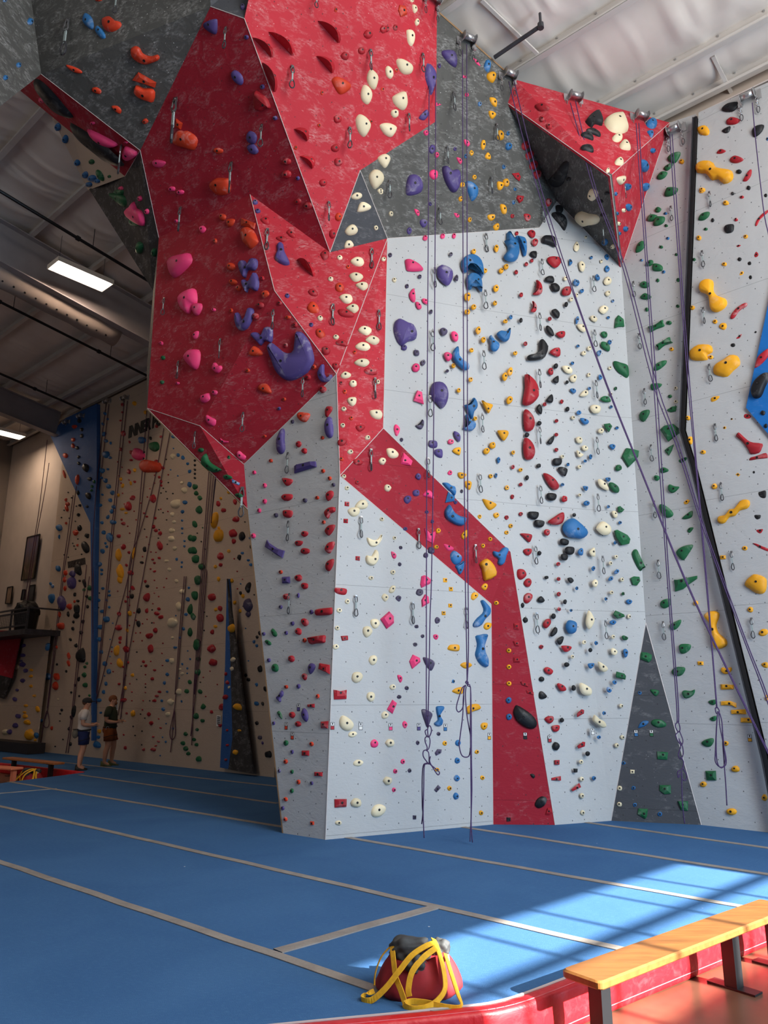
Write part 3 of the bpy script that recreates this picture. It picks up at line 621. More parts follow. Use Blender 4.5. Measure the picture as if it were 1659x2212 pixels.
# unseen lamps added to brighten the far half of the hall
lamp('added unseen high bay lamp over the mat before the far bench', B(rf1-0.9, 2.0, zc(2.0)-0.85)); lamp('added unseen high bay lamp deep in the far half of the hall', B(lp2.dot(D1), 4.0, zc(4.0)-0.85))
NEAR = """
@0 0 3.95
bs 255 183 45 65
bs 157 556 40 45
bs 45 663 40 45
bs 40 8 35 25
bP 740,112 790,160 800,240 770,248 712,195 715,140
bP 840,222 880,258 903,320 865,328 815,270 818,235
oP 880,160 940,142 985,180 1030,190 1035,225 990,262 935,275 890,250 873,200
oP 1125,405 1160,392 1195,410 1215,450 1260,475 1300,478 1345,465 1362,490 1350,515 1290,540 1235,548 1180,525 1130,480 1117,430
oP 566,552 640,572 698,605 695,627 640,618 580,580
oX 1180,614 1335,703 1325,745 1130,680
oP 1160,728 1190,732 1230,752 1290,752 1325,785 1312,868 1270,862 1190,830 1145,780
oP 790,748 830,745 866,775 855,803 820,795 785,775
oP 955,903 1005,905 1037,940 1025,972 990,950 960,920
os 1241 1034 55 48
os 843 2 60 20
-Q 588,190 556,465
-Q 1010,-40 1025,110
-Q 1503,850 1478,1210
-Q 1040,1240 1010,1480
oX 1505,1012 1560,1052 1545,1105 1498,1085
oP 1495,1140 1530,1110 1570,1120 1600,1115 1659,1150 1690,1200 1660,1280 1590,1265 1500,1235 1480,1200
kP 1305,1370 1350,1362 1405,1375 1415,1395 1375,1430 1325,1425 1302,1395
ks 1468 1612 60 45
ks 1540 1640 70 45
xP 290,690 340,680 450,780 560,910 630,1000 560,985 480,930 390,830
xP 600,1050 650,1070 850,1200 1060,1400 980,1400 850,1300 700,1180 620,1090
kP 745,1100 900,1165 1010,1238 890,1255 820,1195
kP 1060,1255 1110,1260 1180,1310 1100,1368 1050,1340
ks 790 1050 45 25
ks 1075 1215 40 20
ks 270 860 80 40
ks 365 850 70 50
bs 495 1083 50 75
bs 560 1185 50 70
bs 660 1388 50 55
gs 785 1380 45 45
bs 732 1490 45 60
bs 790 1520 70 60
bs 832 1542 50 40
bs 763 1572 55 45
gP 825,1450 860,1460 888,1510 885,1545 850,1520
gs 935 1505 28 28
ks 1035 1608 40 40
gs 1020 1640 80 60
@415 0 4
pP 105,200 150,175 205,162 220,185 215,285 180,295 120,255 100,225
ps 470 322 42 42
pP 340,630 370,605 415,630 440,670 443,715 420,738 385,720 350,680
ps 440 65 50 50
ps 608 750 45 45
ps 718 1020 42 40
pP 475,1160 500,1130 545,1150 562,1190 545,1240 500,1238 472,1210
pP 475,1265 520,1240 555,1265 575,1310 545,1335 500,1320
ps 915 1540 35 38
rP 548,785 600,810 650,850 680,930 640,935 600,958 560,950 540,900
oP 190,1285 230,1278 268,1295 262,1320 225,1330 190,1305
oP 155,1590 210,1540 290,1540 325,1555 330,1659 240,1690 175,1640
rs 818 1397 75 60
rs 818 1505 80 70
rW 1085,180 1258,372 1150,245 1278,255
rW 660,275 860,480 745,330 878,370
rW 522,325 682,497 590,370 705,400
rW 605,540 705,795 640,600 745,670
rW 1073,485 1205,635 1130,520 1232,520
rW 878,1115 990,1222 930,1135 1010,1110
rW 930,1350 1035,1460 985,1370 1065,1350
os 1242 85 30 45
rs 1520 298 80 80
rs 1464 438 65 70
rs 1650 255 60 70
rs 1320 485 75 75
oP 1205,690 1240,662 1300,680 1365,725 1365,770 1300,815 1260,805 1215,730
os 1122 802 28 45
os 1645 772 30 35
rs 1257 1030 75 70
os 1096 1082 32 36
os 1547 1050 20 30
os 895 1277 35 40
rs 1237 1280 75 70
rs 1262 1400 75 75
rs 1130 1578 70 65
cP 1540,597 1595,640 1607,690 1580,775 1530,745 1507,670
cP 1490,730 1540,770 1555,830 1530,895 1495,898 1458,850 1460,780
cP 1440,988 1490,1005 1535,1060 1537,1110 1500,1175 1470,1180 1430,1130 1412,1040
cP 1525,1520 1575,1463 1640,1490 1655,1560 1585,1635 1545,1600
cs 1625 1648 50 40
-Q 1070,-60 1068,65
-Q 300,240 282,415
-Q 862,580 860,760
-Q 1538,440 1530,600
-Q 610,1080 605,1265
-Q 1358,1110 1362,1278
-Q 345,1410 335,1659
@830 0 4
cs 240 5 35 35
cP 243,40 275,50 287,90 262,117 245,85
cs 283 193 38 65
cP 195,258 240,262 262,310 255,370 233,402 205,370 192,300
cP 110,510 160,512 235,560 248,600 230,635 180,645 135,615 105,550
cP 30,568 70,600 78,650 55,683 20,660 8,600
cP 165,788 190,810 200,890 180,945 140,948 85,900 68,845 100,815
cs 90 980 70 75
cP 0,1062 50,1065 100,1090 107,1120 80,1170 50,1187 5,1165 -30,1120 -40,1080
cP -60,1375 -30,1340 10,1330 48,1355 50,1390 20,1445 -10,1445
oX 130,45 180,55 190,130 140,150 118,90
rs 22 250 50 60
rs 95 240 45 55
os 105 608 30 40
pP 372,545 430,600 440,690 405,825 380,760 350,650
pP 300,1010 350,955 375,950 380,1000 345,1040 305,1030
pP 500,440 560,432 605,445 628,500 620,583 560,550 500,480
ps 475 568 30 50
pP 385,1280 410,1248 438,1265 435,1310 410,1330 388,1310
ps 612 1288 30 35
pP 205,1530 250,1505 300,1525 332,1590 320,1659 240,1690 190,1680 185,1620
pP 505,1440 540,1435 580,1475 620,1462 650,1490 655,1580 620,1659 570,1650 520,1560 500,1480
kP 768,503 795,515 832,570 800,555
kX 674,652 710,652 710,674 674,674
ks 712 820 35 40
kX 447,885 495,905 447,918
ks 360 1148 45 50
kP 690,1205 725,1215 740,1250 715,1268 692,1240
ks 452 1340 40 50
kP 625,1358 660,1370 672,1400 655,1420 630,1385
kP 390,1490 420,1465 458,1480 460,1530 430,1553 395,1530
bP 885,515 915,530 918,580 895,628 860,590 865,550
bs 823 900 35 45
bs 1069 1153 30 40
bs 1072 1265 60 70
bs 703 1350 25 40
bs 1031 1442 30 38
bP 700,1580 740,1565 790,1600 810,1640 800,1700 760,1740 735,1700
bs 1130 1635 30 30
yP 888,640 930,618 963,635 960,680 935,718 890,685
yP 910,843 950,845 970,870 970,920 950,922 920,890
yP 902,960 940,962 968,990 935,1030 908,1005
yP 985,1130 1015,1130 1033,1160 1028,1205 995,1212 975,1190
yP 850,1210 870,1215 872,1270 852,1298 835,1270 838,1230
yP 870,1350 895,1315 918,1350 915,1378 880,1372
ys 753 1322 38 48
ys 777 1532 38 45
ys 674 1597 42 48
yP 975,1570 1020,1575 1033,1600 1010,1642 980,1635
yP 1025,1560 1060,1542 1080,1575 1070,1612 1035,1605
rP 1190,1240 1230,1215 1252,1230 1248,1275 1215,1300 1188,1280
rP 1225,1325 1270,1303 1292,1320 1280,1360 1240,1385 1222,1360
rP 1258,1410 1300,1385 1322,1410 1310,1455 1270,1468 1255,1450
rP 1290,1490 1330,1470 1355,1490 1345,1530 1315,1548 1290,1520
rX 1100,1500 1160,1492 1178,1530 1165,1568 1130,1540
rP 1305,910 1370,890 1430,925 1420,950 1350,965 1310,935
rs 1366 1030 50 60
rs 1425 1092 50 55
xP 1430,1540 1480,1490 1550,1400 1595,1400 1590,1480 1555,1570 1510,1615 1450,1600 1425,1570
xs 1595 1547 45 35
-Q 325,475 325,620
-Q 207,990 205,1130
-Q 597,805 600,950
-Q 965,1080 962,1215
-Q 540,1275 540,1410
-Q 42,1565 45,1710
-Q 918,1540 915,1670
@1244 0 4
xP 85,1040 150,978 200,990 228,1060 220,1088 165,1075 135,1105 90,1070
xP 90,1120 140,1115 210,1160 205,1185 150,1165 100,1145
xP 45,1155 100,1145 150,1190 145,1215 100,1200 48,1180
xP 48,1262 110,1258 148,1290 148,1320 90,1305 48,1285
cP 240,1055 290,1010 375,995 410,1010 450,1110 430,1145 370,1157 290,1130
cP 312,1190 350,1160 395,1168 398,1205 365,1230 325,1220
cP 375,1255 410,1212 440,1225 470,1280 460,1300 395,1290
cP 335,1395 375,1362 410,1400 400,1430 345,1425
cs 275 1475 35 40
cP 355,1535 420,1517 422,1555 385,1598 358,1575
bP 605,1060 650,1030 695,1050 695,1095 660,1115 615,1095
bP 615,1135 660,1130 668,1170 650,1192 630,1165
bs 662 1302 40 45
bP 565,1385 590,1380 620,1440 605,1485 570,1480 560,1420
bP 420,1590 465,1590 468,1630 430,1645
bP 580,1590 620,1580 625,1620 595,1655 578,1630
gP 790,1370 830,1330 900,1313 900,1350 860,1410 810,1400
gP 760,1450 800,1420 842,1410 830,1445 790,1477 765,1470
gP 697,1535 740,1485 792,1490 770,1535 725,1555
gP 763,1690 780,1640 800,1620 880,1625 865,1675 800,1700
ys 915 1398 45 45
yP 1052,1105 1120,1085 1155,1130 1140,1170 1080,1165 1055,1140
yP 1040,1440 1090,1400 1150,1393 1190,1410 1215,1450 1300,1465 1350,1480 1362,1530 1340,1570 1280,1590 1230,1550 1180,1560 1150,1530 1120,1500 1050,1495
ys 1092 1642 55 40
rP 1300,1045 1340,1015 1380,1018 1423,1040 1380,1075 1310,1078
rP 1215,1325 1250,1288 1298,1305 1260,1328
rP 1330,1375 1380,1345 1452,1378 1400,1410 1345,1405
rP 1450,1550 1490,1480 1520,1465 1515,1520 1480,1565 1445,1568
xP 1260,940 1320,895 1405,883 1395,930 1350,968 1280,965
xP 1262,1128 1335,1090 1325,1140 1290,1152
xP 1525,1120 1570,1085 1628,1082 1610,1140 1550,1188 1525,1165
xs 1410 1485 50 40
xs 1493 1625 40 42
bs 1655 1205 24 40
-Q 405,1595 405,1710
@0 415 4
kP 1095,150 1130,120 1160,80 1185,140 1225,160 1250,220 1250,290 1200,280 1120,220
ks 1213 55 35 50
ks 1272 168 40 50
gP 945,10 1060,20 1095,80 1080,130 1000,70
gP 1120,230 1180,260 1200,290 1130,285
gs 1215 480 45 110
gs 1335 520 50 80
kP 1450,610 1500,560 1600,535 1640,528 1659,560 1660,610 1590,690 1520,740 1480,720
kP 1545,920 1600,865 1680,832 1705,880 1705,960 1670,985 1640,1050 1600,1040 1560,990
kP 1370,1300 1395,1288 1412,1305 1400,1325
ks 1535 1652 40 25
ks 1521 250 35 30
gs 1411 1433 35 38
gs 1403 1643 35 35
-Q 1567,135 1547,335
-Q 1430,925 1415,1060
-Q 1553,1470 1548,1610
@415 415 4
kP 5,985 40,960 85,965 88,1010 60,1060 30,1065 8,1030
kP -65,1425 -30,1375 0,1360 60,1362 75,1410 65,1490 40,1535 0,1520 -50,1465
ps 545 90 50 45
ps 567 165 50 40
pP 730,460 760,440 790,460 800,520 840,600 838,630 790,632 720,590 718,545 735,510
pP 412,620 440,590 465,600 485,632 515,580 550,573 570,600 565,650 540,680 500,675 480,690 468,740 445,735 415,660
pP 440,770 460,755 480,775 510,760 540,697 565,715 582,780 570,850 535,852 505,830 490,840 480,868 465,860 440,800
pP 385,1060 400,1040 420,1070 440,1110 470,1080 495,1005 525,1005 538,1030 520,1110 480,1180 430,1200 400,1180 380,1110
pP 512,1240 530,1210 570,1215 600,1235 630,1170 670,1165 700,1190 695,1290 670,1300 630,1285 600,1327 570,1300
pP 650,1350 665,1310 690,1302 730,1330 790,1380 840,1390 880,1360 895,1220 920,1205 960,1220 1020,1300 1055,1420 1050,1480 1000,1560 900,1620 830,1630 770,1600 720,1540 690,1460
pP 1085,1560 1110,1500 1130,1485 1145,1500 1145,1570 1170,1600 1195,1575 1215,1590 1190,1630 1140,1645 1100,1620
ps 822 897 42 42
ps 1030 1147 38 38
os 268 218 60 60
oP 298,240 370,235 355,285 315,300
oX 430,225 550,270 540,320 425,290
oP 425,340 450,310 490,303 535,335 570,410 570,440 530,480 500,490 450,440 430,390
os 203 422 28 42
os 340 645 75 70
os 358 780 75 55
os 405 830 55 50
oP 600,870 640,848 668,875 655,900 615,918
rs 588 980 65 60
rs 553 1075 55 60
os 340 1025 30 40
rs 610 745 32 40
os 828 1083 55 32
rs 758 960 45 45
rs 893 1147 42 50
rs 810 1325 38 45
oP 490,1400 520,1340 550,1330 612,1390 590,1415 510,1415
os 482 1542 40 38
os 1057 1513 38 45
rs 1005 1600 45 50
kP 65,305 95,290 122,315 108,345 85,355 68,335
ks 187 1017 38 30
kP 10,1240 30,1205 60,1203 50,1255 20,1272
kP 180,1520 200,1472 220,1490 230,1500 255,1500 260,1530 225,1565 190,1545
rP 590,235 640,215 675,240 665,280 620,275
rP 815,345 850,320 885,345 898,395 860,395 825,365
rP 725,395 780,380 825,405 790,435 740,415
rW 905,585 1045,730 960,610 1050,640
rP 1110,530 1150,500 1180,520 1180,570 1140,590 1115,560
os 1265 215 60 75
rs 1212 360 60 80
rs 915 82 62 55
rs 1005 118 75 65
os 1347 648 38 35
oP 1240,800 1275,783 1313,815 1300,860 1270,865 1240,845
rP 1000,860 1040,835 1085,870 1080,900 1030,895
oP 995,990 1030,948 1075,970 1100,1020 1080,1045 1030,1045 1000,1020
rP 1258,1020 1310,1015 1395,1050 1395,1080 1330,1083 1275,1065
oP 1070,1195 1100,1180 1140,1210 1150,1245 1110,1265 1075,1240
rP 1245,1290 1300,1275 1340,1300 1340,1335 1290,1330 1245,1315
rs 1157 1372 75 80
rs 1243 1503 70 60
os 1404 1383 35 35
rP 1485,1535 1530,1518 1600,1545 1590,1580 1530,1580 1490,1560
rs 1287 1650 35 30
cP 1375,35 1415,3 1460,10 1468,40 1430,65 1385,60
cP 1428,150 1450,95 1490,85 1545,120 1535,150 1480,170 1430,172
cP 1318,340 1355,290 1400,280 1433,325 1410,365 1350,375
cP 1313,475 1330,425 1370,417 1397,455 1380,480 1330,487
cs 1630 5 40 35
cs 1588 310 38 45
cs 1275 568 48 42
cP 1370,590 1420,562 1470,575 1487,610 1465,640 1420,640 1375,615
cP 1355,720 1400,697 1450,705 1480,735 1440,772 1390,770
cP 1412,800 1470,777 1515,790 1518,825 1480,852 1430,825
cP 1270,910 1310,883 1370,890 1387,930 1360,963 1310,957
cP 1330,1000 1390,967 1435,985 1438,1020 1400,1047 1350,1020
cs 1197 752 50 42
cs 1106 1090 50 45
cs 1244 1253 55 45
cP 1435,1185 1480,1158 1540,1175 1550,1205 1510,1240 1450,1215
cP 1500,1270 1550,1240 1610,1265 1615,1300 1575,1322 1515,1295
cP 1408,1330 1460,1298 1520,1310 1540,1345 1500,1373 1430,1360
cP 1400,1470 1450,1442 1510,1445 1533,1475 1490,1510 1420,1495
cP 1283,1580 1320,1550 1370,1570 1368,1595 1330,1612 1290,1605
cs 1390 1656 70 60
cs 1605 1640 40 45
cs 1653 580 40 40
-Q 652,335 652,495
-Q 1177,90 1180,245
-Q 1552,505 1547,655
-Q 1217,985 1215,1145
-Q 710,1025 700,1185
-Q 1608,1035 1612,1190
-Q 255,1280 252,1435
-Q 967,1612 967,1770
@830 415 4
cs 57 188 42 48
cs 87 760 38 45
pP 305,265 320,235 355,237 372,265 355,300 330,305
pP 192,340 205,310 225,305 238,335 215,370
ps 398 102 28 38
pP 452,670 490,630 560,655 590,690 592,740 570,790 545,808 510,790 465,740
vP 607,740 625,712 640,730 635,768 615,760
pP 82,1150 100,1110 135,1098 200,1130 250,1150 280,1215 275,1265 240,1285 200,1295 150,1330 110,1290 82,1210
ps 172 1345 50 50
vP 480,1190 510,1172 545,1195 540,1225 505,1240
vP 258,1365 297,1370 300,1410 262,1408
vP 317,1460 345,1448 358,1475 335,1500 318,1485
vs 50 545 38 40
vs 577 537 32 35
vs 307 730 36 36
vs 197 812 32 38
vs 405 1033 28 38
vs 545 1545 30 30
kP 260,145 295,158 305,195 290,207 268,180
kP 602,180 640,190 648,215 620,218
ks 353 397 42 45
ks 505 383 42 42
ks 603 380 35 42
kP 180,590 215,585 310,635 332,678 205,683 185,640
kP 215,880 240,840 258,835 268,885 268,945 245,948 222,920
kP 330,920 375,930 375,968 338,955
kP 270,955 290,950 322,985 315,1010 285,1005
kP 578,1215 605,1202 635,1230 638,1275 620,1292 590,1270
kP 517,1395 545,1382 585,1405 580,1440 550,1462 522,1430
kP 240,1510 265,1480 300,1490 307,1525 285,1552 250,1547
ys 658 60 38 50
ys 737 240 35 48
yP 893,200 950,190 955,225 930,248 900,238
yP 1000,108 1040,110 1057,150 1050,190 1015,180
yP 940,295 975,268 992,280 985,325 955,330
ys 773 515 40 42
yP 948,485 965,455 987,470 985,505 965,518
ys 870 680 40 42
ys 1010 680 42 48
ys 1052 645 45 48
yP 943,820 965,798 987,815 985,850 960,862 945,845
yP 697,880 735,870 745,905 730,942 697,925
ys 957 960 38 42
ys 772 993 48 50
yP 697,1020 730,1012 742,1040 725,1058 700,1050
ys 1046 1117 42 38
yP 788,1190 815,1160 833,1180 830,1215 805,1230
ys 856 1278 42 52
ys 753 1367 38 40
ys 597 1502 36 42
ys 1131 1393 38 38
yP 1065,1545 1090,1512 1108,1525 1105,1570 1085,1587 1068,1575
yP 1017,1590 1040,1557 1062,1570 1060,1615 1035,1632
ys 747 1620 40 42
bP 1035,425 1058,430 1055,360 1075,357 1110,400 1150,450 1165,510 1155,570 1120,600 1070,598 1035,575 1035,545 1060,515 1065,475
bP 1130,390 1175,392 1215,410 1230,460 1225,545 1200,545 1185,490 1160,430
bP 665,600 700,555 760,545 820,580 850,640 857,720 835,750 800,700 770,665 740,660 715,690 690,695 668,650
bP 710,740 740,705 790,710 830,745 845,800 843,860 820,850 780,798 745,845 725,835 710,780
bs 1116 90 28 38
bP 970,1230 1000,1200 1050,1205 1080,1175 1090,1210 1075,1275 1040,1293 1010,1280
bP 903,1260 920,1237 950,1280 990,1310 990,1350 960,1378 925,1365 917,1330 920,1300
bs 1093 1080 32 38
bP 588,1400 610,1350 635,1335 645,1370 650,1420 690,1460 730,1490 730,1530 690,1538 640,1500 600,1450
bP 1598,585 1612,580 1627,610 1600,635
bs 1650 780 35 55
bs 1626 1478 32 28
rX 1138,55 1150,28 1205,35 1195,75 1165,98
rs 1416 90 45 70
rP 1203,195 1240,187 1267,210 1255,245 1225,250
rs 1106 208 35 38
rs 1145 357 30 35
rP 1240,345 1265,330 1303,350 1300,385 1275,392 1245,365
rP 1272,430 1300,402 1328,420 1320,455 1295,465
rs 1275 592 28 35
rs 1228 623 32 36
rs 1141 692 32 38
rP 1410,570 1450,562 1520,575 1528,610 1480,655 1420,610
rP 1310,760 1350,790 1365,840 1355,880 1310,890 1283,880 1310,850 1320,810
rP 1278,942 1305,965 1318,1000 1305,1035 1272,1038 1268,1020 1285,985
rs 1430 1095 32 38
rP 1535,850 1560,820 1610,822 1610,880 1570,895 1540,885
rs 1184 887 32 42
rP 1485,1220 1520,1203 1560,1205 1560,1245 1530,1260 1495,1240
rP 1430,1385 1470,1348 1515,1350 1520,1410 1490,1420
rs 1220 1310 34 42
rP 1415,1550 1430,1520 1455,1525 1460,1570 1435,1580
rP 1212,1578 1250,1590 1300,1640 1325,1700 1330,1770 1290,1820 1240,1845 1195,1830 1205,1750 1215,1680
xP 1478,125 1500,115 1530,125 1547,155 1525,188 1490,180
xP 1450,185 1500,185 1555,220 1578,280 1555,335 1510,280 1450,210
xP 1365,390 1420,385 1465,400 1478,440 1478,475 1420,450 1368,435
xP 1262,520 1290,512 1318,520 1312,570 1265,545
xP 1390,745 1420,725 1460,735 1467,780 1430,780 1395,770
xP 1440,795 1480,788 1515,820 1510,855 1470,860 1445,830
xs 1572 970 32 46
xP 1448,1020 1480,1010 1515,1045 1510,1085 1485,1085 1450,1045
xP 1397,1170 1410,1152 1450,1190 1467,1235 1450,1245 1410,1210
xP 1340,1295 1355,1272 1380,1290 1412,1345 1400,1400 1365,1445 1250,1455 1237,1420 1260,1405 1310,1395 1340,1360
xs 1482 1502 38 45
xs 1182 1108 28 44
xP 1455,1620 1500,1585 1507,1620 1500,1650 1470,1645
xs 1580 1643 28 32
cs 1565 747 32 38
cs 1615 928 32 38
cP 1540,1505 1580,1502 1622,1530 1620,1565 1580,1565 1548,1535
cP 1605,1600 1640,1575 1662,1595 1650,1640 1615,1635
-Q 875,378 880,515
-Q 432,670 430,820
-Q 867,862 865,1008
-Q 1355,595 1352,715
-Q 413,1210 407,1370
-Q 1335,1060 1337,1195
-Q 853,1385 850,1532
-Q 1333,1545 1340,1690
-Q 475,145 470,280
-Q 1358,130 1365,260
@1244 415 4
cP -20,470 0,430 15,440 30,480 15,510 -10,505
cP 112,10 130,-30 185,-10 190,30 150,75 115,50
cP 0,190 50,165 110,185 180,195 208,230 190,270 120,280 70,292 20,255 0,230
cs 410 158 32 36
cs 368 273 30 38
cs 320 470 35 40
cs 85 392 25 28
cP 25,610 50,597 78,630 70,680 45,683 28,650
cP 240,770 270,730 305,755 300,790 260,803
cP 200,1020 230,980 275,995 275,1025 240,1053
cs 220 600 28 28
cs 275 875 42 48
cP 125,1075 150,1068 185,1095 170,1122 135,1105
cP 12,1145 60,1145 95,1175 70,1210 30,1185
cs 8 890 22 40
cs 115 1350 36 40
cs 68 1392 40 40
cs 295 1520 28 30
cs 112 1580 28 36
bP 245,555 265,535 285,560 275,588 255,580
bP 250,655 268,633 292,665 275,690 255,680
bP 165,725 185,708 208,745 195,763 172,750
bP 0,770 18,758 32,785 15,812 0,800
bP 33,850 60,835 70,855 50,872
bs 133 565 26 24
bs 318 940 26 26
bs 280 1083 28 24
bP 0,1090 18,1072 28,1100 10,1138 0,1130
bs 17 1330 28 26
bP 178,1385 210,1365 220,1385 200,1418
bs 292 1298 36 40
bP 195,1590 210,1575 230,1605 205,1622
bP 432,110 460,100 478,130 460,165 435,150
bs 425 318 36 52
bs 342 15 22 38
bs 357 185 22 32
bs 375 357 25 35
bs 255 430 50 60
xs 215 80 50 40
xs 230 195 40 30
xs 270 10 50 30
bs 775 185 32 24
bs 795 400 32 26
bs 568 588 30 26
bs 759 690 30 28
gP 683,150 710,127 740,148 720,175 690,175
gP 610,245 640,195 700,200 700,230 660,255
gP 668,285 690,220 730,210 770,218 760,265 710,292
gs 780 291 34 26
gP 515,520 530,460 570,422 590,430 600,465 570,505 540,522
gs 738 475 36 30
gs 867 540 28 26
gP 595,635 630,590 665,590 668,620 640,640
gP 660,670 670,620 720,622 750,645 745,680 690,685
gs 708 763 30 32
gs 885 760 32 36
gP 552,790 590,770 635,790 625,825 585,830 558,815
gP 557,905 600,872 655,905 620,930 570,925
gs 613 1015 32 36
gs 880 986 32 30
gP 625,1165 690,1145 750,1105 755,1130 765,1160 700,1185 640,1215 640,1190
gs 806 1130 50 36
gP 692,1325 750,1290 810,1253 820,1285 837,1303 770,1325 715,1368 712,1340
gP 672,1530 690,1490 740,1460 785,1455 775,1490 720,1535 680,1545
gX 332,1175 340,1095 360,1067 410,1110 415,1165 370,1165
gP 215,1220 240,1203 270,1225 265,1255 240,1255
gP 217,1300 240,1293 290,1330 290,1373 260,1365 222,1335
gP 328,1460 380,1475 430,1490 450,1520 455,1590 435,1605 400,1580 360,1550 330,1500
gP 1058,235 1080,195 1130,172 1157,175 1150,210 1110,243 1070,247
gs 1123 320 36 26
gs 1023 582 30 28
ys 1085 -2 40 24
ys 1299 95 52 42
ys 1065 397 42 46
ys 1471 388 46 40
ys 1284 624 46 34
yP 1410,720 1430,685 1458,690 1450,715 1425,728
yP 1065,830 1080,785 1130,755 1180,762 1192,800 1190,850 1220,895 1290,920 1308,960 1290,1000 1230,1038 1180,1030 1158,990 1150,910 1120,880 1080,865
ys 1007 1000 44 40
ys 1204 1120 44 40
yP 1235,1160 1260,1132 1300,1135 1308,1170 1285,1195 1255,1185
yP 1530,1185 1560,1175 1590,1185 1580,1240 1560,1268 1540,1250
ys 828 1357 38 36
yP 980,1390 1000,1360 1060,1320 1150,1318 1180,1345 1180,1385 1135,1410 1140,1450 1040,1458 990,1440
ys 1168 1428 50 38
yP 1185,1530 1210,1490 1280,1450 1340,1408 1400,1415 1425,1450 1428,1500 1370,1550 1315,1603 1250,1598 1195,1575
xs 1356 12 30 30
xs 1642 35 40 45
xs 1182 243 30 36
xP 1280,310 1300,285 1360,278 1367,310 1355,345 1310,357 1285,340
xs 1417 583 42 38
xs 1502 620 44 44
xs 1512 742 42 50
xs 1613 1020 52 44
xs 1364 1327 54 44
xP 1480,1540 1500,1512 1548,1515 1540,1545 1500,1563
xP 1512,1720 1540,1640 1600,1580 1660,1560 1680,1600 1640,1680 1600,1770 1540,1780
rs 1435 44 40 28
rP 1549,295 1560,250 1600,200 1659,155 1680,170 1600,240 1570,295
rs 1386 238 34 34
rP 1385,468 1410,455 1433,462 1405,480
rP 1537,550 1560,512 1590,540 1580,572 1545,577
rs 1585 782 40 34
rs 1633 942 44 36
rP 1335,1095 1350,1050 1400,995 1460,960 1488,965 1480,995 1420,1030 1370,1095
rP 1375,1280 1410,1245 1440,1218 1463,1220 1440,1270 1410,1285
rP 1545,1510 1570,1430 1620,1380 1670,1350 1670,1410 1600,1490 1555,1518
-Q 1157,10 1168,125
-Q 825,135 833,245
-Q 1095,520 1097,645
-Q 1105,1010 1115,1135
-Q 1157,1500 1163,1635
-Q 503,785 513,905
-Q 553,1235 555,1355
-Q 142,740 143,860
-Q 153,1205 160,1335
-Q 245,260 250,450
@415 830 4
kP 75,105 110,90 150,78 155,130 115,160 80,150
ks 197 73 48 45
kP 125,265 165,285 208,310 195,360 150,350 122,315
kP 245,465 270,485 312,492 310,505 270,505 250,490
kP 388,590 410,575 440,600 467,625 450,655 400,640
oP 568,30 600,-5 650,0 687,60 670,82 600,65
os 797 130 35 32
ps 753 210 34 32
os 627 450 36 24
rs 1130 48 62 62
rP 1152,225 1170,192 1210,195 1212,225 1185,265 1170,285 1152,275
oP 908,270 935,242 1018,255 1010,295 980,328 930,312
vs 868 323 30 36
pP 745,460 770,395 790,382 803,410 800,480 807,560 785,600 755,602 735,570 732,500
pP 1150,340 1175,285 1205,290 1215,330 1222,420 1205,462 1170,460 1150,410
os 1127 463 34 34
rP 898,510 925,490 948,515 930,545 905,540
rs 972 577 50 52
os 681 661 34 34
ks 539 763 34 36
pX 887,710 1070,668 1078,715 888,772
os 1134 750 34 36
rP 780,810 870,825 855,865 820,880 795,855
os 1190 813 34 36
vs 1223 870 32 34
ks 630 876 34 42
rP 772,975 800,950 865,952 868,985 835,1008 790,1003
os 1082 982 36 32
vs 978 1004 40 40
rP 1160,945 1195,918 1222,930 1220,970 1180,1010 1160,990
ks 629 1013 36 44
rP 785,1105 800,1088 865,1092 870,1130 845,1155 795,1145
ks 583 1092 32 40
vs 727 1132 36 40
rP 1148,1105 1190,1065 1235,1065 1237,1100 1200,1120 1180,1160 1160,1150
os 1138 1193 34 34
rP 1150,1260 1185,1220 1235,1215 1230,1250 1205,1290 1180,1310 1155,1290
rP 945,1290 960,1270 1000,1275 1003,1300 975,1320 950,1310
ks 531 1310 40 44
rP 890,1365 915,1350 960,1360 940,1395 900,1395
rP 940,1435 960,1415 1012,1425 1015,1455 980,1470 945,1460
pX 650,1345 665,1370 740,1420 803,1440 785,1503 740,1480 680,1435 632,1405
rP 1150,1420 1180,1370 1230,1360 1228,1400 1195,1460 1160,1450
rP 1155,1565 1180,1525 1225,1510 1222,1560 1190,1615 1160,1605
os 767 1624 36 36
os 1320 65 40 38
cP 1340,130 1370,112 1418,118 1415,165 1385,190 1350,165
cs 1310 215 48 42
cP 1532,235 1560,222 1620,225 1645,260 1630,300 1585,302 1545,275
os 1375 295 42 36
cs 1302 356 44 44
rP 1410,370 1440,350 1495,360 1480,395 1440,410
cs 1515 462 50 44
rP 1258,490 1300,470 1340,490 1310,530 1265,530
cs 1366 586 52 44
os 1290 648 42 36
rP 1388,660 1430,640 1475,670 1460,698 1410,695
cs 1642 665 64 64
cs 1311 797 40 40
rs 1427 848 40 44
cs 1337 898 42 40
rX 1318,1014 1357,1017 1355,1056 1317,1052
cP 1405,1060 1440,1010 1490,998 1520,1040 1500,1075 1450,1080
cP 1345,1090 1370,1068 1430,1065 1450,1095 1430,1135 1385,1145 1350,1115
cs 1640 1167 40 36
rX 1308,1162 1347,1164 1345,1202 1307,1198
cP 1510,1325 1560,1345 1600,1340 1635,1297 1638,1340 1600,1395 1550,1403 1520,1375
cP 1497,1500 1510,1478 1550,1485 1580,1430 1605,1450 1610,1510 1580,1560 1545,1568 1505,1545
rX 1412,1485 1450,1487 1448,1525 1411,1521
gs 78 568 50 40
gP 92,640 125,597 145,650 180,690 255,735 245,745 190,765 120,720 95,690
gs 317 632 28 32
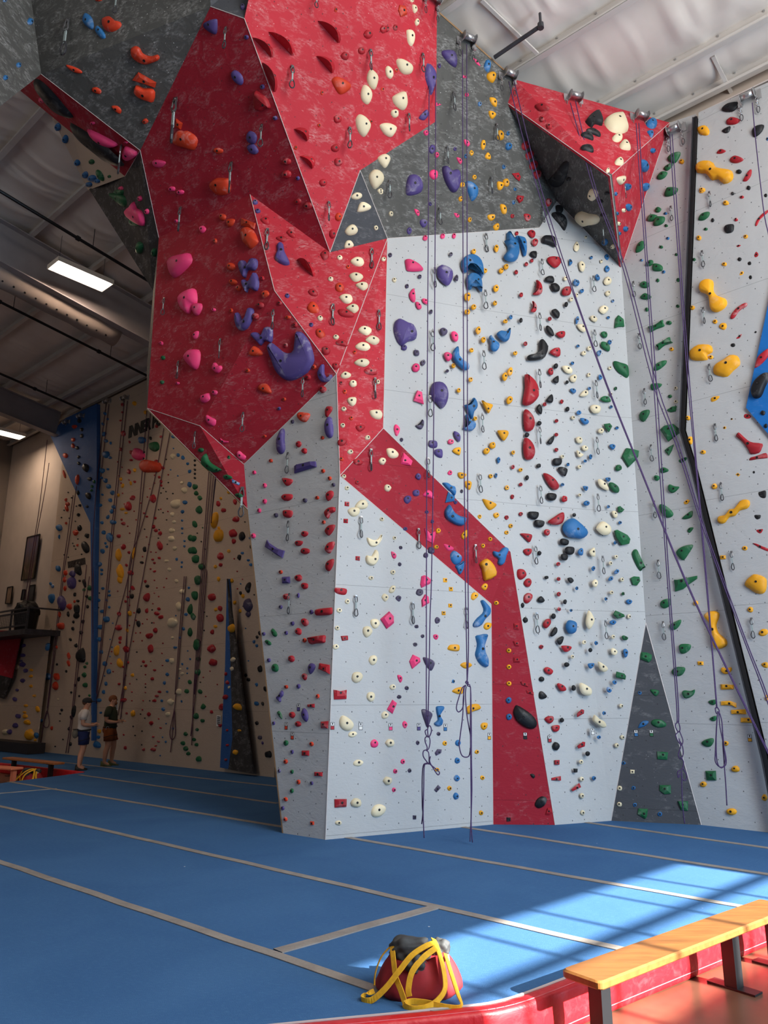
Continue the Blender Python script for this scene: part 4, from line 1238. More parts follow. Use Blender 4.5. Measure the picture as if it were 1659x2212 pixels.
gP 268,795 300,780 345,800 335,820 290,822
bX 345,820 415,855 405,875 345,850
gP 370,950 410,940 435,960 430,985 390,975
-Q 450,250 440,410
-Q 40,415 38,555
-Q 838,605 835,768
-Q 843,1195 840,1355
-Q 1455,1155 1445,1325
-Q 1575,-40 1560,120
-Q 1540,575 1540,745
-Q 437,910 430,1145
@830 830 4
pP 395,80 410,10 440,-20 500,-15 540,30 553,90 545,150 520,195 490,208 450,165 400,110
pP 603,405 640,420 658,450 655,490 635,492 605,450
pP 385,495 400,485 455,495 455,545 410,550 383,530
pP 432,575 450,562 500,565 503,630 470,632 435,605
vP 270,355 310,345 325,305 342,320 340,360 320,388 290,380
vs 149 481 32 36
vs 669 925 28 34
ps 293 798 52 60
ps 274 940 62 64
pP 168,985 195,962 230,970 232,1005 200,1035 172,1015
ps 616 1020 34 34
ps 367 1105 34 32
ps 415 1187 28 36
ps 180 1250 42 32
vs 405 1437 60 64
vs 358 1478 46 50
vs 142 1412 34 34
vs 133 1556 34 36
kX 283,55 325,70 330,110 340,175 300,160 252,145 260,110
kP 100,345 130,370 135,400 115,445 95,440 82,380
ks 575 497 54 46
kP 548,765 570,742 588,760 580,783 555,782
kX 165,590 245,665 230,705 138,690 142,650
kP 333,950 375,915 410,930 430,990 370,975 335,968
kX 345,1245 390,1290 440,1270 440,1300 420,1380 365,1350
kP 515,1380 550,1390 600,1415 590,1435 550,1440 520,1405
kP 60,1445 80,1450 105,1475 98,1505 75,1505 60,1470
ys 643 54 34 42
yP 840,140 880,160 937,180 920,220 900,252 870,210
yP 1057,130 1080,102 1108,115 1105,150 1075,173 1058,160
ys 787 296 34 38
yP 977,405 1000,398 1060,400 1075,430 1050,475 1030,487 1005,460
ys 935 528 54 58
ys 883 578 56 58
ys 1114 590 32 38
yP 590,580 615,550 660,548 655,605 640,610
ys 1179 740 36 36
yP 635,775 650,760 710,775 700,800 670,817 645,805
yP 690,845 725,832 755,850 745,905 725,910 700,885
ys 920 794 36 38
ys 1061 894 36 42
yP 850,1000 865,993 960,1030 965,1055 915,1088 880,1060
ys 967 1132 50 50
ys 824 1144 34 38
ys 1092 1225 36 38
ys 1056 1282 36 38
ys 466 1268 42 46
yP 665,1300 690,1270 718,1260 718,1310 690,1340 668,1330
ys 915 1338 38 40
ys 853 1397 36 42
ys 448 1407 40 38
yP 820,1555 850,1520 890,1507 930,1540 960,1590 965,1655 870,1700 850,1650 840,1590
bP 692,180 740,170 760,125 780,122 805,170 800,210 775,240 765,295 745,298 725,250 705,210
bP 700,270 720,262 740,310 785,330 788,370 760,400 730,402 682,390 685,370 720,345
bs 987 655 30 56
bs 966 787 24 42
bP 500,855 545,852 580,875 610,885 620,930 605,965 570,930 540,905
bX 550,930 610,970 605,1010 525,1025
bP 525,1085 560,1038 585,1070 610,1110 660,1140 710,1155 690,1215 640,1222 580,1195 535,1160 520,1120
bP 570,1470 600,1437 650,1470 670,1500 655,1545 610,1560 575,1520
bP 610,1570 650,1550 685,1525 685,1590 660,1640 640,1635 625,1600
bP 935,1455 950,1440 990,1450 1020,1415 1055,1408 1075,1430 1055,1480 1040,1540 1005,1567 975,1545 985,1510 950,1485
bs 1588 693 28 30
bs 1541 868 32 30
bP 1608,40 1640,38 1659,60 1640,80 1610,60
bP 1540,1240 1560,1190 1615,1158 1659,1175 1750,1260 1750,1310 1700,1335 1659,1330 1590,1322 1555,1285
rP 1205,240 1220,215 1250,235 1285,280 1300,340 1285,390 1240,410 1210,385 1203,300
rP 1205,485 1220,460 1255,480 1290,530 1302,590 1285,640 1240,655 1210,630 1200,550
rs 1386 174 32 34
rs 1534 150 30 38
rs 1488 316 32 32
rs 1488 436 32 32
rs 1488 567 34 36
rs 1111 715 32 38
rP 1375,768 1420,780 1480,830 1510,880 1500,905 1465,912 1420,870 1385,810
rs 1180 866 32 34
rs 1107 972 32 40
rs 1555 992 54 56
rs 1181 1121 34 36
rs 1058 1152 34 38
rP 1415,1185 1470,1145 1530,1108 1555,1115 1555,1170 1530,1205 1480,1215 1430,1205
rP 1175,1290 1240,1290 1278,1305 1270,1345 1250,1365 1200,1320
rs 1405 1280 56 58
rP 1203,1435 1230,1420 1275,1425 1270,1460 1240,1480 1210,1460
rs 1503 1553 34 36
rP 1150,1605 1195,1597 1222,1625 1225,1659 1180,1690 1150,1665
xP 1400,135 1445,85 1460,125 1450,160 1415,155
xP 1340,170 1365,215 1355,262 1315,215
xs 1583 215 36 42
xs 1340 338 38 42
xs 1233 438 40 42
xP 1407,500 1460,445 1467,480 1440,520
xP 1458,655 1475,640 1530,645 1530,690 1490,705 1460,690
xP 1500,725 1530,713 1583,735 1570,790 1550,790 1515,755
xs 1335 704 40 38
xs 1234 808 34 44
xP 1405,950 1430,938 1485,950 1485,990 1450,1007 1410,990
xP 1243,1115 1260,1100 1330,1105 1332,1145 1300,1170 1250,1150
xP 1300,1180 1330,1172 1382,1185 1380,1220 1350,1238 1305,1225
xs 1641 1130 30 34
xP 1520,1345 1545,1332 1592,1350 1590,1385 1560,1392 1525,1380
xP 1563,1420 1590,1402 1640,1412 1638,1460 1605,1475 1568,1460
xP 1527,1475 1545,1465 1585,1475 1582,1515 1555,1522 1530,1508
xs 1341 1460 34 40
cP 17,570 35,552 80,560 122,600 115,630 75,642 35,625
cs 28 897 64 62
cs 88 1330 32 36
cs 75 1625 44 44
cs 1632 290 34 34
cs 1540 627 34 34
-Q 390,115 390,280
-Q 840,270 845,415
-Q 375,650 372,805
-Q 822,785 818,935
-Q 290,1260 288,1420
-Q 785,1395 788,1545
-Q 1335,380 1333,515
-Q 1343,885 1347,1030
-Q 1300,1405 1300,1555
@1244 830 4
bs 116 36 28 26
bP 5,240 30,225 48,245 35,262 10,260
bP 35,300 60,292 110,315 105,340 70,345
bs 305 195 28 26
bs 355 377 28 26
bP 290,525 320,517 342,535 325,565 300,550
bs 127 627 28 44
bs 80 663 30 28
bP 253,812 290,805 300,825 280,842
bP 60,880 105,885 95,920 75,912
bP 65,1025 90,1005 118,1020 110,1045 80,1048
bs 281 1057 28 28
bs 382 1195 30 28
bs 341 1370 30 28
bP 15,1445 45,1415 62,1430 60,1475 30,1475
bP 133,1590 155,1570 168,1590 150,1615
bP 330,1620 355,1600 375,1610 360,1635 335,1640
cP 35,95 70,55 100,55 105,90 65,107
cP 125,195 150,178 205,190 213,225 195,250 155,250 130,225
cs 302 88 24 36
cP 190,405 215,378 242,390 235,420 210,425
cP 0,470 25,452 55,475 50,508 15,505
cP 52,540 75,528 105,550 95,575 65,570
cP 5,570 35,590 65,610 40,632 15,620
cs 32 715 34 36
cP 190,830 210,820 260,860 285,915 255,912 205,880
cs 33 958 30 32
cP 310,1105 330,1093 358,1115 355,1150 330,1150
cP 175,1240 210,1195 240,1187 295,1230 302,1275 280,1300 230,1300 190,1270
cP 115,1445 155,1410 165,1440 165,1490 130,1480
cs 346 1492 32 34
cs 299 1548 32 36
gs 344 36 24 30
gP 210,128 240,103 280,110 302,150 250,153
gX 240,345 290,338 312,365 285,415 255,385
gX 395,625 430,555 470,560 540,580 530,640 450,720
gs 367 723 60 54
gP 285,855 310,848 360,880 375,920 360,938 320,925 288,880
gX 360,1060 380,1052 418,1085 395,1108 365,1105
gX 330,1265 350,1258 440,1305 465,1340 455,1380 390,1393 345,1325
gP 485,1465 515,1425 550,1490 580,1555 597,1590 570,1595 555,1615 520,1560
gP 645,20 660,-5 740,-5 735,20 690,50 655,50
gs 813 106 38 32
gX 785,225 830,195 872,188 865,235 820,243
gP 547,275 570,235 632,220 635,260 590,325 555,310
gX 730,395 770,360 845,345 895,385 900,420 800,498
gX 768,570 800,545 847,520 830,575 805,618 780,595
gP 890,655 950,630 958,650 920,678 895,675
gP 722,740 755,717 798,735 795,755 740,768
gs 699 811 52 50
gP 800,880 815,865 850,880 895,888 860,930 825,940 800,915
gP 720,1050 740,1035 800,1065 842,1115 830,1145 790,1155 750,1130 725,1085
gP 915,1160 960,1120 1000,1092 1013,1110 1000,1150 950,1167
gP 962,1270 980,1240 1018,1240 985,1285
gP 868,1450 900,1415 960,1390 1015,1390 985,1450 930,1522 880,1485
cs 865 36 34 32
cs 865 152 38 32
ys 970 293 40 40
yP 968,460 990,450 1012,465 1005,515 985,520 970,490
yP 1163,130 1185,110 1250,100 1245,125 1210,150 1170,158
ys 1420 146 42 36
ys 1353 305 40 36
ys 1289 378 38 34
ys 1102 588 52 38
yX 1372,785 1400,762 1432,790 1405,810
ys 1200 884 52 52
yX 933,1020 965,995 988,1005 965,1035 940,1038
yP 1222,1170 1240,1140 1290,1130 1330,1080 1370,1075 1420,1010 1470,995 1505,1010 1508,1050 1480,1080 1420,1095 1380,1140 1330,1150 1295,1195 1260,1207 1230,1195
ys 1463 1418 56 46
yX 1246,1480 1296,1478 1297,1512 1247,1514
yP 1455,1735 1480,1685 1510,1660 1540,1640 1600,1650 1650,1680 1656,1720 1650,1780 1620,1815 1560,1810 1500,1770
rP 1443,280 1455,258 1500,258 1538,285 1520,310 1480,313 1450,300
rP 1385,455 1405,418 1430,430 1490,485 1540,505 1622,515 1615,560 1590,600 1515,612 1490,570 1440,500
rP 1502,665 1510,635 1560,620 1650,592 1670,640 1640,650 1580,655
rP 1548,1265 1600,1250 1635,1250 1615,1290 1585,1300
rP 1525,1375 1560,1375 1620,1400 1670,1420 1665,1450 1610,1430 1550,1395
xs 1617 248 44 44
xs 1642 360 32 40
xP 1622,490 1640,470 1656,475 1656,530 1630,520
xs 1543 766 42 48
xP 1575,935 1600,925 1650,915 1660,950 1650,995 1610,995 1580,970
xP 1538,1130 1575,1125 1612,1130 1605,1165 1570,1178 1545,1160
-Q 165,-20 165,120
-Q 173,470 178,605
-Q 180,960 182,1098
-Q 222,1495 230,1640
-Q 598,50 607,175
-Q 655,535 660,665
-Q 683,1020 685,1155
-Q 717,1530 722,1680
-Q 1207,355 1220,490
-Q 1258,865 1265,1005
-Q 1350,1455 1365,1605
@415 1245 4
pX 782,5 848,2 848,60 782,62
rs 922 15 65 60
rP 945,70 960,55 1000,65 1000,100 970,112 948,95
rs 815 177 56 52
ps 918 165 28 44
ps 766 265 34 36
ps 1032 308 34 40
rP 1060,310 1075,285 1190,270 1213,275 1213,320 1180,335 1085,340 1065,330
rP 945,375 970,362 1005,385 1003,420 975,432 950,410
ps 869 407 36 38
rP 892,465 915,445 945,462 943,500 920,507 895,490
ps 815 488 30 36
ps 620 497 30 34
gP 685,465 700,450 735,490 730,520 705,518 688,490
os 973 554 36 40
rP 1007,540 1020,525 1145,508 1153,545 1145,575 1080,580 1025,587
gP 628,560 650,548 685,575 680,595 650,590
rs 862 712 52 58
ps 664 724 32 36
gP 688,790 705,757 735,760 750,795 735,825 700,820
pP 1003,790 1025,750 1065,765 1060,805 1022,847
rX 1095,800 1105,750 1190,765 1192,845 1150,825
rP 948,860 965,838 995,850 990,890 970,898
os 814 955 34 36
ps 921 951 34 42
pP 730,1045 755,1020 775,985 792,1005 785,1035 770,1050 768,1085 745,1075
os 1086 1037 34 42
rX 997,1108 1060,1100 1060,1135 1000,1130
pP 945,1185 965,1137 995,1165 1007,1220 990,1258 960,1235
gP 735,1175 755,1162 775,1195 780,1235 755,1215
rs 866 1197 52 60
rs 918 1276 52 50
ps 706 1268 28 36
rX 1115,1255 1178,1250 1175,1315 1118,1312
gs 813 1440 40 50
os 1033 1448 38 42
ps 865 1517 28 40
rX 950,1505 1012,1505 1012,1550 950,1550
os 810 1601 36 42
pT 921 1132
oT 814 1293
oT 867 1378
rT 1212 1293
wT 1456 1296
rP 1232,100 1260,98 1335,110 1330,155 1290,160 1235,140
cs 1341 218 44 46
cs 1270 295 50 42
cs 1253 448 44 42
rX 1283,515 1345,512 1348,550 1295,558
cs 1240 610 56 46
cP 1540,390 1555,370 1600,370 1622,405 1600,445 1570,450 1548,425
cP 1472,470 1485,437 1530,432 1558,470 1540,510 1505,530 1480,505
cP 1525,720 1540,690 1580,682 1600,710 1585,755 1555,768 1530,745
cP 1378,870 1395,832 1450,828 1475,860 1460,900 1420,922 1385,905
cP 1507,1035 1520,1005 1560,1000 1580,1025 1570,1070 1540,1085 1512,1060
cs 1545 15 46 38
rX 1220,980 1270,995 1335,980 1332,1060 1225,1065
cP 1270,1250 1290,1205 1330,1210 1385,1255 1395,1295 1370,1330 1320,1333 1280,1300
cP 1348,1365 1370,1342 1410,1342 1427,1365 1390,1392 1355,1385
kP 1540,1440 1555,1415 1580,1408 1600,1425 1610,1450 1590,1478 1550,1475
cP 1392,1610 1420,1585 1460,1588 1480,1610 1450,1640 1400,1635
-Q 852,160 850,325
-Q 1410,175 1412,345
@830 1245 4
kX 310,70 320,0 345,-10 365,0 400,30 395,65 320,100
kX 320,205 350,155 380,175 388,230 325,268
kX -35,370 40,303 78,345 80,405 20,455
kX 215,735 245,675 305,705 310,740 240,800
kP 112,855 140,855 158,880 145,918 125,905
kP 422,510 445,500 468,515 455,548 430,540
kX 70,1065 108,1095 70,1187 22,1150
kP 155,1270 175,1248 200,1275 185,1312 165,1305
ks 160 1600 40 46
vP 273,140 290,110 330,115 335,150 310,170 280,160
vP 95,190 120,165 148,180 130,220
vP 435,375 455,350 482,370 475,400 445,408
vs 279 434 38 34
vs 331 517 34 34
vs 268 590 38 36
vP 333,700 380,705 437,740 425,790 405,817 375,795 345,745
vs 194 965 36 40
vs 128 1042 40 36
vP 322,1150 360,1150 415,1185 400,1240 372,1310 345,1250 325,1190
vs 469 1360 36 36
vs 288 1438 32 40
vX 435,1525 460,1490 495,1495 490,1525 445,1550
yX 508,14 542,16 543,52 509,51
yX 558,92 592,94 592,128 559,127
yX 553,236 587,237 586,270 554,269
yX 495,301 529,302 529,336 496,335
yP 550,610 575,590 645,592 648,640 610,648 550,635
yP 655,765 690,742 745,750 757,775 710,797 680,790
yP 585,990 620,965 680,958 680,1010 640,1018 600,1005
yP 705,1150 730,1115 800,1100 828,1125 820,1150 760,1170 730,1190 710,1180
yP 748,190 760,145 800,140 812,165 795,190 770,207
yP 835,95 865,60 893,70 890,100 870,123
ys 968 230 46 38
yP 857,430 880,400 925,405 920,440 890,463 865,455
ys 1077 642 44 42
ys 1077 783 44 42
ys 1078 926 44 44
yP 832,1285 850,1265 892,1268 885,1310 860,1328 838,1315
ys 521 1442 38 44
ys 799 1517 38 38
bP 830,220 850,203 880,230 915,280 910,330 870,370 840,420 800,440 770,438 765,410 800,360 845,320 855,280
bP 785,520 820,505 885,497 880,540 860,600 870,660 892,710 890,780 855,780 810,740 783,680 790,640 800,580
bP 445,1130 470,1120 512,1122 512,1150 480,1200 505,1240 495,1285 465,1297 435,1285 430,1265 460,1240 450,1180
bs 597 908 26 34
bs 1075 1070 54 56
bs 1078 1215 52 58
bs 635 1440 50 56
bs 631 1592 50 54
bs 1615 294 26 26
bP 1568,440 1580,390 1610,378 1659,400 1659,470 1630,495 1590,490
rP 1205,60 1225,25 1255,18 1273,45 1260,85 1230,92
rP 1205,215 1210,165 1245,142 1280,160 1275,200 1235,235
rX 1118,405 1168,403 1165,462 1122,455
rX 1112,560 1166,557 1164,604 1128,602
rX 1115,700 1172,697 1172,742 1118,743
rX 1174,910 1245,925 1243,956 1190,940
rX 1224,985 1292,1000 1294,1026 1232,1010
rs 1507 22 34 36
rs 1508 154 36 40
rs 1511 283 34 36
rP 1370,420 1395,372 1435,370 1438,410 1400,450
rs 1357 609 36 38
rP 1528,605 1570,597 1620,610 1600,645 1560,652
rP 1380,800 1410,782 1460,815 1440,850 1395,835
rP 1492,940 1510,922 1560,950 1572,985 1525,990
rP 1385,1235 1410,1210 1460,1210 1460,1250 1425,1273
rP 1447,1300 1470,1285 1515,1290 1505,1335 1465,1342
rX 1470,1588 1514,1586 1512,1628 1472,1628
xs 1195 250 32 46
xs 1402 10 36 30
xs 1218 378 44 50
xP 1322,205 1355,170 1388,210 1355,228
xs 1562 220 34 44
xP 1582,20 1615,10 1638,40 1610,60
xs 1462 345 40 50
xP 1435,500 1470,440 1495,450 1490,490 1450,522
xP 1490,550 1525,520 1552,525 1535,580 1510,590
xs 1577 762 46 44
xs 1360 887 48 44
xP 1340,1000 1370,995 1408,1040 1370,1060 1338,1050
xs 1636 965 38 50
xs 1535 1243 36 42
xP 1115,1160 1130,1120 1150,1113 1200,1140 1270,1190 1315,1245 1318,1290 1290,1318 1240,1315 1180,1280 1140,1240 1118,1190
xs 1484 1467 66 76
cP 38,125 60,85 90,80 97,100 80,140 50,145
cP -25,180 0,148 35,170 30,200 5,220
cs 72 958 58 52
cP -25,1190 5,1165 38,1190 25,1225 -15,1230
cs 47 1440 78 74
cs 1627 695 32 36
kT 55 1300
pT 298 1300
bT 527 1305
yT 907 1382
xT 1218 1378
rT 1430 1404
-Q 240,235 240,410
-Q 703,280 700,450
-Q 1310,325 1320,490
@1244 1245 4
cP 138,55 165,25 190,45 180,88 155,90
cs 398 28 32 38
cs 308 140 34 36
cP 85,390 100,310 118,297 150,350 158,390 135,440 112,458 92,430
cs 459 348 32 40
cs 322 524 32 38
cs 70 571 36 38
cP 303,630 325,620 360,650 340,682 310,670
cP 190,745 205,738 265,780 275,810 240,826 205,800
cP 28,940 50,920 120,960 137,990 130,1025 90,1030 45,1005
cs 391 1120 34 36
cP 143,1240 160,1195 200,1230 245,1255 258,1300 220,1307 165,1270
cs 401 1392 34 38
cs 352 1462 36 42
cs 45 1604 38 40
bP 280,25 300,0 322,5 318,30 290,38
bs 260 195 26 30
bP 433,210 460,198 487,215 470,240 445,235
bP 290,395 315,377 350,390 335,415 305,415
bs 175 577 32 36
bs 8 103 26 34
bP 410,640 430,625 450,650 440,695 420,695
bP 105,755 155,750 155,775 130,798 110,785
bP 265,965 285,955 310,985 295,1005 270,995
bP 317,905 340,897 355,915 340,935 320,925
bs 244 1182 32 34
bs 199 1390 34 32
bs 552 1007 36 32
bP 535,1310 560,1260 600,1245 630,1255 610,1285 570,1305
bs 412 1613 42 28
gX 470,15 500,0 545,5 553,40 525,80 490,75
gs 408 150 26 30
gX 320,330 340,295 415,330 420,350 360,367
gP 397,520 415,510 450,528 440,550 410,548
gX 343,860 350,822 415,840 430,860 425,893 350,875
gX 555,700 565,655 620,660 658,680 655,720 630,745 560,715
gP 640,978 715,985 712,1020 685,1035
gP 650,1255 680,1235 740,1240 782,1275 770,1300 710,1308 660,1285
gX 700,1513 797,1520 790,1585 705,1580
gX 850,30 880,30 950,15 1050,-5 1050,20 985,65 930,110 860,132 858,90
gP 730,230 760,200 820,195 815,250 770,278 735,265
gP 808,430 830,405 905,373 905,410 870,455 825,465
gP 893,600 920,583 992,590 985,635 945,665 910,668 895,640
gP 827,820 860,785 935,785 945,810 920,850 880,863 840,850
gP 918,1010 935,985 990,990 1030,978 1020,1020 980,1050 940,1052
gP 1143,1085 1170,1068 1215,1068 1205,1105 1175,1112
gP 1155,1230 1185,1210 1215,1208 1210,1245 1180,1252
gP 1083,1440 1120,1410 1185,1398 1192,1430 1165,1470 1120,1472
ys 1036 230 44 46
yP 1108,345 1140,308 1200,298 1240,320 1235,370 1215,420 1235,490 1300,545 1310,585 1290,610 1230,630 1195,610 1170,540 1165,460 1150,400
yX 1050,735 1103,735 1103,768 1055,768
yP 1253,815 1265,785 1300,795 1340,785 1348,810 1320,840 1280,843
yX 1250,932 1365,938 1365,975 1255,980
yX 1252,1080 1330,1075 1388,1095 1388,1135 1350,1115 1255,1115
yX 1340,1155 1465,1148 1475,1192 1345,1190
yX 1425,1222 1558,1222 1558,1270 1425,1262
ys 1510 288 54 52
yP 1580,490 1610,455 1660,460 1660,500 1620,520 1585,510
yP 1600,760 1630,742 1660,745 1660,792 1625,788
ys 1297 1443 48 44
ys 1650 1050 30 60
xs 125 637 34 42
xs 102 1533 40 42
rX 8,1185 50,1147 70,1155 68,1185 10,1217
rX 12,1465 60,1428 80,1432 75,1470 20,1488
wT 145 1340
bT 520 1355
gT 653 1355
yT 1503 1398
-Q 245,390 250,540
-Q 760,400 770,550
-Q 1522,370 1530,535
@580 1590 4
ps 95 300 28 34
gs 204 307 30 38
rX 398,310 467,312 467,348 398,345
os 261 397 34 44
ps 374 407 30 34
gs 203 473 34 42
os 149 547 36 38
ps 124 623 32 38
os 148 718 36 42
oX 362,736 395,738 394,768 364,769
rX 568,545 675,543 672,610 570,618
cs 755 578 92 84
cP 885,660 910,605 960,588 1010,610 1005,655 960,695 905,698
cs 605 750 58 44
ks 1094 304 36 42
ks 1083 465 34 40
cs 1028 387 80 76
vs 1218 298 36 40
ys 1456 290 44 36
vX 1428,465 1465,420 1488,445 1450,487
vX 1246,684 1276,685 1275,720 1247,720
ys 1562 451 40 46
bs 1625 364 54 58
bs 1617 519 50 60
@990 1590 4
ys 207 360 40 40
ys 196 664 40 44
xP 620,330 645,325 665,345 650,368 630,350
xP 660,585 680,545 720,520 760,530 765,560 745,600 700,625 668,610
rX 750,680 770,620 800,618 812,660 790,680
xX 416,702 453,704 452,735 418,740
rX 805,362 885,345 887,385 805,382
xX 995,280 1030,282 1028,314 998,316
rX 975,460 1045,405 1060,440 985,478
cs 1066 372 36 42
cs 1068 515 38 48
cs 1073 663 40 46
bs 1172 364 36 38
@1244 1590 4
cX 468,290 508,292 506,325 470,326
cs 377 452 46 46
cs 376 590 46 44
bs 497 448 38 36
bs 510 594 36 36
bs 726 675 44 42
gX 723,423 820,423 822,498 765,503 722,470
gX 877,562 970,562 968,648 910,640
gX 540,625 622,628 615,695 600,717 532,675
gX 1120,300 1210,300 1215,383 1132,383
ys 1380 285 78 60
ys 1102 416 62 52
ys 1345 653 90 64
ys 1630 532 50 60
"""
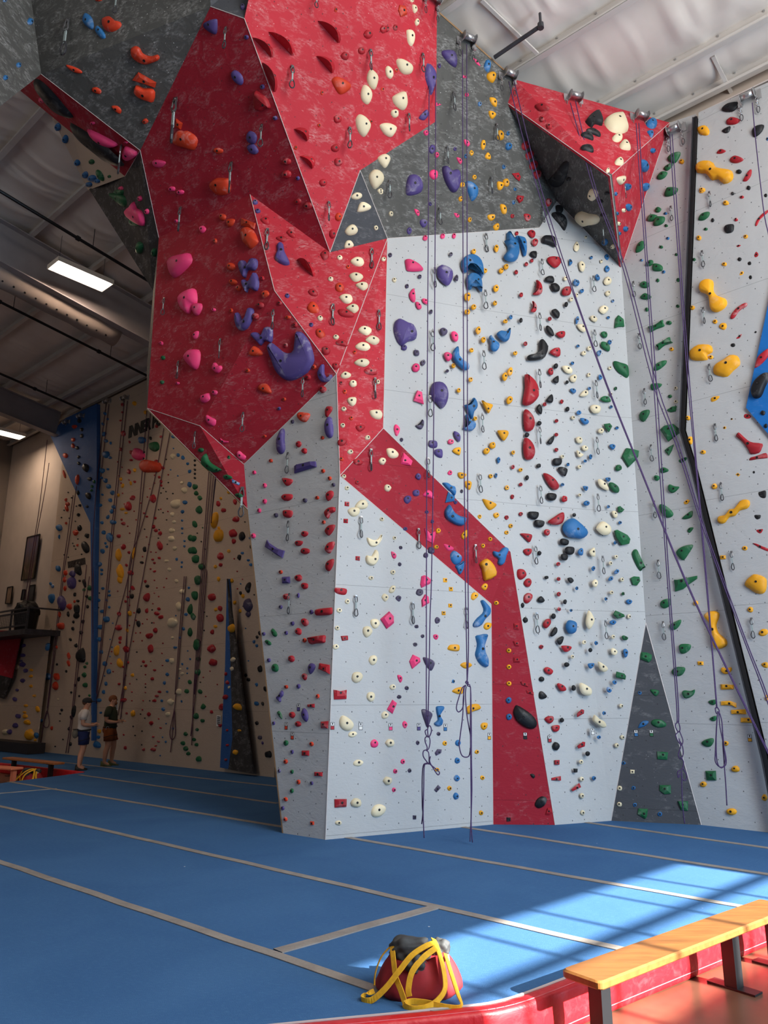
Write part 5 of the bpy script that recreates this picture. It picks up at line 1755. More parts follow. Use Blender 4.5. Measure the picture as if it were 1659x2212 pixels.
FARH = """
@0 830
o 645 368 45 35|x 688 318 30 40|x 708 392 28 36|x 707 448 26 38|o 635 480 30 40|o 634 535 30 45|x 668 550 30 34|o 566 618 40 45|x 683 630 24 30|x 684 686 26 30|x 745 725 46 80|o 558 778 18 75|o 672 825 26 90|x 776 820 36 40|g 815 843 20 30|g 797 885 24 28|g 793 918 24 24|x 676 940 26 40|x 768 965 42 62|b 425 535 42 95|b 430 705 58 120
o 572 1000 18 36|o 586 1038 34 40|o 580 1075 26 60|x 692 1048 24 28|x 755 1058 24 26|x 680 1130 24 34|b 516 1240 56 66|o 573 1202 18 26|x 690 1243 36 56|o 655 1283 44 58|x 755 1310 32 46|b 444 1478 56 60|x 745 1413 52 120|o 671 1392 16 26|b 505 1595 40 60|x 680 1605 56 110|o 570 1630 30 50|p 630 1640 50 60
x 500 800|x 508 852|x 508 908|x 497 938|x 590 935|x 620 982|x 660 1053|x 556 1088|x 532 1152|x 600 1158|x 652 1185|x 674 1338|x 630 1375|x 640 1398|x 655 1425|x 706 1470|x 590 1495|x 556 1475|x 423 1018|x 420 1072|x 435 1095|x 450 1120|b 515 1320 14 40|b 421 1370 18 24
r 1062 178 30 30|y 1163 168 34 40|r 1060 243 22 22|b 910 255 26 30|b 932 303 20 22|b 892 345 22 30|r 1042 315 22 22|y 1258 243 26 40|b 902 432 34 46|b 916 490 40 30|b 957 510 20 30|r 1068 428 44 52|r 1121 500 18 26|b 1230 485 72 62|g 1340 545 90 90|k 1195 610 110 110|o 1300 715 190 120|r 1048 565 26 32|r 1142 592 44 44|b 920 608 64 66|b 952 634 34 26|r 1133 657 28 24|b 885 748 44 48|b 934 735 24 22|r 1116 757 32 52|y 1166 745 22 36|y 1046 820 22 36|b 877 810 30 26|b 912 832 40 44|y 1062 878 22 50|y 1132 855 16 42|r 1165 843 28 24|b 940 885 40 44|b 972 938 38 42|b 886 955 24 22|y 1026 958 20 34|r 1147 984 46 42|b 954 1005 34 36|r 1112 1058 50 86|b 868 1048 32 30|b 985 1060 36 36|y 1058 1080 44 26|b 968 1100 40 38|y 1090 1113 28 20|b 850 1142 22 30|b 933 1150 26 42|b 882 1197 32 30|b 978 1193 52 46|r 1052 1170 20 24|r 1066 1205 36 30|b 898 1283 36 38|b 952 1330 56 86|r 1028 1312 34 36|r 1068 1408 42 56|b 912 1375 20 24|b 924 1405 24 26|y 1030 1480 44 112|r 1116 1455 24 28|b 887 1446 38 42|y 1160 1465 22 120|b 862 1555 38 40|r 1095 1565 24 28|b 881 1605 26 28|b 880 1640 24 24|y 1044 1625 50 130|r 1132 1630 50 46
r 1384 1395 40 84|r 1325 992 50 76|r 1352 668 34 34|r 1280 695 36 38|r 1338 712 26 30|r 1410 723 26 34|r 1376 805 22 26|r 1394 842 22 40|r 1395 875 20 22|r 1330 1233 30 36|r 1348 1265 32 34|r 1386 1290 34 38|r 1345 1158 22 24|r 1270 1145 26 20|r 1248 1115 24 16|r 1393 455 24 26|r 1355 365 28 34|b 1498 455 38 30|x 1302 468 22 34|b 1540 613 28 38|b 1582 636 28 38|b 1623 688 24 28|b 1640 755 28 36|b 1638 868 36 50|c 1495 625 40 50|c 1575 852 34 26|c 1595 915 46 56|c 1525 1035 84 84|b 1598 1022 44 36|c 1490 1125 36 40|b 1578 1102 30 34|c 1505 1190 34 30|c 1485 1265 54 44|c 1483 1335 52 54|c 1512 1418 38 36|b 1575 1178 20 22|b 1575 1247 20 22|b 1575 1288 18 18|b 1595 1355 20 22|b 1594 1400 18 22|g 1645 1330 40 60|g 1645 1440 36 60|c 1440 1528 40 26|b 1528 1513 20 28|b 1572 1540 20 22|b 1570 1578 18 22|x 1250 1427 32 52|x 1225 1540 36 26|r 1378 1502 26 26|r 1320 1515 26 20|r 1336 1545 24 22|r 1335 1617 28 20|r 1302 1597 16 16|c 1465 1600 30 30
x 1250 587|x 1242 640|r 1018 672|r 1055 718|r 1030 793|r 1046 855|r 1115 828|r 1060 943|r 1075 1035|r 1160 1098|r 1178 1172|r 1104 1228|r 1122 1288|r 1296 903|r 1275 975|r 1218 1027|r 1268 1320|r 1287 1385|r 1337 855|r 1336 787|x 1376 738|x 1437 650|r 1455 783|x 1455 850|x 1412 900|x 1435 928|x 1392 940|x 1446 990|x 1495 945|r 1390 1080|x 1372 1085|x 1410 1110|r 1452 1100|x 1440 1172|x 1250 1253|x 1376 1258|x 1370 1330|x 1446 1383|r 1305 1450|r 1348 1453|r 1233 1490|r 1230 1548|b 1537 792|b 1475 740|b 1500 555
@0 1245
p 198 600 50 36|p 195 683 52 34|p 185 732 22 22|p 198 762 50 44|c 145 785 40 50|p 222 817 38 38|y 272 810 30 26|y 270 865 30 28|p 198 900 40 40|y 268 950 28 30|p 150 983 30 24|y 298 1032 30 24|p 130 1063 40 40|y 225 1117 36 26|p 158 1208 50 40|y 213 1175 34 24|y 220 1208 42 42|y 328 1150 30 60|y 237 1262 54 46|p 135 1290 50 44|c 48 1345 46 50|p 85 1345 40 44|y 262 1370 70 96|y 306 1415 24 24|b 318 1375 34 60|b 360 1248 28 32
b 452 190 46 92|b 440 65 22 30|b 457 88 20 34|b 415 610 30 80|b 403 735 24 40|b 411 868 64 68
p 625 60 70 110|p 540 235 70 140|x 733 60 28 80|o 562 30 24 60|o 565 105 22 50|x 690 40 20 24|x 650 158 20 40|x 670 290 44 100|x 665 340 50 60|o 604 262 46 56|x 675 213 28 26|o 645 218 16 28|x 760 262 22 34|x 752 175 22 34|g 778 103 40 50|g 782 190 38 40|g 728 118 22 30|o 518 330 18 50|o 528 430 56 70|x 592 330 20 50|x 718 392 28 40|x 637 395 16 32|x 632 455 22 36|x 702 487 34 36|x 611 547 22 30|x 658 598 28 40|x 706 690 76 140|o 598 690 20 60|o 595 750 26 60|o 492 612 14 32|g 752 752 22 26|g 735 783 24 30|g 729 853 40 44|g 737 942 42 44|o 493 868 44 70|o 482 948 44 80|x 683 888 20 48|x 575 822 16 26|x 494 762 18 24|x 617 1003 16 24|x 650 940 14 30|x 686 1035 14 22|c 503 1062 16 20|x 535 1155 20 26|x 521 1187 16 18|x 642 1165 30 110|x 618 1220 18 36|o 450 1312 20 40|x 598 1318 18 34|x 612 1450 24 34|x 545 1410|x 477 1470|x 518 1250|g 775 1030 18 26
b 891 105 30 28|b 945 130 20 26|b 946 165 26 24|b 853 207 30 36|b 925 207 18 28|b 945 267 20 26|b 882 303 34 34|b 921 372 54 58|b 866 437 42 44|b 858 545 40 42|b 876 655 34 38|b 907 757 36 44|b 941 823 38 44|b 917 928 26 36|b 895 1000 28 36|b 858 1072 40 38|b 873 1178 24 24|b 850 1390 36 30|b 840 1455 70 60|b 912 1510 18 50|y 860 1340 30 40
y 1040 30 40 80|r 1148 103 28 46|x 1140 172 32 46|r 1105 178 22 26|r 1087 217 20 26|r 1031 325 32 48|y 1123 320 30 50|x 1200 300 38 54|r 1028 445 54 56|x 1198 410 30 62|y 1100 465 20 40|r 1040 537 30 38|r 1038 572 22 26|r 1095 630 52 64|y 1013 643 36 104|y 1038 752 46 82|r 1108 745 20 24|r 1068 783 20 22|y 1145 855 28 34|r 1087 855|r 1030 930 26 22|y 1085 967 26 34|r 1123 928|r 1066 1070 54 40|y 1150 1187 36 60|r 1095 1185 22 22|r 1010 1400 24 26|r 1084 1482 28 34|r 1070 1370 16 18
r 1270 185 48 80|x 1275 85 34 34|r 1257 45 24 28|r 1270 298 26 46|r 1375 282 30 30|r 1356 322 48 36|r 1391 353 46 36|r 1292 515 62 50|r 1345 468 40 54|r 1305 628 44 80|r 1240 738 26 26|r 1262 772 26 30|r 1336 810 30 22|r 1317 886 28 32|r 1378 998 36 26|r 1356 1035 34 26|r 1335 1075 36 26|r 1288 1192 36 40|r 1307 1268 36 42|r 1388 1310 26 18|r 1325 1387 22 18|r 1370 1428 28 18|r 1347 1464 24 14|r 1325 1498 46 30|r 1241 1496 28 28|b 1405 1390|b 1433 1430 16 22|b 1412 1148 32 36|b 1422 920 28 34|b 1445 848 32 32|b 1447 728 34 30|b 1445 998 22 20|b 1400 1075 24 26|c 1492 400 80 90|c 1487 730 40 50|c 1548 1000 50 56|c 1475 1085 60 56|c 1453 1190 42 36|c 1575 842 36 28|c 1555 803 30 22|c 1492 530 26 24|c 1580 130 60 44|c 1550 260 50 70|c 1525 40 36 34|b 1633 100 22 26|b 1625 200 36 40|b 1608 330 30 34|b 1520 340|b 1516 615 32 24|b 1556 530 24 24|b 1585 455 28 34|b 1577 758 16 22|b 1620 795 16 20|b 1618 838|b 1550 880|b 1645 715 14 22|b 1623 645|g 1645 290 40 100|g 1645 485 36 90|g 1640 915 34 40|g 1613 993 40 40|g 1605 1363 36 36|g 1582 1443 40 40|g 1605 1488 42 44|g 1628 1533 40 36|b 1570 1080 14 26|b 1495 1315 20 24
x 860 145|x 852 270|x 832 355|r 1018 128|r 1160 110|r 1122 130|r 1357 100|r 1335 35|r 1418 95|r 1440 20|r 1120 250|r 1322 237|r 1372 175|r 1335 145|x 1315 290|r 1160 315|r 1177 380|r 1232 410|r 1272 372|x 1313 402|r 1330 402|r 1120 425|r 1175 490|r 1213 487|r 1153 562|r 1228 557|r 1408 578|r 1400 665|x 1183 655|x 1222 775|x 1182 890|r 1258 850|r 1405 770|r 1303 735|r 1140 1000|r 1258 930|x 1258 958|r 1257 1003|r 1140 1075|r 1238 1075|x 1295 1075|r 1232 1153|x 1215 1190|x 1252 1225|r 1372 1232|x 1152 1297|x 1228 1338|x 1168 1375|x 1225 1455|b 1435 1272|b 1385 1548|b 968 612|b 952 545|b 952 692|r 965 650|b 905 860|r 978 823|r 960 752|b 975 405|b 825 840|b 825 905|b 822 968
@415 830
x 25 660 20 22|x 25 700 20 22|x 25 740 20 22|x 25 775 20 22|x 25 810 20 22|g 28 888 46 52|g 37 943 40 46|g 68 985 38 46|g 63 1090 60 76|g 23 1212 44 64|g 15 1335 52 54|g 15 1440 54 66|g 30 1512 66 72|g 83 1575 64 62|y 197 1180 56 144|y 232 1314 70 116|r 228 1035 32 56|r 273 1090 42 40|r 382 1170 60 54|r 355 1290 66 76|r 362 1358 36 48|x 432 1315 52 90|r 372 1018 36 50|y 317 935 26 30|y 250 988 24 26|r 248 1488 54 64|r 248 1563 34 38|x 410 1498 30 50|y 317 1443 30 34|b 485 1522 26 24|b 508 1560 26 28|b 500 1330 18 20|b 435 1460 26 24|y 204 1577 26 34|y 232 1243 24 30|x 457 1190|x 508 1403 18 40|r 365 1508|r 390 1617|x 45 1287|x 80 1360|x 112 1425|g 92 1240
@415 1245
g 55 35 60 90|g 25 165 56 90|g 12 350 38 70|g 48 598 66 104|g 55 715 46 44|g 50 828 50 62|r 175 180 64 70|r 246 362 64 80|r 245 278 40 50|r 170 627 68 74|r 183 745 76 64|r 175 480 34 44|y 230 25 30 44|y 206 287 30 34|y 203 434 32 34|y 345 38 30 40|y 370 228 28 36|y 440 172 28 40|y 415 300 28 36|x 487 100 42 100|v 488 255 68 116|v 486 330 42 50|x 420 145 22 40|y 345 448 50 80|c 355 720 40 40|c 345 800 34 40|x 590 490 36 44|x 563 525 24 30|b 535 565 26 32|b 560 600 24 30|x 590 800 40 70|x 465 855 28 34|x 488 893 30 34|b 558 935 28 34|x 635 975 36 50|b 557 1100 42 44|x 612 1100 22 38|x 560 1268 32 38|v 586 1393 34 44|p 610 1440 18 30|x 660 1540 62 66|y 398 1130 84 56|y 410 1333 30 26|y 378 1522 48 46|g 70 997 38 44|g 97 1127 44 52|g 35 1210 52 60|g 90 1248 36 34|g 42 1325 32 30|g 18 1410 32 32|g 38 1455 34 34|g 60 1578 50 54|r 168 1172 28 38|r 260 1130 54 70|r 288 1045 50 44|r 305 918 30 38|r 293 843 24 34|r 244 1288 32 38|r 305 1460 28 26|r 292 1585 28 24|r 303 1330 22 24|c 320 960 18 30
x 128 345|x 105 468|x 108 310|x 72 915|r 98 873|r 155 820|r 218 935|r 118 1038|b 487 730|b 463 450|x 537 160|x 442 258|b 420 65|r 392 108|r 437 25
"""
# ================================================================== climbing holds
BV = BVHTree.FromPolygons([tuple(v) for v in POLY_V], POLY_F)
def hit(x, y):
    d = ray(x, y).normalized(); loc, n, i, dist = BV.ray_cast(O, d)
    if loc is None: return None
    return loc, (n if n.dot(d) < 0 else -n), POLY_ID[i]
def frame(n):
    u = UP.cross(n); u = u.normalized() if u.length > 1e-3 else Vector((1, 0, 0)); return u, n.cross(u)
def offset(pts, d):
    m = len(pts); out = []
    for i in range(m):
        a, b, c = pts[i-1], pts[i], pts[(i+1) % m]
        e1 = (b-a); e2 = (c-b); e1 = e1/(np.linalg.norm(e1)+1e-9); e2 = e2/(np.linalg.norm(e2)+1e-9)
        n1 = np.array([-e1[1], e1[0]]); n2 = np.array([-e2[1], e2[0]]); nn = n1+n2; q = np.linalg.norm(nn)
        nn = nn/q if q > 1e-3 else n1
        out.append(b + nn*d/max(0.55, float(nn.dot(n1))))
    return np.array(out)
def smooth2(p, sub):
    return np.array([tuple(v)[:2] for v in catmull([(a, b, 0) for a, b in p], sub, True)])
def area2(p): return 0.5*float(np.sum(p[:, 0]*np.roll(p[:, 1], -1)-np.roll(p[:, 0], -1)*p[:, 1]))
def convexity(p):
    e = np.roll(p, -1, 0)-p; c = e[:, 0]*np.roll(e[:, 1], -1)-e[:, 1]*np.roll(e[:, 0], -1)
    return float((c < -1e-9).mean())
BOLT = {}
def bolt_mesh(r):
    k = round(r, 4)
    if k not in BOLT:
        mb = MB(); mb.lathe([(r, -0.004), (r, 0.003), (r*0.8, 0.004), (r*0.62, 0.001)], 8)
        me = bpy.data.meshes.new('bolt'); me.from_pydata(mb.v, [], mb.f); me.materials.append(MATS['bolt']); BOLT[k] = me
    return BOLT[k]
def dome(out2, kind, rng):
    """outline in metres (counter-clockwise) -> vertices, faces, top height and top point"""
    A = area2(out2)
    if A < 0: out2 = out2[::-1]; A = -A
    per = float(np.sum(np.linalg.norm(np.roll(out2, -1, 0)-out2, axis=1))); T = A/per
    c = out2.mean(0); m = len(out2)
    if kind == 'X':
        h = min(0.10, 1.3*T); r1 = c+(out2-c)*0.97; off = np.array([rng.uniform(-.25, .25)*T*2, rng.uniform(-.1, .3)*T*2])
        top = c+off+(out2-c)*rng.uniform(0.35, 0.7)
        rings = [(out2, 0.0), (r1, h*0.45), (top, h)]; cap = True; ctr = top.mean(0); hc = h
    else:
        conc = convexity(out2) > 0.12
        h = min(0.11, (1.55 if kind == 's' else 1.15)*T)
        if conc:
            h = min(0.085, 1.3*T)
            rings = [(out2, 0.0), (offset(out2, T*0.10), h*0.45), (offset(out2, T*0.32), h*0.80), (offset(out2, T*0.60), h*0.97)]; cap = True
            ctr = None; hc = h
            tp = rings[-1][0]; best = None
            cc = c
            # bolt sits on the body, at the ring point pair closest to the middle
            i = int(np.argmin(np.linalg.norm(tp-cc, axis=1))); d = np.linalg.norm(tp-tp[i], axis=1); idx = [(i+j) % m for j in range(m//4, m-m//4)]
            j = min(idx, key=lambda q: d[q]); ctr = (tp[i]+tp[j])/2
        else:
            sh = np.array([rng.uniform(-.18, .18), rng.uniform(0.0, .28)])*T*1.6
            f = lambda s, w: c+sh*w+(out2-c)*s
            rings = [(out2, 0.0), (f(0.93, .1), h*0.42), (f(0.72, .5), h*0.80), (f(0.38, .9), h*0.97)]; cap = False; ctr = c+sh; hc = h*1.02
    vs = []; fs = []
    for rg, z in rings:
        for p in rg: vs.append((p[0], p[1], z))
    for k in range(len(rings)-1):
        for i in range(m): fs.append((k*m+i, k*m+(i+1) % m, (k+1)*m+(i+1) % m, (k+1)*m+i))
    k = len(rings)-1
    if cap: fs.append(tuple(k*m+i for i in range(m)))
    else:
        vs.append((ctr[0], ctr[1], hc))
        for i in range(m): fs.append((k*m+i, k*m+(i+1) % m, len(vs)-1))
    return vs, fs, hc, ctr
HOLDS = []   # object, colour key, panel id, noun
def plane_pts(px, loc, n, u, v):
    out = []
    for x, y in px:
        p = on(x, y, (loc, n)); d = p-loc; out.append((d.dot(u), d.dot(v)))
    return np.array(out)
def make_hold(col, kind, px, far=False):
    cx = sum(p[0] for p in px)/len(px); cy = sum(p[1] for p in px)/len(px)
    h = hit(cx, cy)
    if h is None: return None
    loc, n, pid = h; u, v = frame(n); rng = random.Random(int(cx*97+cy*31))
    o2 = plane_pts(px, loc, n, u, v)
    if area2(o2) < 0: o2 = o2[::-1]
    if kind == 'P': o2 = smooth2(o2, 3 if len(px) < 9 else 2)
    vs, fs, hc, ctr = dome(o2, kind, rng)
    ext = o2.max(0)-o2.min(0); big = max(ext); rat = big/max(1e-6, 4*abs(area2(o2))/math.pi/big)
    if kind == 'X': name, noun = 'block_hold', 'angular block hold'
    elif kind == 's' and big < 0.105: name, noun = 'foothold', 'little foothold'
    elif kind == 's': name, noun = 'knob_hold', 'rounded knob hold'
    elif big > 0.42: name, noun = 'sloper_hold', 'big sloper hold'
    elif rat > 1.75: name, noun = 'pinch_hold', 'long pinch hold'
    else: name, noun = 'jug_hold', 'curved jug hold'
    if far: name = 'wall_grip' if big < 0.2 else 'wall_jug'; noun = 'hold'
    o = mesh(name, vs, fs, 'hold_'+CW[col], smooth=(kind != 'X'))
    M = Matrix((u, v, n)).transposed().to_4x4(); M.translation = loc - n*0.002; o.matrix_world = M
    if not far:
        r = 0.0115 if big < 0.12 else (0.015 if big < 0.3 else 0.019)
        b = link(bpy.data.objects.new('bolt', bolt_mesh(r)), o); b.location = (ctr[0], ctr[1], hc - (0.0 if kind != 's' else 0.001))
    HOLDS.append((o, col, pid, noun, loc.z, loc.x)); return o
def make_wedge(col, px):
    """half-moon fin: flat underside, curved lip, shell running back to the wall"""
    (ax, ay), (bx, by), (mx, my), (tx, ty) = px
    h = hit((ax+bx)/2, (ay+by)/2)
    if h is None: return None
    loc, n, pid = h; u, v = frame(n)
    P = plane_pts([(ax, ay), (bx, by), (tx, ty)], loc, n, u, v); A, Bq, T = P
    K = 10; vs = []; fs = []; L_ = np.linalg.norm(Bq-A); mid = (A+Bq)/2; dirn = T-mid; H = L_*0.5
    for i in range(K+1):
        t = i/K; s = math.sin(math.pi*t)**0.75 if 0 < t < 1 else 0.0; p = A+(Bq-A)*t
        base = p; lip = p+dirn*0.10*s; back = p+dirn*(0.18+0.62*s)
        vs += [(base[0], base[1], 0.0), (lip[0], lip[1], H*s+0.004), (back[0], back[1], 0.0)]
    for i in range(K):
        a = i*3; b = a+3
        fs += [(a, b, b+1, a+1), (a+1, b+1, b+2, a+2)]
    fs += [(0, 1, 2), (K*3, K*3+2, K*3+1)]
    o = mesh('half_moon_hold', vs, fs, 'hold_'+CW[col])
    M = Matrix((u, v, n)).transposed().to_4x4(); M.translation = loc; o.matrix_world = M
    b = link(bpy.data.objects.new('bolt', bolt_mesh(0.015)), o); q = mid+dirn*0.40; b.location = (q[0], q[1], H*0.58); b.rotation_euler = (0, 0, 0)
    HOLDS.append((o, col, pid, 'half-moon fin hold', loc.z, loc.x)); return o
# ---- quickdraws (prototype hangs along -Z, one unit long)
def qd_meshes():
    def loop(z0, z1, w, r):
        pts = []
        for k in range(12):
            a = 2*math.pi*k/12; zz = (z0+z1)/2+(z0-z1)/2*math.cos(a); ww_ = w*math.sin(a)*(1.0 if math.cos(a) > 0 else 1.35); pts.append((ww_, 0, zz))
        return pts
    out = {}
    mb = MB(); mb.tube(loop(0.0, -0.30, 0.06, 0), 0.024, 5, True); out['top_carabiner'] = (mb, 'draw_steel')
    mb = MB(); mb.box((0, 0, -0.46), (0.062, 0.03, 0.42)); out['sling'] = (mb, 'sling')
    mb = MB(); mb.tube(loop(-0.62, -1.0, 0.08, 0), 0.026, 5, True); out['clip_carabiner'] = (mb, 'dark_steel')
    mb = MB(); mb.tube([(0.075, 0.0, -0.72), (0.088, 0, -0.92)], 0.015, 5); out['gate'] = (mb, 'orange_gate')
    mb = MB(); mb.box((0, 0.02, 0.01), (0.12, 0.02, 0.13)); mb.cyl((0, 0.03, 0.02), (0, -0.02, 0.02), 0.035, 8); out['hanger_plate'] = (mb, 'draw_steel')
    res = {}
    for k, (m, mat) in out.items():
        me = bpy.data.meshes.new(k); me.from_pydata(m.v, [], m.f); me.materials.append(MATS[mat]); res[k] = me
    return res
QD = qd_meshes(); QDS = []
def make_qd(x0, y0, x1, y1):
    h = hit(x0, y0)
    if h is None: return
    loc, n, pid = h; top = loc+n*0.035
    # free length: where the ray of the lower end passes the plumb line
    d = ray(x1, y1); s = top.y/d.y; Lq = max(0.12, min(0.75, top.z-(O+d*s).z))
    e = empty('quickdraw', top); ang = math.atan2(n.x, -n.y)
    e.rotation_euler = (0, 0, ang); e.scale = (Lq, Lq, Lq)
    rr = random.Random(int(x0*7+y0)); tw = rr.uniform(-0.9, 0.9)
    for k, me in QD.items():
        o = link(bpy.data.objects.new(k, me), e)
        if k in ('clip_carabiner', 'gate'):
            o.rotation_euler = (0, 0, tw)
    QDS.append((e, pid, top.z))
# ---- route cards
TAGS = []
def make_tag(col, x, y):
    h = hit(x, y)
    if h is None: return
    loc, n, pid = h; u, v = frame(n)
    M = Matrix((u, v, n)).transposed().to_4x4(); M.translation = loc+n*0.002
    root = empty('route_card'); root.matrix_world = M
    W_, H_ = 0.046, 0.086
    mb = MB(); mb.box((0, 0, 0.001), (W_+0.004, H_+0.002, 0.002)); mb.build('frame', 'channel_black', root)
    mb = MB(); mb.box((0, 0.021, 0.0022), (W_-0.006, 0.036, 0.0008)); mb.build('paper', plain('paper_white', rgb(232, 232, 232), 0.8), root)
    mb = MB(); mb.lathe([(0.009, 0.0026), (0.009, 0.0034)], 10, (0, 0.028, 0)); mb.box((0, 0.018, 0.003), (0.012, 0.008, 0.0008)); mb.build('emblem', 'bolt', root)
    mb = MB()
    for k in range(4): mb.box((-0.012+k*0.008, 0.0075, 0.003), (0.004, 0.004, 0.0008))
    mb.build('print', 'bolt', root)
    mb = MB(); mb.box((0, -0.02, 0.0022), (W_-0.006, 0.036, 0.0008)); mb.build('colour_patch', plain('card_'+CW[col], rgb(*HC[col]), 0.7), root)
    TAGS.append((root, col, pid, loc.x))
ox = oy = 0.0; sc = 4.0
for ln in NEAR.strip().splitlines():
    if ln[0] == '@':
        t = ln[1:].split(); ox, oy, sc = float(t[0]), float(t[1]), float(t[2]); continue
    col, kind, rest = ln[0], ln[1], ln[2:].split()
    if kind == 's':
        x, y, w, h = map(float, rest); rr = random.Random(int(x*3+y)); K = 10
        pts = []
        for k in range(K):
            a = -2*math.pi*k/K; q = 1+rr.uniform(-0.09, 0.09); pts.append((ox+(x+w/2*q*math.cos(a))/sc, oy+(y+h/2*q*math.sin(a))/sc))
        make_hold(col, 's', pts); continue
    if kind == 'T': make_tag(col, ox+float(rest[0])/sc, oy+float(rest[1])/sc); continue
    pts = [tuple(map(float, p.split(','))) for p in rest]; pts = [(ox+a/sc, oy+b/sc) for a, b in pts]
    if kind in 'PX': make_hold(col, kind, pts)
    elif kind == 'W': make_wedge(col, pts)
    elif kind == 'Q': make_qd(*pts[0], *pts[1])
# ---- far wall: the larger holds one by one, the specks as one object
ox = oy = 0.0; specks = {}
for ln in FARH.strip().splitlines():
    if ln[0] == '@': ox, oy = map(float, ln[1:].split()); continue
    for it in ln.split('|'):
        t = it.split(); col = t[0]; x, y = float(t[1]), float(t[2]); w, h = (float(t[3]), float(t[4])) if len(t) > 4 else (13, 14)
        rr = random.Random(int(x*5+y)); K = 9; pts = []
        tw = rr.uniform(-0.25, 0.25)
        for k in range(K):
            a = -2*math.pi*k/K; q = 1+rr.uniform(-0.16, 0.16); X, Y = w/2*q*math.cos(a), h/2*q*math.sin(a)*(1.0 if math.sin(a) < 0 else 0.9)
            X, Y = X*math.cos(tw)-Y*math.sin(tw), X*math.sin(tw)+Y*math.cos(tw); pts.append((ox+(x+X)/4, oy+(y+Y)/4))
        if w*h >= 420: make_hold(col, 'P' if w*h > 900 else 's', pts, True)
        else:
            hh = hit(ox+x/4, oy+y/4)
            if hh is None: continue
            loc, n, pid = hh; u, v = frame(n); o2 = plane_pts(pts, loc, n, u, v)
            vs, fs, hc, ctr = dome(o2, 's', rr); mbs = specks.setdefault(col, MB()); mbs.add([loc+u*a+v*b+n*c for a, b, c in vs], fs)
sp_root = None
for col, mbs in specks.items():
    if sp_root is None:
        sp_root = mbs.build('small_grips', 'hold_'+CW[col]); tag(sp_root, 'scatter of tiny coloured grips across the dim back wall', 'climbing holds', kind='stuff')
    else: mbs.build('small_grips_part', 'hold_'+CW[col], sp_root)['kind'] = 'stuff'
# ---- labels that single out each hold: colour, kind, panel and its place from the top
by = {}
for rec in HOLDS: by.setdefault((rec[1], rec[2]), []).append(rec)
for (col, pid), recs in by.items():
    recs.sort(key=lambda r: -r[4]); desc = PANELS[pid][0]; m = len(recs)
    for i, (o, c, p, noun, z, x) in enumerate(recs):
        if m == 1: lab = 'the only %s %s on the %s' % (CW[c], noun, desc)
        else: lab = '%s %s on %s, %s %s from top' % (CW[c], noun, desc, ordinal(i+1), CW[c])
        tag(o, lab, 'climbing hold', '%s holds on the %s' % (CW[c], desc))
byq = {}
for rec in QDS: byq.setdefault(rec[1], []).append(rec)
for pid, recs in byq.items():
    recs.sort(key=lambda r: -r[2]); desc = PANELS[pid][0]
    for i, (e, p, z) in enumerate(recs):
        tag(e, ('metal quickdraw hanging on %s, %s quickdraw from the top' % (desc, ordinal(i+1))) if len(recs) > 1 else 'the only quickdraw on the %s' % desc, 'quickdraw', 'quickdraws clipped to the wall')
byt = {}
for rec in TAGS: byt.setdefault((rec[1], rec[2]), []).append(rec)
for (col, pid), recs in byt.items():
    recs.sort(key=lambda r: r[3])
    for i, (e, c, p, x) in enumerate(recs):
        extra = '' if len(recs) == 1 else (', upper one' if i == 0 else ', lower one')
        tag(e, 'small route card with %s patch on the %s%s' % (CW[c], PANELS[p][0], extra), 'sign', 'route cards near the mat')
# ================================================================== rope rollers at the wall tops
def pframe(loc, n):
    u, v = frame(n); M = Matrix((u, v, n)).transposed().to_4x4(); M.translation = loc; return M
def roller(x, y, label, big=True):
    h = hit(x, y)
    if h is None: return None
    loc, n, pid = h; nh = Vector((n.x, n.y, 0)).normalized()
    root = empty('rope_roller'); root.matrix_world = pframe(loc, nh); tag(root, label, 'rope anchor', 'rope rollers along the wall tops')
    s = 1.0
    mb = MB(); mb.box((-0.13, 0, 0.008), (0.06, 0.15, 0.016)); mb.build('mounting_plate', 'steel', root)
    mb = MB(); mb.box((0.13, 0, 0.008), (0.06, 0.15, 0.016)); mb.build('mounting_plate', 'steel', root)
    for sx in (-1, 1):
        mb = MB(); mb.lathe([(0.062, -0.006), (0.07, 0.0), (0.062, 0.006)], 14); mb.v = [(v[2]+sx*0.095, v[0]*1.0, 0.10+v[1]) for v in mb.v]; mb.box((sx*0.095, 0, 0.05), (0.012, 0.10, 0.10)); mb.build('bracket', 'steel', root)
    mb = MB(); mb.cyl((-0.088, 0, 0.10), (0.088, 0, 0.10), 0.045, 14); mb.build('roller', 'steel', root, True)
    if big:
        for sx in (-0.13, 0.1):
            mb = MB()
            for q in range(3):
                pts = []
                for k in range(8):
                    a = 2*math.pi*k/8; w = 0.018*math.sin(a); zz = -0.05-q*0.045+0.03*math.cos(a)
                    pts.append((sx+(w if q % 2 == 0 else 0), zz-0.03, 0.03+(0 if q % 2 == 0 else w)))
                mb.tube(pts, 0.005, 4, True)
            mb.build('chain', 'steel', root)
            pts = []
            for k in range(10):
                a = 2*math.pi*k/10; pts.append((sx+0.022*math.sin(a), -0.26+0.055*math.cos(a), 0.03))
            mb = MB(); mb.tube(pts, 0.0055, 5, True); mb.build('carabiner', 'dark_steel', root)
    return root
for x, y, l in ((931, 3, 'steel rope roller at the top of the red sliver panel'), (1007, 92, 'steel rope roller at the top of the large grey panel'), (1096, 168, 'steel rope roller beside the red roofside panel corner'),
                (1238, 216, 'steel rope roller beside black holds on red roofside panel'), (1380, 257, 'steel rope roller beside blue holds on red roofside panel'), (1460, 284, 'steel rope roller where pale wall meets the red panel'), (1619, 214, 'steel rope roller above the pale wall past the gap')):
    roller(x, y, l)
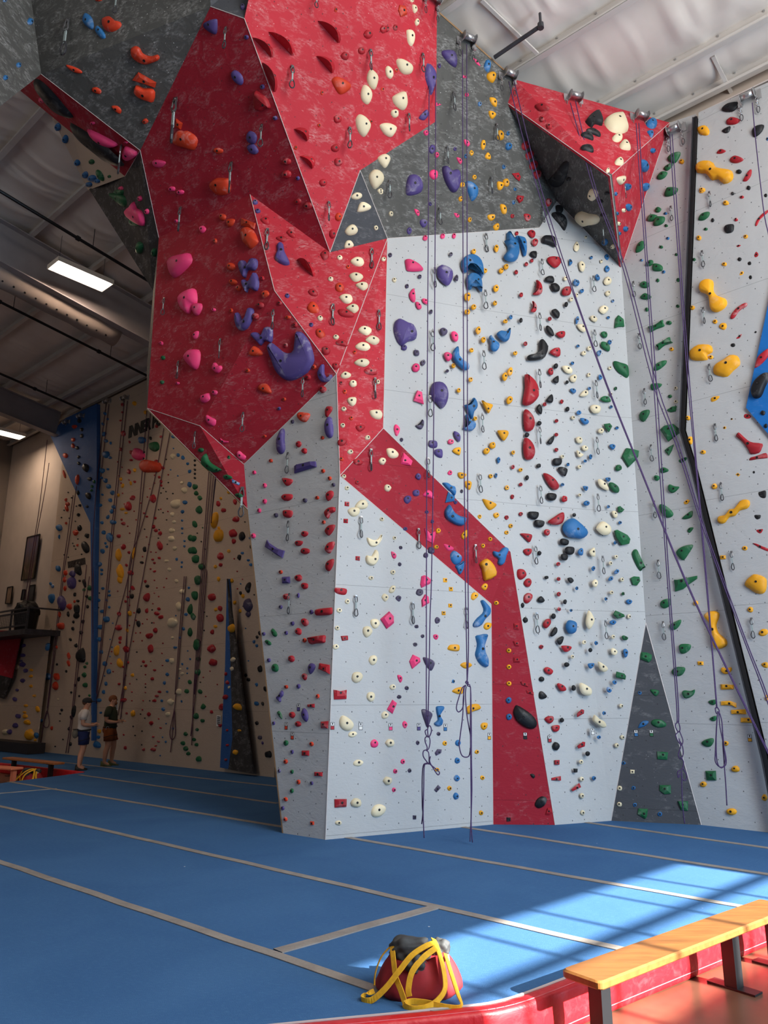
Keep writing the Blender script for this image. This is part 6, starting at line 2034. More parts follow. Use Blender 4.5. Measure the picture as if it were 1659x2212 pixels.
for x, y, l in ((235, 868, 'dim rope roller above the letter-side blue holds'), (273, 861, 'dim rope roller above the column of red holds'), (178, 900, 'dim rope roller on top of the blue facet'), (147, 913, 'dim rope roller at the edge of the blue facet')):
    roller(x, y, l, False)
# ================================================================== ropes
def rope(label, strands, Y0, Y1=None, r=0.0068, mat='rope', group='top ropes on the near walls', clamp=True):
    mb = MB(); name = 'climbing_rope'
    ys = [p[1] for st in strands for p in st]; ymin, ymax = min(ys), max(ys)
    for st in strands:
        pts = []
        for i, p in enumerate(st):
            x, y = p[0], p[1]; t = (y-ymin)/max(1, ymax-ymin); Y = Y0 if Y1 is None else Y0+(Y1-Y0)*t
            if len(p) > 2: Y += p[2]
            if clamp:
                h = hit(x, y)
                if h is not None and Y > h[0].y-0.06: Y = h[0].y-0.06
            q = aY(x, y, Y)
            if q.z < 0.012: q = gr(x, y, 0.012)
            pts.append(q)
        mb.tube(catmull(pts, 4), r, 6)
    o = mb.build(name, mat, smooth=True); tag(o, label, 'rope', group); return o
def cz(pts, dy=0.0): return [(870+x/5.674, 1440+y/5.674, dy) for x, y in pts]
rope('purple top rope ending in a daisy chain above the mat', [
    [(930, -14), (927, 200), (925, 500), (922, 1000), (921, 1300), (921, 1568)], [(943, -14), (941, 200), (940, 500), (936, 1000), (932, 1250), (929, 1330), (927, 1450), (924, 1572)],
    cz([(300, 770), (275, 790), (288, 840), (320, 862), (350, 800), (345, 745), (325, 725), (305, 765), (310, 850)], -.01), cz([(320, 850), (278, 868), (275, 920), (300, 990), (290, 1030), (320, 1000), (335, 920), (325, 860)], 0.01),
    cz([(300, 1020), (254, 1035), (252, 1100), (295, 1165), (320, 1190), (322, 1100), (315, 1050), (292, 1028)], -.01), cz([(340, 1100), (330, 1160), (370, 1240), (428, 1325), (450, 1297), (400, 1250), (320, 1185)], -.02),
    cz([(330, 1185), (285, 1185), (250, 1220), (238, 1400), (240, 1700), (246, 1800), (232, 1930)]), cz([(325, 1195), (295, 1192), (263, 1230), (257, 1500), (250, 1800), (255, 1950), (262, 2100)], -.015)], 9.0, 9.05)
rope('purple top rope tied into long hanging loops', [
    [(999, 108), (1000, 500), (1002, 900), (1005, 1240), (1008, 1400), (1009, 1475)], [(1008, 96), (1009, 500), (1010, 1000), (1011, 1240), (1012, 1400), (1009, 1478)],
    cz([(775, 175), (800, 190), (795, 215), (770, 195), (785, 180), (795, 235)], -.012), cz([(775, 225), (730, 260), (700, 340), (662, 470), (662, 530), (690, 555), (735, 505), (748, 400), (745, 280), (770, 230)], -.01),
    cz([(755, 240), (742, 400), (735, 600), (700, 880), (692, 970), (720, 1080), (770, 1110), (818, 1078), (835, 900), (815, 760), (785, 580), (768, 350), (778, 240)]),
    cz([(790, 235), (820, 245), (832, 290), (828, 700), (832, 1000), (835, 1300), (838, 1800), (830, 2000), (825, 2145)], -.015), cz([(785, 228), (830, 260), (840, 700), (842, 1100), (848, 1500), (838, 1900), (855, 2155)])], 8.95)
rope('purple belay rope slanting from the roller beside the roofside corner', [[(1099, 176), (1128, 292), (1163, 415), (1200, 530), (1244, 650), (1309, 830), (1390, 1032), (1475, 1243), (1560, 1425), (1662, 1634), (1772, 1862)],
    [(1110, 172), (1140, 300), (1170, 412), (1205, 525), (1248, 655), (1312, 832), (1393, 1035), (1478, 1245), (1563, 1427), (1662, 1628), (1774, 1856)]], 9.2, 7.9, clamp=False)
rope('purple belay rope slanting from the roller beside black holds', [[(1232, 222), (1250, 288), (1284, 415), (1346, 580), (1411, 830), (1460, 960), (1512, 1122), (1556, 1245), (1610, 1390), (1662, 1528), (1765, 1838)],
    [(1243, 218), (1258, 285), (1289, 415), (1352, 580), (1419, 830), (1466, 960), (1516, 1122), (1560, 1245), (1614, 1390), (1664, 1520), (1768, 1832)]], 9.25, 8.4, clamp=False)
ck = lambda pts, dy=0: [(1244+x/4, 1245+y/4, dy) for x, y in pts]
rope('purple top rope knotted beside the dark triangle', [[(1374, 266), (1384, 415), (1400, 640), (1412, 830), (1441, 1245), (1460, 1500), (1463, 1560)], [(1380, 266), (1389, 415), (1404, 640), (1418, 830), (1445, 1245), (1464, 1500), (1466, 1560)],
    ck([(880, 1255), (858, 1290), (885, 1345), (900, 1320), (890, 1270), (870, 1250)]), ck([(890, 1340), (862, 1370), (875, 1410), (910, 1460), (925, 1420), (905, 1360), (895, 1335)], -.01),
    ck([(890, 1400), (905, 1470), (885, 1540), (905, 1580), (928, 1530), (918, 1460), (895, 1420)]), ck([(900, 1560), (930, 1600), (920, 1660), (880, 1690), (885, 1740), (900, 1700)], -.01), ck([(920, 1650), (960, 1725), (940, 1765), (915, 1740), (912, 1680)]), ck([(915, 1700), (915, 1800), (920, 1950), (932, 2080), (940, 2135)])], 9.3, 9.45)
rope('purple top rope coiled in a loop beside the yellow bars', [[(1447, 290), (1455, 415), (1470, 620), (1486, 830), (1505, 1030), (1524, 1245), (1540, 1430), (1548, 1530)], [(1452, 290), (1460, 415), (1474, 620), (1490, 830), (1507, 1030), (1526, 1245), (1541, 1430), (1549, 1530)],
    ck([(1215, 1120), (1240, 1165), (1215, 1185), (1205, 1140), (1225, 1130)]), ck([(1225, 1165), (1215, 1300), (1205, 1520), (1205, 1600), (1240, 1645), (1285, 1640), (1300, 1590), (1275, 1450), (1245, 1300), (1235, 1180)], -.01), ck([(1235, 1165), (1262, 1260), (1270, 1450), (1280, 1600), (1295, 1800), (1305, 1980)]), ck([(1225, 1170), (1212, 1400), (1220, 1600), (1260, 1655), (1290, 1600), (1280, 1480), (1262, 1280)], -.015)], 9.35, 9.3)
rope('purple rope hanging from the roller past the gap', [[(1625, 222), (1632, 300), (1643, 400), (1652, 470), (1668, 560), (1700, 900), (1730, 1300), (1752, 1780)]], 8.7)
fr = dict(r=0.011, mat='rope_dark', group='dim ropes on the far wall', clamp=True)
def far_rope(label, *st): rope(label, [[p for p in q if hit(*p[:2]) is not None] for q in st], 40, **fr)
far_rope('dim rope pair running down to the climber in white', [(229, 873), (217, 970), (206, 1080), (198, 1245), (203, 1400), (204, 1510)], [(235, 873), (221, 1000), (209, 1120), (200, 1300), (205, 1500)])
far_rope('dim rope pair below the column of red holds', [(268, 866), (255, 1005), (245, 1105), (232, 1245), (217, 1395), (206, 1520)], [(275, 866), (260, 1005), (249, 1105), (236, 1245), (220, 1395), (208, 1520)])
far_rope('dim slanting rope past the word INNER', [(317, 887), (306, 1030), (297, 1130), (277, 1245), (245, 1370), (208, 1515)], [(325, 890), (312, 1030), (300, 1140), (284, 1245), (270, 1420), (261, 1550)])
far_rope('dim rope pair slanting down to the climber in green', [(354, 925), (333, 1040), (302, 1150), (278, 1230), (272, 1440), (259, 1560)], [(367, 935), (345, 1050), (330, 1130), (309, 1245), (280, 1400), (255, 1545)])
rope('dim rope pair in front of the tall poster', [[(102, 950), (92, 1040), (83, 1110), (75, 1160), (58, 1270), (40, 1360)], [(106, 1000), (97, 1060), (88, 1110), (79, 1158), (66, 1250), (56, 1330)]], 23.0, **{**fr, 'clamp': False})
far_rope('dim rope with a hanging loop near the bench', [(165, 1050), (152, 1150), (137, 1245), (120, 1400), (103, 1530), (101, 1540), (95, 1560), (96, 1570), (104, 1570), (106, 1555), (101, 1536), (94, 1565), (86, 1620)], [(158, 1070), (147, 1150), (134, 1245), (117, 1400), (102, 1530)])
far_rope('dim rope pair left of the blue strip', [(193, 1245), (180, 1340), (168, 1450), (158, 1540), (147, 1627)], [(187, 1220), (175, 1340), (164, 1450), (155, 1540), (142, 1627)])
far_rope('dim rope with a loop near the cream holds', [(402, 1245), (392, 1360), (380, 1500), (376, 1535), (367, 1580), (370, 1597), (378, 1590), (378, 1560), (376, 1535), (371, 1600), (368, 1625)], [(398, 1245), (388, 1360), (378, 1500)])
far_rope('bundle of dim ropes beside the green holds', [(451, 1020), (443, 1130), (434, 1245), (425, 1390), (418, 1500), (414, 1610)], [(456, 1022), (447, 1130), (438, 1245), (428, 1390), (419, 1500)], [(461, 1026), (452, 1130), (442, 1245), (431, 1390), (420, 1500)], [(466, 1030), (456, 1130), (446, 1245), (434, 1390), (422, 1500), (412, 1590)])
# ================================================================== bench
def wood(name, c1, c2):
    m, nt, b = newmat(name); b.inputs['Roughness'].default_value = 0.38
    tc = N(nt, 'ShaderNodeTexCoord').outputs['Object']
    n = noise(nt, mapping(nt, tc, (1.2, 14, 6)), 2.2, 5, 0.8); n2 = noise(nt, mapping(nt, tc, (1, 3, 3)), 2.0, 4, 0.5)
    c = mixc(nt, ramp(nt, n, 0.3, 0.75), rgb(*c1), rgb(*c2)); c = mixc(nt, math_(nt, 'MULTIPLY', ramp(nt, n2, 0.55, 0.75), 0.5), c, tuple(v*0.5 for v in rgb(*c2))); L(nt, c, b.inputs['Base Color']); bump(nt, b, n, 0.08, 0.01)
wood('bench_wood', (150, 100, 52), (122, 78, 40)); wood('dim_wood', (190, 120, 70), (160, 92, 52))
plain('bench_leg', (0.010, 0.010, 0.012), 0.45)
def bench(label, a, b, width, legs, mat, legmat='bench_leg', side=1, th=0.045):
    """a, b: ends of the front top edge; the plank runs back from it"""
    t = (b-a); Ln = t.length; t.normalize(); sd = Vector((-t.y, t.x, 0))*side
    root = tag(empty('bench', Vector((a.x, a.y, -0.22))), label, 'bench', 'wooden benches')
    org = Vector((a.x, a.y, -0.22)); M = Matrix((t, sd, UP)).transposed()
    zt = a.z+0.22
    bm = bmesh.new(); R = 0.03; prof = []
    for cx, cy, a0 in ((R, R, 180), (Ln-R, R, 270), (Ln-R, width-R, 0), (R, width-R, 90)):
        for k in range(5):
            an = math.radians(a0+k*22.5); prof.append((cx+R*math.cos(an), cy+R*math.sin(an)))
    rings = [(0.008, 0), (0.0, 0.008), (0.0, th-0.01), (0.010, th)]; vs = []; fs = []; m = len(prof); cxm, cym = Ln/2, width/2
    for ins, zz in rings:
        for x, y in prof:
            xx = x-ins*np.sign(x-cxm); yy = y-ins*np.sign(y-cym); vs.append(M @ Vector((xx, yy, zt-th+zz)))
    for k in range(3):
        for i in range(m): fs.append((k*m+i, k*m+(i+1) % m, (k+1)*m+(i+1) % m, (k+1)*m+i))
    fs += [tuple(range(m-1, -1, -1)), tuple(3*m+i for i in range(m))]
    mesh('seat_plank', vs, fs, mat, root)
    for x in legs:
        mb = MB(); mb.bar(M @ Vector((x, width/2, 0.012)), M @ Vector((x, width/2, zt-th-0.01)), 0.085, 0.085, sd); lg = mb.build('leg', legmat, root)
        mb = MB(); mb.bar(M @ Vector((x, width/2-0.16, 0.007)), M @ Vector((x, width/2+0.16, 0.007)), 0.10, 0.012); mb.build('foot_plate', legmat, lg)
        mb = MB(); mb.bar(M @ Vector((x, 0.04, zt-th-0.006)), M @ Vector((x, width-0.04, zt-th-0.006)), 0.10, 0.010); mb.build('top_plate', legmat, lg)
    return root
ZT = 0.18
a = gr(1297, 2122, ZT); b = gr(1659, 1981, ZT); bd = (b-a).normalized(); wdt = 0.26
bench('long honey-coloured wooden bench beside the red mat edge', a, a+bd*2.3, wdt, (0.16, 1.58, 2.2), 'bench_wood')
a2 = gr(4, 1636, ZT); b2 = gr(117, 1648, ZT)
bench('dim wooden bench at the far end of the mat', a2, b2, 0.26, (0.35, (b2-a2).length-0.35), 'dim_wood')
a3 = gr(-40, 1655, 0.14); b3 = gr(25, 1659.5, 0.14)
bench('low salmon-coloured bench end beside the dim wooden bench', a3, b3, 0.3, ((b3-a3).length-0.12,), plain('salmon', rgb(226, 130, 96), 0.6), 'salmon')
# ================================================================== rope bag
def bag(label, base, M, scale=1.0):
    root = tag(empty('rope_bag', base), label, 'bag'); rng = random.Random(3)
    def tf(v): return M @ (Vector(v)*scale)
    # body: slumped sack with creases
    nu, nv = 28, 9; vs = []; fs = []
    for j in range(nv+1):
        t = j/nv; z = 0.225*t; wv = math.cos(t*1.05)**0.75 if t < 1 else 0.6
        for i in range(nu):
            an = 2*math.pi*i/nu; cr = 1+0.05*math.sin(an*5+t*3)+0.035*math.sin(an*9-t*5)*t+0.03*math.sin(an*3+1)
            rx, ry = 0.27*(1-0.42*t*t)*cr, 0.185*(1-0.38*t*t)*cr
            if j == 0: rx, ry = rx*0.93, ry*0.93
            vs.append(tf((rx*math.cos(an), ry*math.sin(an), z+0.02*math.sin(an*2+0.6)*t*t+0.012*math.sin(an*7)*t)))
    for j in range(nv):
        for i in range(nu): fs.append((j*nu+i, j*nu+(i+1) % nu, (j+1)*nu+(i+1) % nu, (j+1)*nu+i))
    fs.append(tuple(range(nu-1, -1, -1)))
    # inner lip
    k0 = nv*nu; k1 = len(vs)
    for i in range(nu):
        p = Vector(vs[k0+i]); c = tf((0, 0, 0.15)); vs.append(p.lerp(c, 0.55))
    for i in range(nu): fs.append((k0+i, k0+(i+1) % nu, k1+(i+1) % nu, k1+i))
    fs.append(tuple(k1+i for i in range(nu)))
    mesh('bag_body', vs, fs, plain('bag_red', rgb(150, 32, 40), 0.8, 0, 0.15, 14), root, True)
    def crumple(c, r, name, mat, seed):
        bm = bmesh.new(); bmesh.ops.create_icosphere(bm, subdivisions=4, radius=1.0); rg = random.Random(seed)
        dirs = [Vector((rg.uniform(-1, 1), rg.uniform(-1, 1), rg.uniform(-1, 1))) for _ in range(9)]
        for v in bm.verts:
            f = 1.0
            for q, d in enumerate(dirs): f += 0.045*math.sin(v.co.dot(d)*(3.5+q*0.8)+q)
            f += 0.035*abs(math.sin(v.co.x*5+v.co.y*6))
            v.co = Vector((v.co.x*r[0]*f, v.co.y*r[1]*f, v.co.z*r[2]*f))+Vector(c); v.co = tf(v.co)
        me = bpy.data.meshes.new(name); bm.to_mesh(me); bm.free(); me.materials.append(MATS[mat] if isinstance(mat, str) else mat)
        for p in me.polygons: p.use_smooth = True
        return link(bpy.data.objects.new(name, me), root)
    jk = plain('jacket_grey', rgb(62, 64, 66), 0.7, 0, 0.35, 10)
    crumple((-0.05, -0.02, 0.235), (0.125, 0.10, 0.075), 'rope_tarp', jk, 5); crumple((0.14, 0.03, 0.235), (0.065, 0.06, 0.05), 'rope_tarp', jk, 8); crumple((-0.02, -0.13, 0.19), (0.07, 0.04, 0.06), 'rope_tarp', jk, 12)
    def strap(path, w=0.034):
        pts = catmull([tf(p) for p in path], 5); vs = []; fs = []; cen = tf((0, 0, 0.06)); n = len(pts)
        for i, p in enumerate(pts):
            t = (pts[min(i+1, n-1)]-pts[max(i-1, 0)]).normalized(); nn = (p-cen); nn = (nn-t*nn.dot(t)).normalized(); sd = t.cross(nn)
            for a_, b_ in ((-1, 0), (1, 0), (1, 1), (-1, 1)): vs.append(p+sd*(a_*w*scale/2)+nn*(b_*0.005*scale))
        for i in range(n-1):
            for k in range(4): fs.append((i*4+k, i*4+(k+1) % 4, i*4+4+(k+1) % 4, i*4+4+k))
        fs += [(0, 1, 2, 3), tuple((n-1)*4+k for k in (3, 2, 1, 0))]
        mesh('strap', vs, fs, plain('strap_yellow', rgb(232, 176, 36), 0.75, 0, 0.12, 40), root)
    strap([(0.10, 0.02, 0.285), (0.115, -0.08, 0.27), (0.145, -0.16, 0.18), (0.15, -0.215, 0.09), (0.10, -0.245, 0.035), (0.03, -0.275, 0.012), (-0.05, -0.285, 0.01), (-0.09, -0.26, 0.02), (-0.05, -0.24, 0.03), (0.05, -0.25, 0.025), (0.16, -0.27, 0.01), (0.24, -0.26, 0.01), (0.225, -0.21, 0.06), (0.19, -0.16, 0.16), (0.165, -0.09, 0.235)])
    strap([(-0.16, 0.0, 0.255), (-0.155, -0.09, 0.235), (-0.14, -0.17, 0.14), (-0.11, -0.215, 0.08), (-0.085, -0.245, 0.02)])
    strap([(0.10, -0.06, 0.285), (0.05, -0.11, 0.285), (-0.04, -0.15, 0.245), (-0.12, -0.185, 0.17), (-0.20, -0.20, 0.085), (-0.28, -0.19, 0.02), (-0.34, -0.16, 0.01), (-0.33, -0.11, 0.012), (-0.27, -0.09, 0.03)])
    strap([(0.11, -0.10, 0.27), (0.03, -0.155, 0.235), (-0.04, -0.19, 0.17), (-0.065, -0.215, 0.09), (-0.06, -0.225, 0.05)])
    strap([(-0.16, 0.02, 0.25), (-0.225, 0.0, 0.19), (-0.262, -0.03, 0.11), (-0.268, -0.06, 0.05)])
    mb = MB(); mb.box(tuple(tf((0.185, -0.075, 0.21))), (0.012*scale, 0.05*scale, 0.02*scale)); mb.build('label_patch', 'paper_white', root)
    return root
bb = gr(903, 2141, 0.0); bag('crumpled red rope bag with yellow straps lying on the blue mat', Vector((0, 0, 0)), Matrix.Translation(bb), 0.92)
b2p = gr(64, 1691, -0.21); bag('dim rope bag with yellow straps under the far bench', Vector((0, 0, 0)), Matrix.Translation(b2p), 1.0)
# ================================================================== lettering, posters, balcony on the far wall
def letters(label, txt, p0, ptop, mat, off=0.012, width=1.0, name='wall_lettering'):
    cu = bpy.data.curves.new(name, 'FONT'); cu.body = txt; cu.extrude = 0.008; cu.offset = 0.022; hgt = (ptop-p0).z; cu.size = hgt/0.69; cu.space_character = 0.94
    cu.materials.append(MATS[mat] if isinstance(mat, str) else mat)
    tmp = bpy.data.objects.new(name, cu); COL.objects.link(tmp); bpy.context.view_layer.update()
    me = bpy.data.meshes.new_from_object(tmp.evaluated_get(bpy.context.evaluated_depsgraph_get())); bpy.data.objects.remove(tmp); me.name = name
    o = bpy.data.objects.new(name, me); COL.objects.link(o); X = -D1*width; Mx = Matrix((X, UP, -D2)).transposed().to_4x4(); Mx.translation = p0-D2*off; o.matrix_world = Mx
    return tag(o, label, 'lettering')
ink = plain('ink_black', (0.016, 0.015, 0.016), 0.7)
letters('bold black words INNER PE high on the dim wall', 'INNER PE', fb(277.5, 946, 0), fb(277.5, 923.5, 0), ink, width=0.86)
lw = letters('small dark WALLTOPIA lettering on the dim wall', 'WALLTOPIA', fb(147, 1226, 0), fb(147, 1215, 0), plain('ink_grey', rgb(50, 42, 40), 0.7), width=0.86)
lr = MB(); 
def quad_thing(name, label, cat, px, off, mat, group=None, th=0.02):
    ps = [fb(x, y, off) for x, y in px]; root = tag(empty(name), label, cat, group)
    vs = ps+[p+D2*th for p in ps]; fs = [(0, 1, 2, 3), (7, 6, 5, 4), (0, 4, 5, 1), (1, 5, 6, 2), (2, 6, 7, 3), (3, 7, 4, 0)]
    mesh('print', vs, fs, mat, root)
    fr_ = MB(); q = [p-D2*0.006 for p in ps]
    for i in range(4): fr_.bar(q[i], q[(i+1) % 4], 0.03, 0.03, D2)
    fr_.build('frame', 'channel_black', root); return root
def photo_mat(name, c1, c2, c3):
    m, nt, b = newmat(name); b.inputs['Roughness'].default_value = 0.35
    tc = N(nt, 'ShaderNodeTexCoord').outputs['Generated']
    n = noise(nt, mapping(nt, tc, (4, 4, 1.5)), 2.2, 5, 0.8); sx = N(nt, 'ShaderNodeSeparateXYZ'); L(nt, tc, sx.inputs[0])
    c = mixc(nt, ramp(nt, sx.outputs[2], 0.3, 0.75), rgb(*c1), rgb(*c2)); c = mixc(nt, ramp(nt, n, 0.5, 0.65), c, rgb(*c3)); L(nt, c, b.inputs['Base Color']); return m
quad_thing('poster', 'tall dark canyon poster hanging on the white end wall', 'poster', [(59.5, 1161), (86.7, 1154), (73.4, 1249), (46.2, 1254)], -0.22, photo_mat('poster_cliff', (70, 60, 40), (90, 84, 110), (126, 96, 88)), 'posters on the far wall')
quad_thing('poster', 'dark framed picture under the tall poster', 'poster', [(64.5, 1265.4), (76, 1263.5), (71, 1297), (59.5, 1297.7)], -0.22, photo_mat('poster_night', (40, 42, 48), (60, 66, 74), (84, 84, 84)), 'posters on the far wall')
quad_thing('poster', 'narrow dark picture behind the hanging rope', 'poster', [(49.4, 1274), (55, 1273.7), (52, 1296), (45.6, 1296)], -0.22, 'poster_night', 'posters on the far wall')
quad_thing('poster', 'pale brown picture above the balcony rail', 'poster', [(17, 1269), (28, 1267), (23, 1304), (12, 1304)], -0.22, photo_mat('poster_tan', (150, 126, 104), (178, 152, 130), (110, 88, 72)), 'posters on the far wall')
def notice(label, px, off=0.01):
    r_ = quad_thing('notice', label, 'sign', px, off, 'paper_white', 'paper notices on the far wall', 0.006)
    for c in list(r_.children):
        if c.name.startswith('frame'): bpy.data.objects.remove(c)
    mb = MB(); ps = [fb(x, y, off+0.004) for x, y in px]
    for k in range(5):
        t0 = 0.15+k*0.16; a_ = ps[0].lerp(ps[3], t0); b_ = ps[1].lerp(ps[2], t0); mb.bar(a_.lerp(b_, 0.15), a_.lerp(b_, 0.85), 0.02, 0.004, D2)
    mb.build('print_lines', ink, r_)
notice('paper notice beside the climber in green', [(248, 1514), (254.5, 1514), (254, 1534), (247.5, 1534)])
notice('paper notice beside the dim blue strip', [(468, 1545), (477, 1546), (476, 1569), (467, 1568)], 0.02)
# balcony
BO = 1.0
pA = fb(58, 1357, BO); pB = fb(-60, 1352, BO); zf = pA.z
bal = tag(empty('balcony'), 'small railed balcony with wire mesh above the bouldering wall', 'balcony')
d1a, d1b = pA.dot(D1), 27.9
mb = MB(); mb.bar(B(d1a, 9.98, zf-0.09), B(d1b, 9.98, zf-0.09), 1.15, 0.16); mb.build('deck', 'dark_steel', bal)
rh = fb(64, 1312, BO).z-zf
for zz in (rh, rh-0.12, 0.1):
    mb = MB(); mb.bar(B(d1a, 9.45, zf+zz), B(d1b, 9.45, zf+zz), 0.045, 0.045); mb.build('rail', 'dark_steel', bal)
for q in range(4):
    mb = MB(); dd_ = d1a+0.05+q*1.1; mb.bar(B(dd_, 9.45, zf), B(dd_, 9.45, zf+rh), 0.05, 0.05, D1); mb.build('post', 'dark_steel', bal)
mb = MB(); mb.bar(B(d1a, 9.45, zf+rh), B(d1a, 10.5, zf+rh), 0.045, 0.045); mb.build('rail', 'dark_steel', bal)
mb = MB(); k = 0
while d1a+k*0.12 < d1b: mb.tube([B(d1a+k*0.12, 9.45, zf+0.1), B(d1a+k*0.12, 9.45, zf+rh-0.12)], 0.006, 4, caps=False); k += 1
for q in range(1, 8): mb.tube([B(d1a, 9.45, zf+0.1+q*(rh-0.22)/8), B(d1b, 9.45, zf+0.1+q*(rh-0.22)/8)], 0.006, 4, caps=False)
o = mb.build('wire_mesh', 'dark_steel', bal); o['kind'] = 'stuff'
pc = fb(40, 1356, 0.7); c1 = pc.dot(D1); binr = tag(empty('equipment_bin'), 'black bin heaped with dark gear behind the balcony mesh', 'bin')
mb = MB(); mb.lathe([(0.30, 0.0), (0.36, 0.55), (0.37, 0.58), (0.34, 0.58)], 14, B(c1, 9.95, zf)); mb.build('bin_body', 'channel_black', binr)
bm = bmesh.new(); bmesh.ops.create_icosphere(bm, subdivisions=3, radius=0.36); rg = random.Random(4)
for v in bm.verts: v.co = Vector((v.co.x, v.co.y, v.co.z*0.9))*(1+0.14*math.sin(v.co.x*22)*math.cos(v.co.y*19+v.co.z*13)) + B(c1, 9.95, zf+0.62)
me = bpy.data.meshes.new('gear_heap'); bm.to_mesh(me); bm.free(); me.materials.append(MATS['channel_black']); link(bpy.data.objects.new('gear_heap', me), binr)
# kick pad below the bouldering wall
kp = MB(); a_ = fb(-60, 1609, 0.5); b_ = fb(79, 1613, 0.5); kp.bar(Vector((a_.x, a_.y, 0.15)), Vector((b_.x, b_.y, 0.15)), 0.5, 0.28); tag(kp.build('kick_pad', plain('pad_black', rgb(44, 40, 40), 0.6, 0, 0.1)), 'dark foam pad at the foot of the bouldering wall', 'pad')
# ================================================================== two climbers far down the mat
FAT = 1.04
def skin_obj(name, joints, edges, mat, parent, root=None, sub=2):
    names = list(joints); me = bpy.data.meshes.new(name)
    me.from_pydata([joints[k][0] for k in names], [(names.index(a), names.index(b)) for a, b in edges], [])
    me.materials.append(MATS[mat] if isinstance(mat, str) else mat)
    o = link(bpy.data.objects.new(name, me), parent)
    md = o.modifiers.new('skin', 'SKIN'); md.use_smooth_shade = True
    for i, k in enumerate(names):
        r = joints[k][1]; r = r if isinstance(r, tuple) else (r, r); r = (r[0]*FAT, r[1]*FAT); sv = me.skin_vertices[0].data[i]; sv.radius = r; sv.use_root = (k == (root or names[0]))
    ss = o.modifiers.new('sub', 'SUBSURF'); ss.levels = sub; ss.render_levels = sub
    return o
def blob(name, c, r, mat, parent, seg=12, rot=None):
    bm = bmesh.new(); bmesh.ops.create_uvsphere(bm, u_segments=seg, v_segments=max(6, seg*2//3), radius=1.0)
    for v in bm.verts:
        p = Vector((v.co.x*r[0], v.co.y*r[1], v.co.z*r[2]))
        if rot is not None: p = Matrix.Rotation(rot, 3, 'Y') @ p
        v.co = p+Vector(c)
    me = bpy.data.meshes.new(name); bm.to_mesh(me); bm.free(); me.materials.append(MATS[mat] if isinstance(mat, str) else mat)
    for p in me.polygons: p.use_smooth = True
    return link(bpy.data.objects.new(name, me), parent)
skin_m = plain('skin', rgb(206, 152, 124), 0.6, 0, 0.05, 6)
def person(label, base, rz, s, J, shirt, shorts, hair, cap=None, beard=False, shoe='shoe_dark', chalk=None):
    root = empty('person', base, rz); root.scale = (s, s, s); tag(root, label, 'person', 'climbers in the far half of the hall')
    j = dict(J)
    edges = [('pelvis', 'spine'), ('spine', 'chest'), ('chest', 'neck'), ('neck', 'jaw'), ('jaw', 'head'), ('head', 'crown'), ('head', 'nose')]
    for sd in 'RL':
        edges += [('pelvis', 'hip'+sd), ('hip'+sd, 'thigh'+sd), ('thigh'+sd, 'knee'+sd), ('knee'+sd, 'calf'+sd), ('calf'+sd, 'ankle'+sd), ('ankle'+sd, 'toe'+sd),
                  ('chest', 'shoulder'+sd), ('shoulder'+sd, 'upper'+sd), ('upper'+sd, 'elbow'+sd), ('elbow'+sd, 'forearm'+sd), ('forearm'+sd, 'wrist'+sd), ('wrist'+sd, 'palm'+sd)]
        w = Vector(j['wrist'+sd][0]); p = Vector(j['palm'+sd][0]); d = (p-w).normalized(); up_ = Vector((0, 0, 1)); sdv = d.cross(up_).normalized(); n_ = sdv.cross(d)
        for q, (o_, ln) in enumerate(((-0.030, 0.058), (-0.011, 0.068), (0.010, 0.066), (0.030, 0.052))):
            a_ = p+sdv*o_*0.9+d*0.022; b_ = a_+d*ln*0.55-n_*0.010; c_ = b_+d*ln*0.3-n_*0.030
            for nm, pt in (('f%da' % q, a_), ('f%db' % q, b_), ('f%dc' % q, c_)): j[nm+sd] = (tuple(pt), 0.0088)
            edges += [('palm'+sd, 'f%da' % q+sd), ('f%da' % q+sd, 'f%db' % q+sd), ('f%db' % q+sd, 'f%dc' % q+sd)]
        t1 = w.lerp(p, 0.55)+n_*0.028+sdv*(0.03 if sd == 'R' else -0.03); t2 = t1+d*0.04+n_*0.012
        j['t1'+sd] = (tuple(t1), 0.0105); j['t2'+sd] = (tuple(t2), 0.009); edges += [('wrist'+sd, 't1'+sd), ('t1'+sd, 't2'+sd)]
    skin_obj('body', j, edges, skin_m, root, 'pelvis')
    # shirt and shorts follow the same joints, a little fuller
    def g_(k, ex): p, r = J[k]; r = r if isinstance(r, tuple) else (r, r); return (p, (r[0]+ex, r[1]+ex))
    def loft(mb, rings, n=20):
        vs = []; fs = []
        for cx, z, rx, ry in rings:
            for k in range(n): t = 2*math.pi*k/n; vs.append((cx+rx*1.08*math.cos(t), ry*1.06*math.sin(t), z))
        for q in range(len(rings)-1):
            for k in range(n): fs.append((q*n+k, q*n+(k+1) % n, (q+1)*n+(k+1) % n, (q+1)*n+k))
        fs += [tuple(range(n-1, -1, -1)), tuple((len(rings)-1)*n+k for k in range(n))]; mb.add(vs, fs)
    pz = J['pelvis'][0][2]; nz = J['neck'][0][2]
    mb = MB(); loft(mb, [(-0.005, pz-0.03, 0.150, 0.186), (0.0, pz+0.06, 0.148, 0.180), (0.005, pz+0.17, 0.146, 0.178), (0.0, pz+0.28, 0.152, 0.188), (-0.012, pz+0.37, 0.152, 0.196), (-0.016, pz+0.44, 0.130, 0.188), (-0.012, nz-0.045, 0.088, 0.120), (-0.004, nz-0.01, 0.066, 0.070)])
    for sd in 'RL':
        a_, b_, c_ = (Vector(J[k+sd][0]) for k in ('shoulder', 'upper', 'elbow')); e_ = b_.lerp(c_, 0.45); i_ = Vector((a_.x, a_.y*0.45, a_.z))
        mb.tube([i_, a_, b_, e_], [0.08, 0.092, 0.086, 0.082], 12)
    mb.build('t_shirt', shirt, root, True)
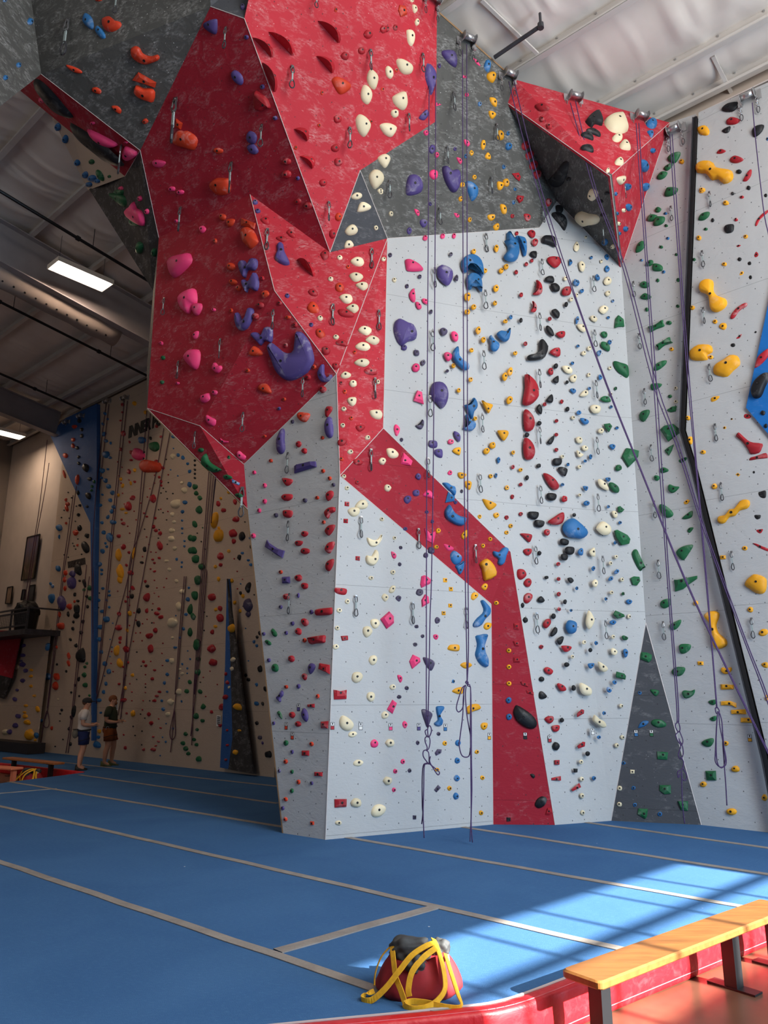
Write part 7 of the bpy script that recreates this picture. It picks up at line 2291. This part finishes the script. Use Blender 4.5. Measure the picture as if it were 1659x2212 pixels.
    mb = MB(); loft(mb, [(-0.01, pz-0.14, 0.140, 0.170), (-0.018, pz-0.08, 0.158, 0.186), (-0.01, pz, 0.154, 0.184), (0.0, pz+0.06, 0.142, 0.172)])
    for sd in 'RL':
        a_, b_, c_ = (Vector(J[k+sd][0]) for k in ('hip', 'thigh', 'knee')); e_ = b_.lerp(c_, 0.5)
        mb.tube([a_+Vector((0, 0, 0.05)), a_, b_, e_], [0.11, 0.128, 0.122, 0.116], 14)
    mb.build('shorts', shorts, root, True)
    H = Vector(J['head'][0])
    blob('hair', H+Vector((-0.022, 0, 0.035)), (0.112, 0.094, 0.100), hair, root)
    if beard: blob('beard', H+Vector((0.062, 0, -0.075)), (0.045, 0.06, 0.045), hair, root)
    for sy in (-1, 1):
        blob('ear', H+Vector((-0.005, sy*0.083, -0.01)), (0.022, 0.011, 0.032), skin_m, root, 8)
        blob('eye', H+Vector((0.088, sy*0.034, 0.012)), (0.010, 0.014, 0.010), 'ink_black', root, 8)
    blob('mouth', H+Vector((0.088, 0, -0.055)), (0.010, 0.024, 0.006), plain('lip', rgb(160, 90, 84), 0.6), root, 8)
    if cap is not None:
        c_ = blob('cap', H+Vector((-0.008, 0, 0.052)), (0.128, 0.108, 0.09), cap, root); blob('brim', H+Vector((0.125, 0, 0.04)), (0.075, 0.075, 0.012), cap, c_)
    for sd in 'RL':
        a_ = Vector(J['ankle'+sd][0]); mb = MB()
        pr = []
        for k in range(9):
            t = k/8; x = -0.085+0.275*t; wd = 0.042*math.sin(math.pi*min(1, max(0.06, t*0.92+0.05)))**0.5; hh = 0.10*(1-t)**1.2+0.035*(1-t*0.4)
            pr.append((x, wd, hh))
        vs = []; fs = []
        for x, wd, hh in pr: vs += [(a_.x+x, a_.y-wd, 0.0), (a_.x+x, a_.y-wd, hh*0.55), (a_.x+x, a_.y-wd*0.5, hh), (a_.x+x, a_.y+wd*0.5, hh), (a_.x+x, a_.y+wd, hh*0.55), (a_.x+x, a_.y+wd, 0.0)]
        for k in range(8):
            for q in range(6): fs.append((k*6+q, k*6+(q+1) % 6, k*6+6+(q+1) % 6, k*6+6+q))
        fs += [tuple(range(5, -1, -1)), tuple(48+q for q in range(6))]
        mesh('shoe', vs, fs, shoe, root, True)
    P = Vector(J['pelvis'][0]); hz = P.z+0.01
    mb = MB(); mb.tube([(P.x+0.162*math.cos(2*math.pi*k/20), 0.194*math.sin(2*math.pi*k/20), hz+0.012*math.cos(2*math.pi*k/20)) for k in range(20)], 0.02, 6, True); hn = mb.build('harness', plain('harness_black', rgb(26, 25, 27), 0.8), root, True)
    for sd, sy in (('R', -1), ('L', 1)):
        t_ = Vector(J['thigh'+sd][0]); mb = MB(); mb.tube([(t_.x+0.112*math.cos(2*math.pi*k/16), t_.y+0.112*math.sin(2*math.pi*k/16), t_.z+0.03*math.cos(2*math.pi*k/16)) for k in range(16)], 0.014, 5, True); mb.build('leg_loop', 'harness_black', hn, True)
    if chalk:
        cb = blob('chalk_bag', (P.x-0.20, -0.08, P.z-0.07), (0.075, 0.075, 0.115), chalk, root); mb = MB(); mb.tube([(P.x-0.20+0.06*math.cos(2*math.pi*k/12), -0.08+0.06*math.sin(2*math.pi*k/12), P.z+0.035) for k in range(12)], 0.012, 5, True); mb.build('bag_rim', 'harness_black', cb)
    else:
        mb = MB(); mb.tube([(P.x-0.02+0.035*math.sin(2*math.pi*k/10), -0.205, P.z-0.03+0.06*math.cos(2*math.pi*k/10)) for k in range(10)], 0.008, 5, True); mb.build('belay_carabiner', 'steel', root)
        mb = MB(); mb.box((P.x-0.02, -0.2, P.z-0.13), (0.05, 0.03, 0.08)); mb.build('belay_device', 'harness_black', root)
    return root
J0 = {'pelvis': ((0, 0, 0.96), (0.115, 0.145)), 'spine': ((0.0, 0, 1.14), (0.105, 0.135)), 'chest': ((-0.015, 0, 1.34), (0.118, 0.15)), 'neck': ((0.0, 0, 1.50), 0.068), 'jaw': ((0.03, 0, 1.565), (0.082, 0.072)), 'head': ((0.03, 0, 1.64), (0.112, 0.092)), 'crown': ((0.022, 0, 1.70), (0.082, 0.075)), 'nose': ((0.125, 0, 1.628), 0.014),
      'hipR': ((-0.005, -0.095, 0.90), 0.10), 'thighR': ((0.0, -0.11, 0.74), 0.102), 'kneeR': ((0.01, -0.115, 0.50), 0.068), 'calfR': ((-0.035, -0.12, 0.36), 0.070), 'ankleR': ((-0.05, -0.12, 0.09), 0.044), 'toeR': ((0.08, -0.125, 0.035), 0.03),
      'hipL': ((0.005, 0.095, 0.90), 0.10), 'thighL': ((0.05, 0.12, 0.74), 0.102), 'kneeL': ((0.10, 0.13, 0.50), 0.068), 'calfL': ((0.07, 0.14, 0.36), 0.070), 'ankleL': ((0.07, 0.145, 0.09), 0.044), 'toeL': ((0.20, 0.15, 0.035), 0.03),
      'shoulderR': ((-0.02, -0.175, 1.42), 0.062), 'upperR': ((-0.045, -0.215, 1.31), 0.062), 'elbowR': ((-0.06, -0.235, 1.13), 0.052), 'forearmR': ((0.04, -0.215, 1.10), 0.050), 'wristR': ((0.19, -0.15, 1.09), 0.027), 'palmR': ((0.255, -0.12, 1.095), (0.020, 0.036)),
      'shoulderL': ((-0.02, 0.175, 1.42), 0.062), 'upperL': ((-0.02, 0.215, 1.31), 0.062), 'elbowL': ((0.0, 0.235, 1.14), 0.052), 'forearmL': ((0.10, 0.20, 1.12), 0.050), 'wristL': ((0.24, 0.10, 1.11), 0.027), 'palmL': ((0.305, 0.06, 1.12), (0.020, 0.036))}
def place(px_foot, px_head, rz, **kw):
    f = gr(*px_foot); top = aY(*px_head, f.y).z; return person(base=f, rz=rz, s=top/1.765, **kw)
plain('shoe_dark', rgb(40, 38, 32), 0.6, 0, 0.3); plain('shoe_lime', rgb(96, 100, 56), 0.6, 0, 0.4)
JA = dict(J0)
for k, dx in (('kneeL', -0.06), ('calfL', -0.07), ('ankleL', -0.08), ('toeL', -0.08)): p, r = JA[k]; JA[k] = ((p[0]+dx, p[1]-0.03, p[2]), r)
place((173, 1663.5), (193, 1508), 0.45, label='climber in white t-shirt, dark cap and navy shorts facing the wall', J=JA, shirt=plain('tee_white', rgb(214, 206, 200), 0.9, 0, 0.04), shorts=plain('navy', rgb(22, 36, 84), 0.85, 0, 0.1), hair=plain('hair_brown', rgb(88, 58, 40), 0.8), cap=plain('cap_charcoal', rgb(44, 42, 44), 0.8), shoe='shoe_dark', chalk=plain('chalk_bag_grey', rgb(110, 106, 96), 0.85))
place((231, 1654.5), (240, 1502), 0.12, label='bearded climber in green t-shirt and rust shorts holding a rope', J=J0, shirt=plain('tee_green', rgb(56, 62, 46), 0.9, 0, 0.06), shorts=plain('rust', rgb(132, 66, 22), 0.85, 0, 0.08), hair=plain('hair_ginger', rgb(132, 78, 46), 0.8), beard=True, shoe='shoe_lime')
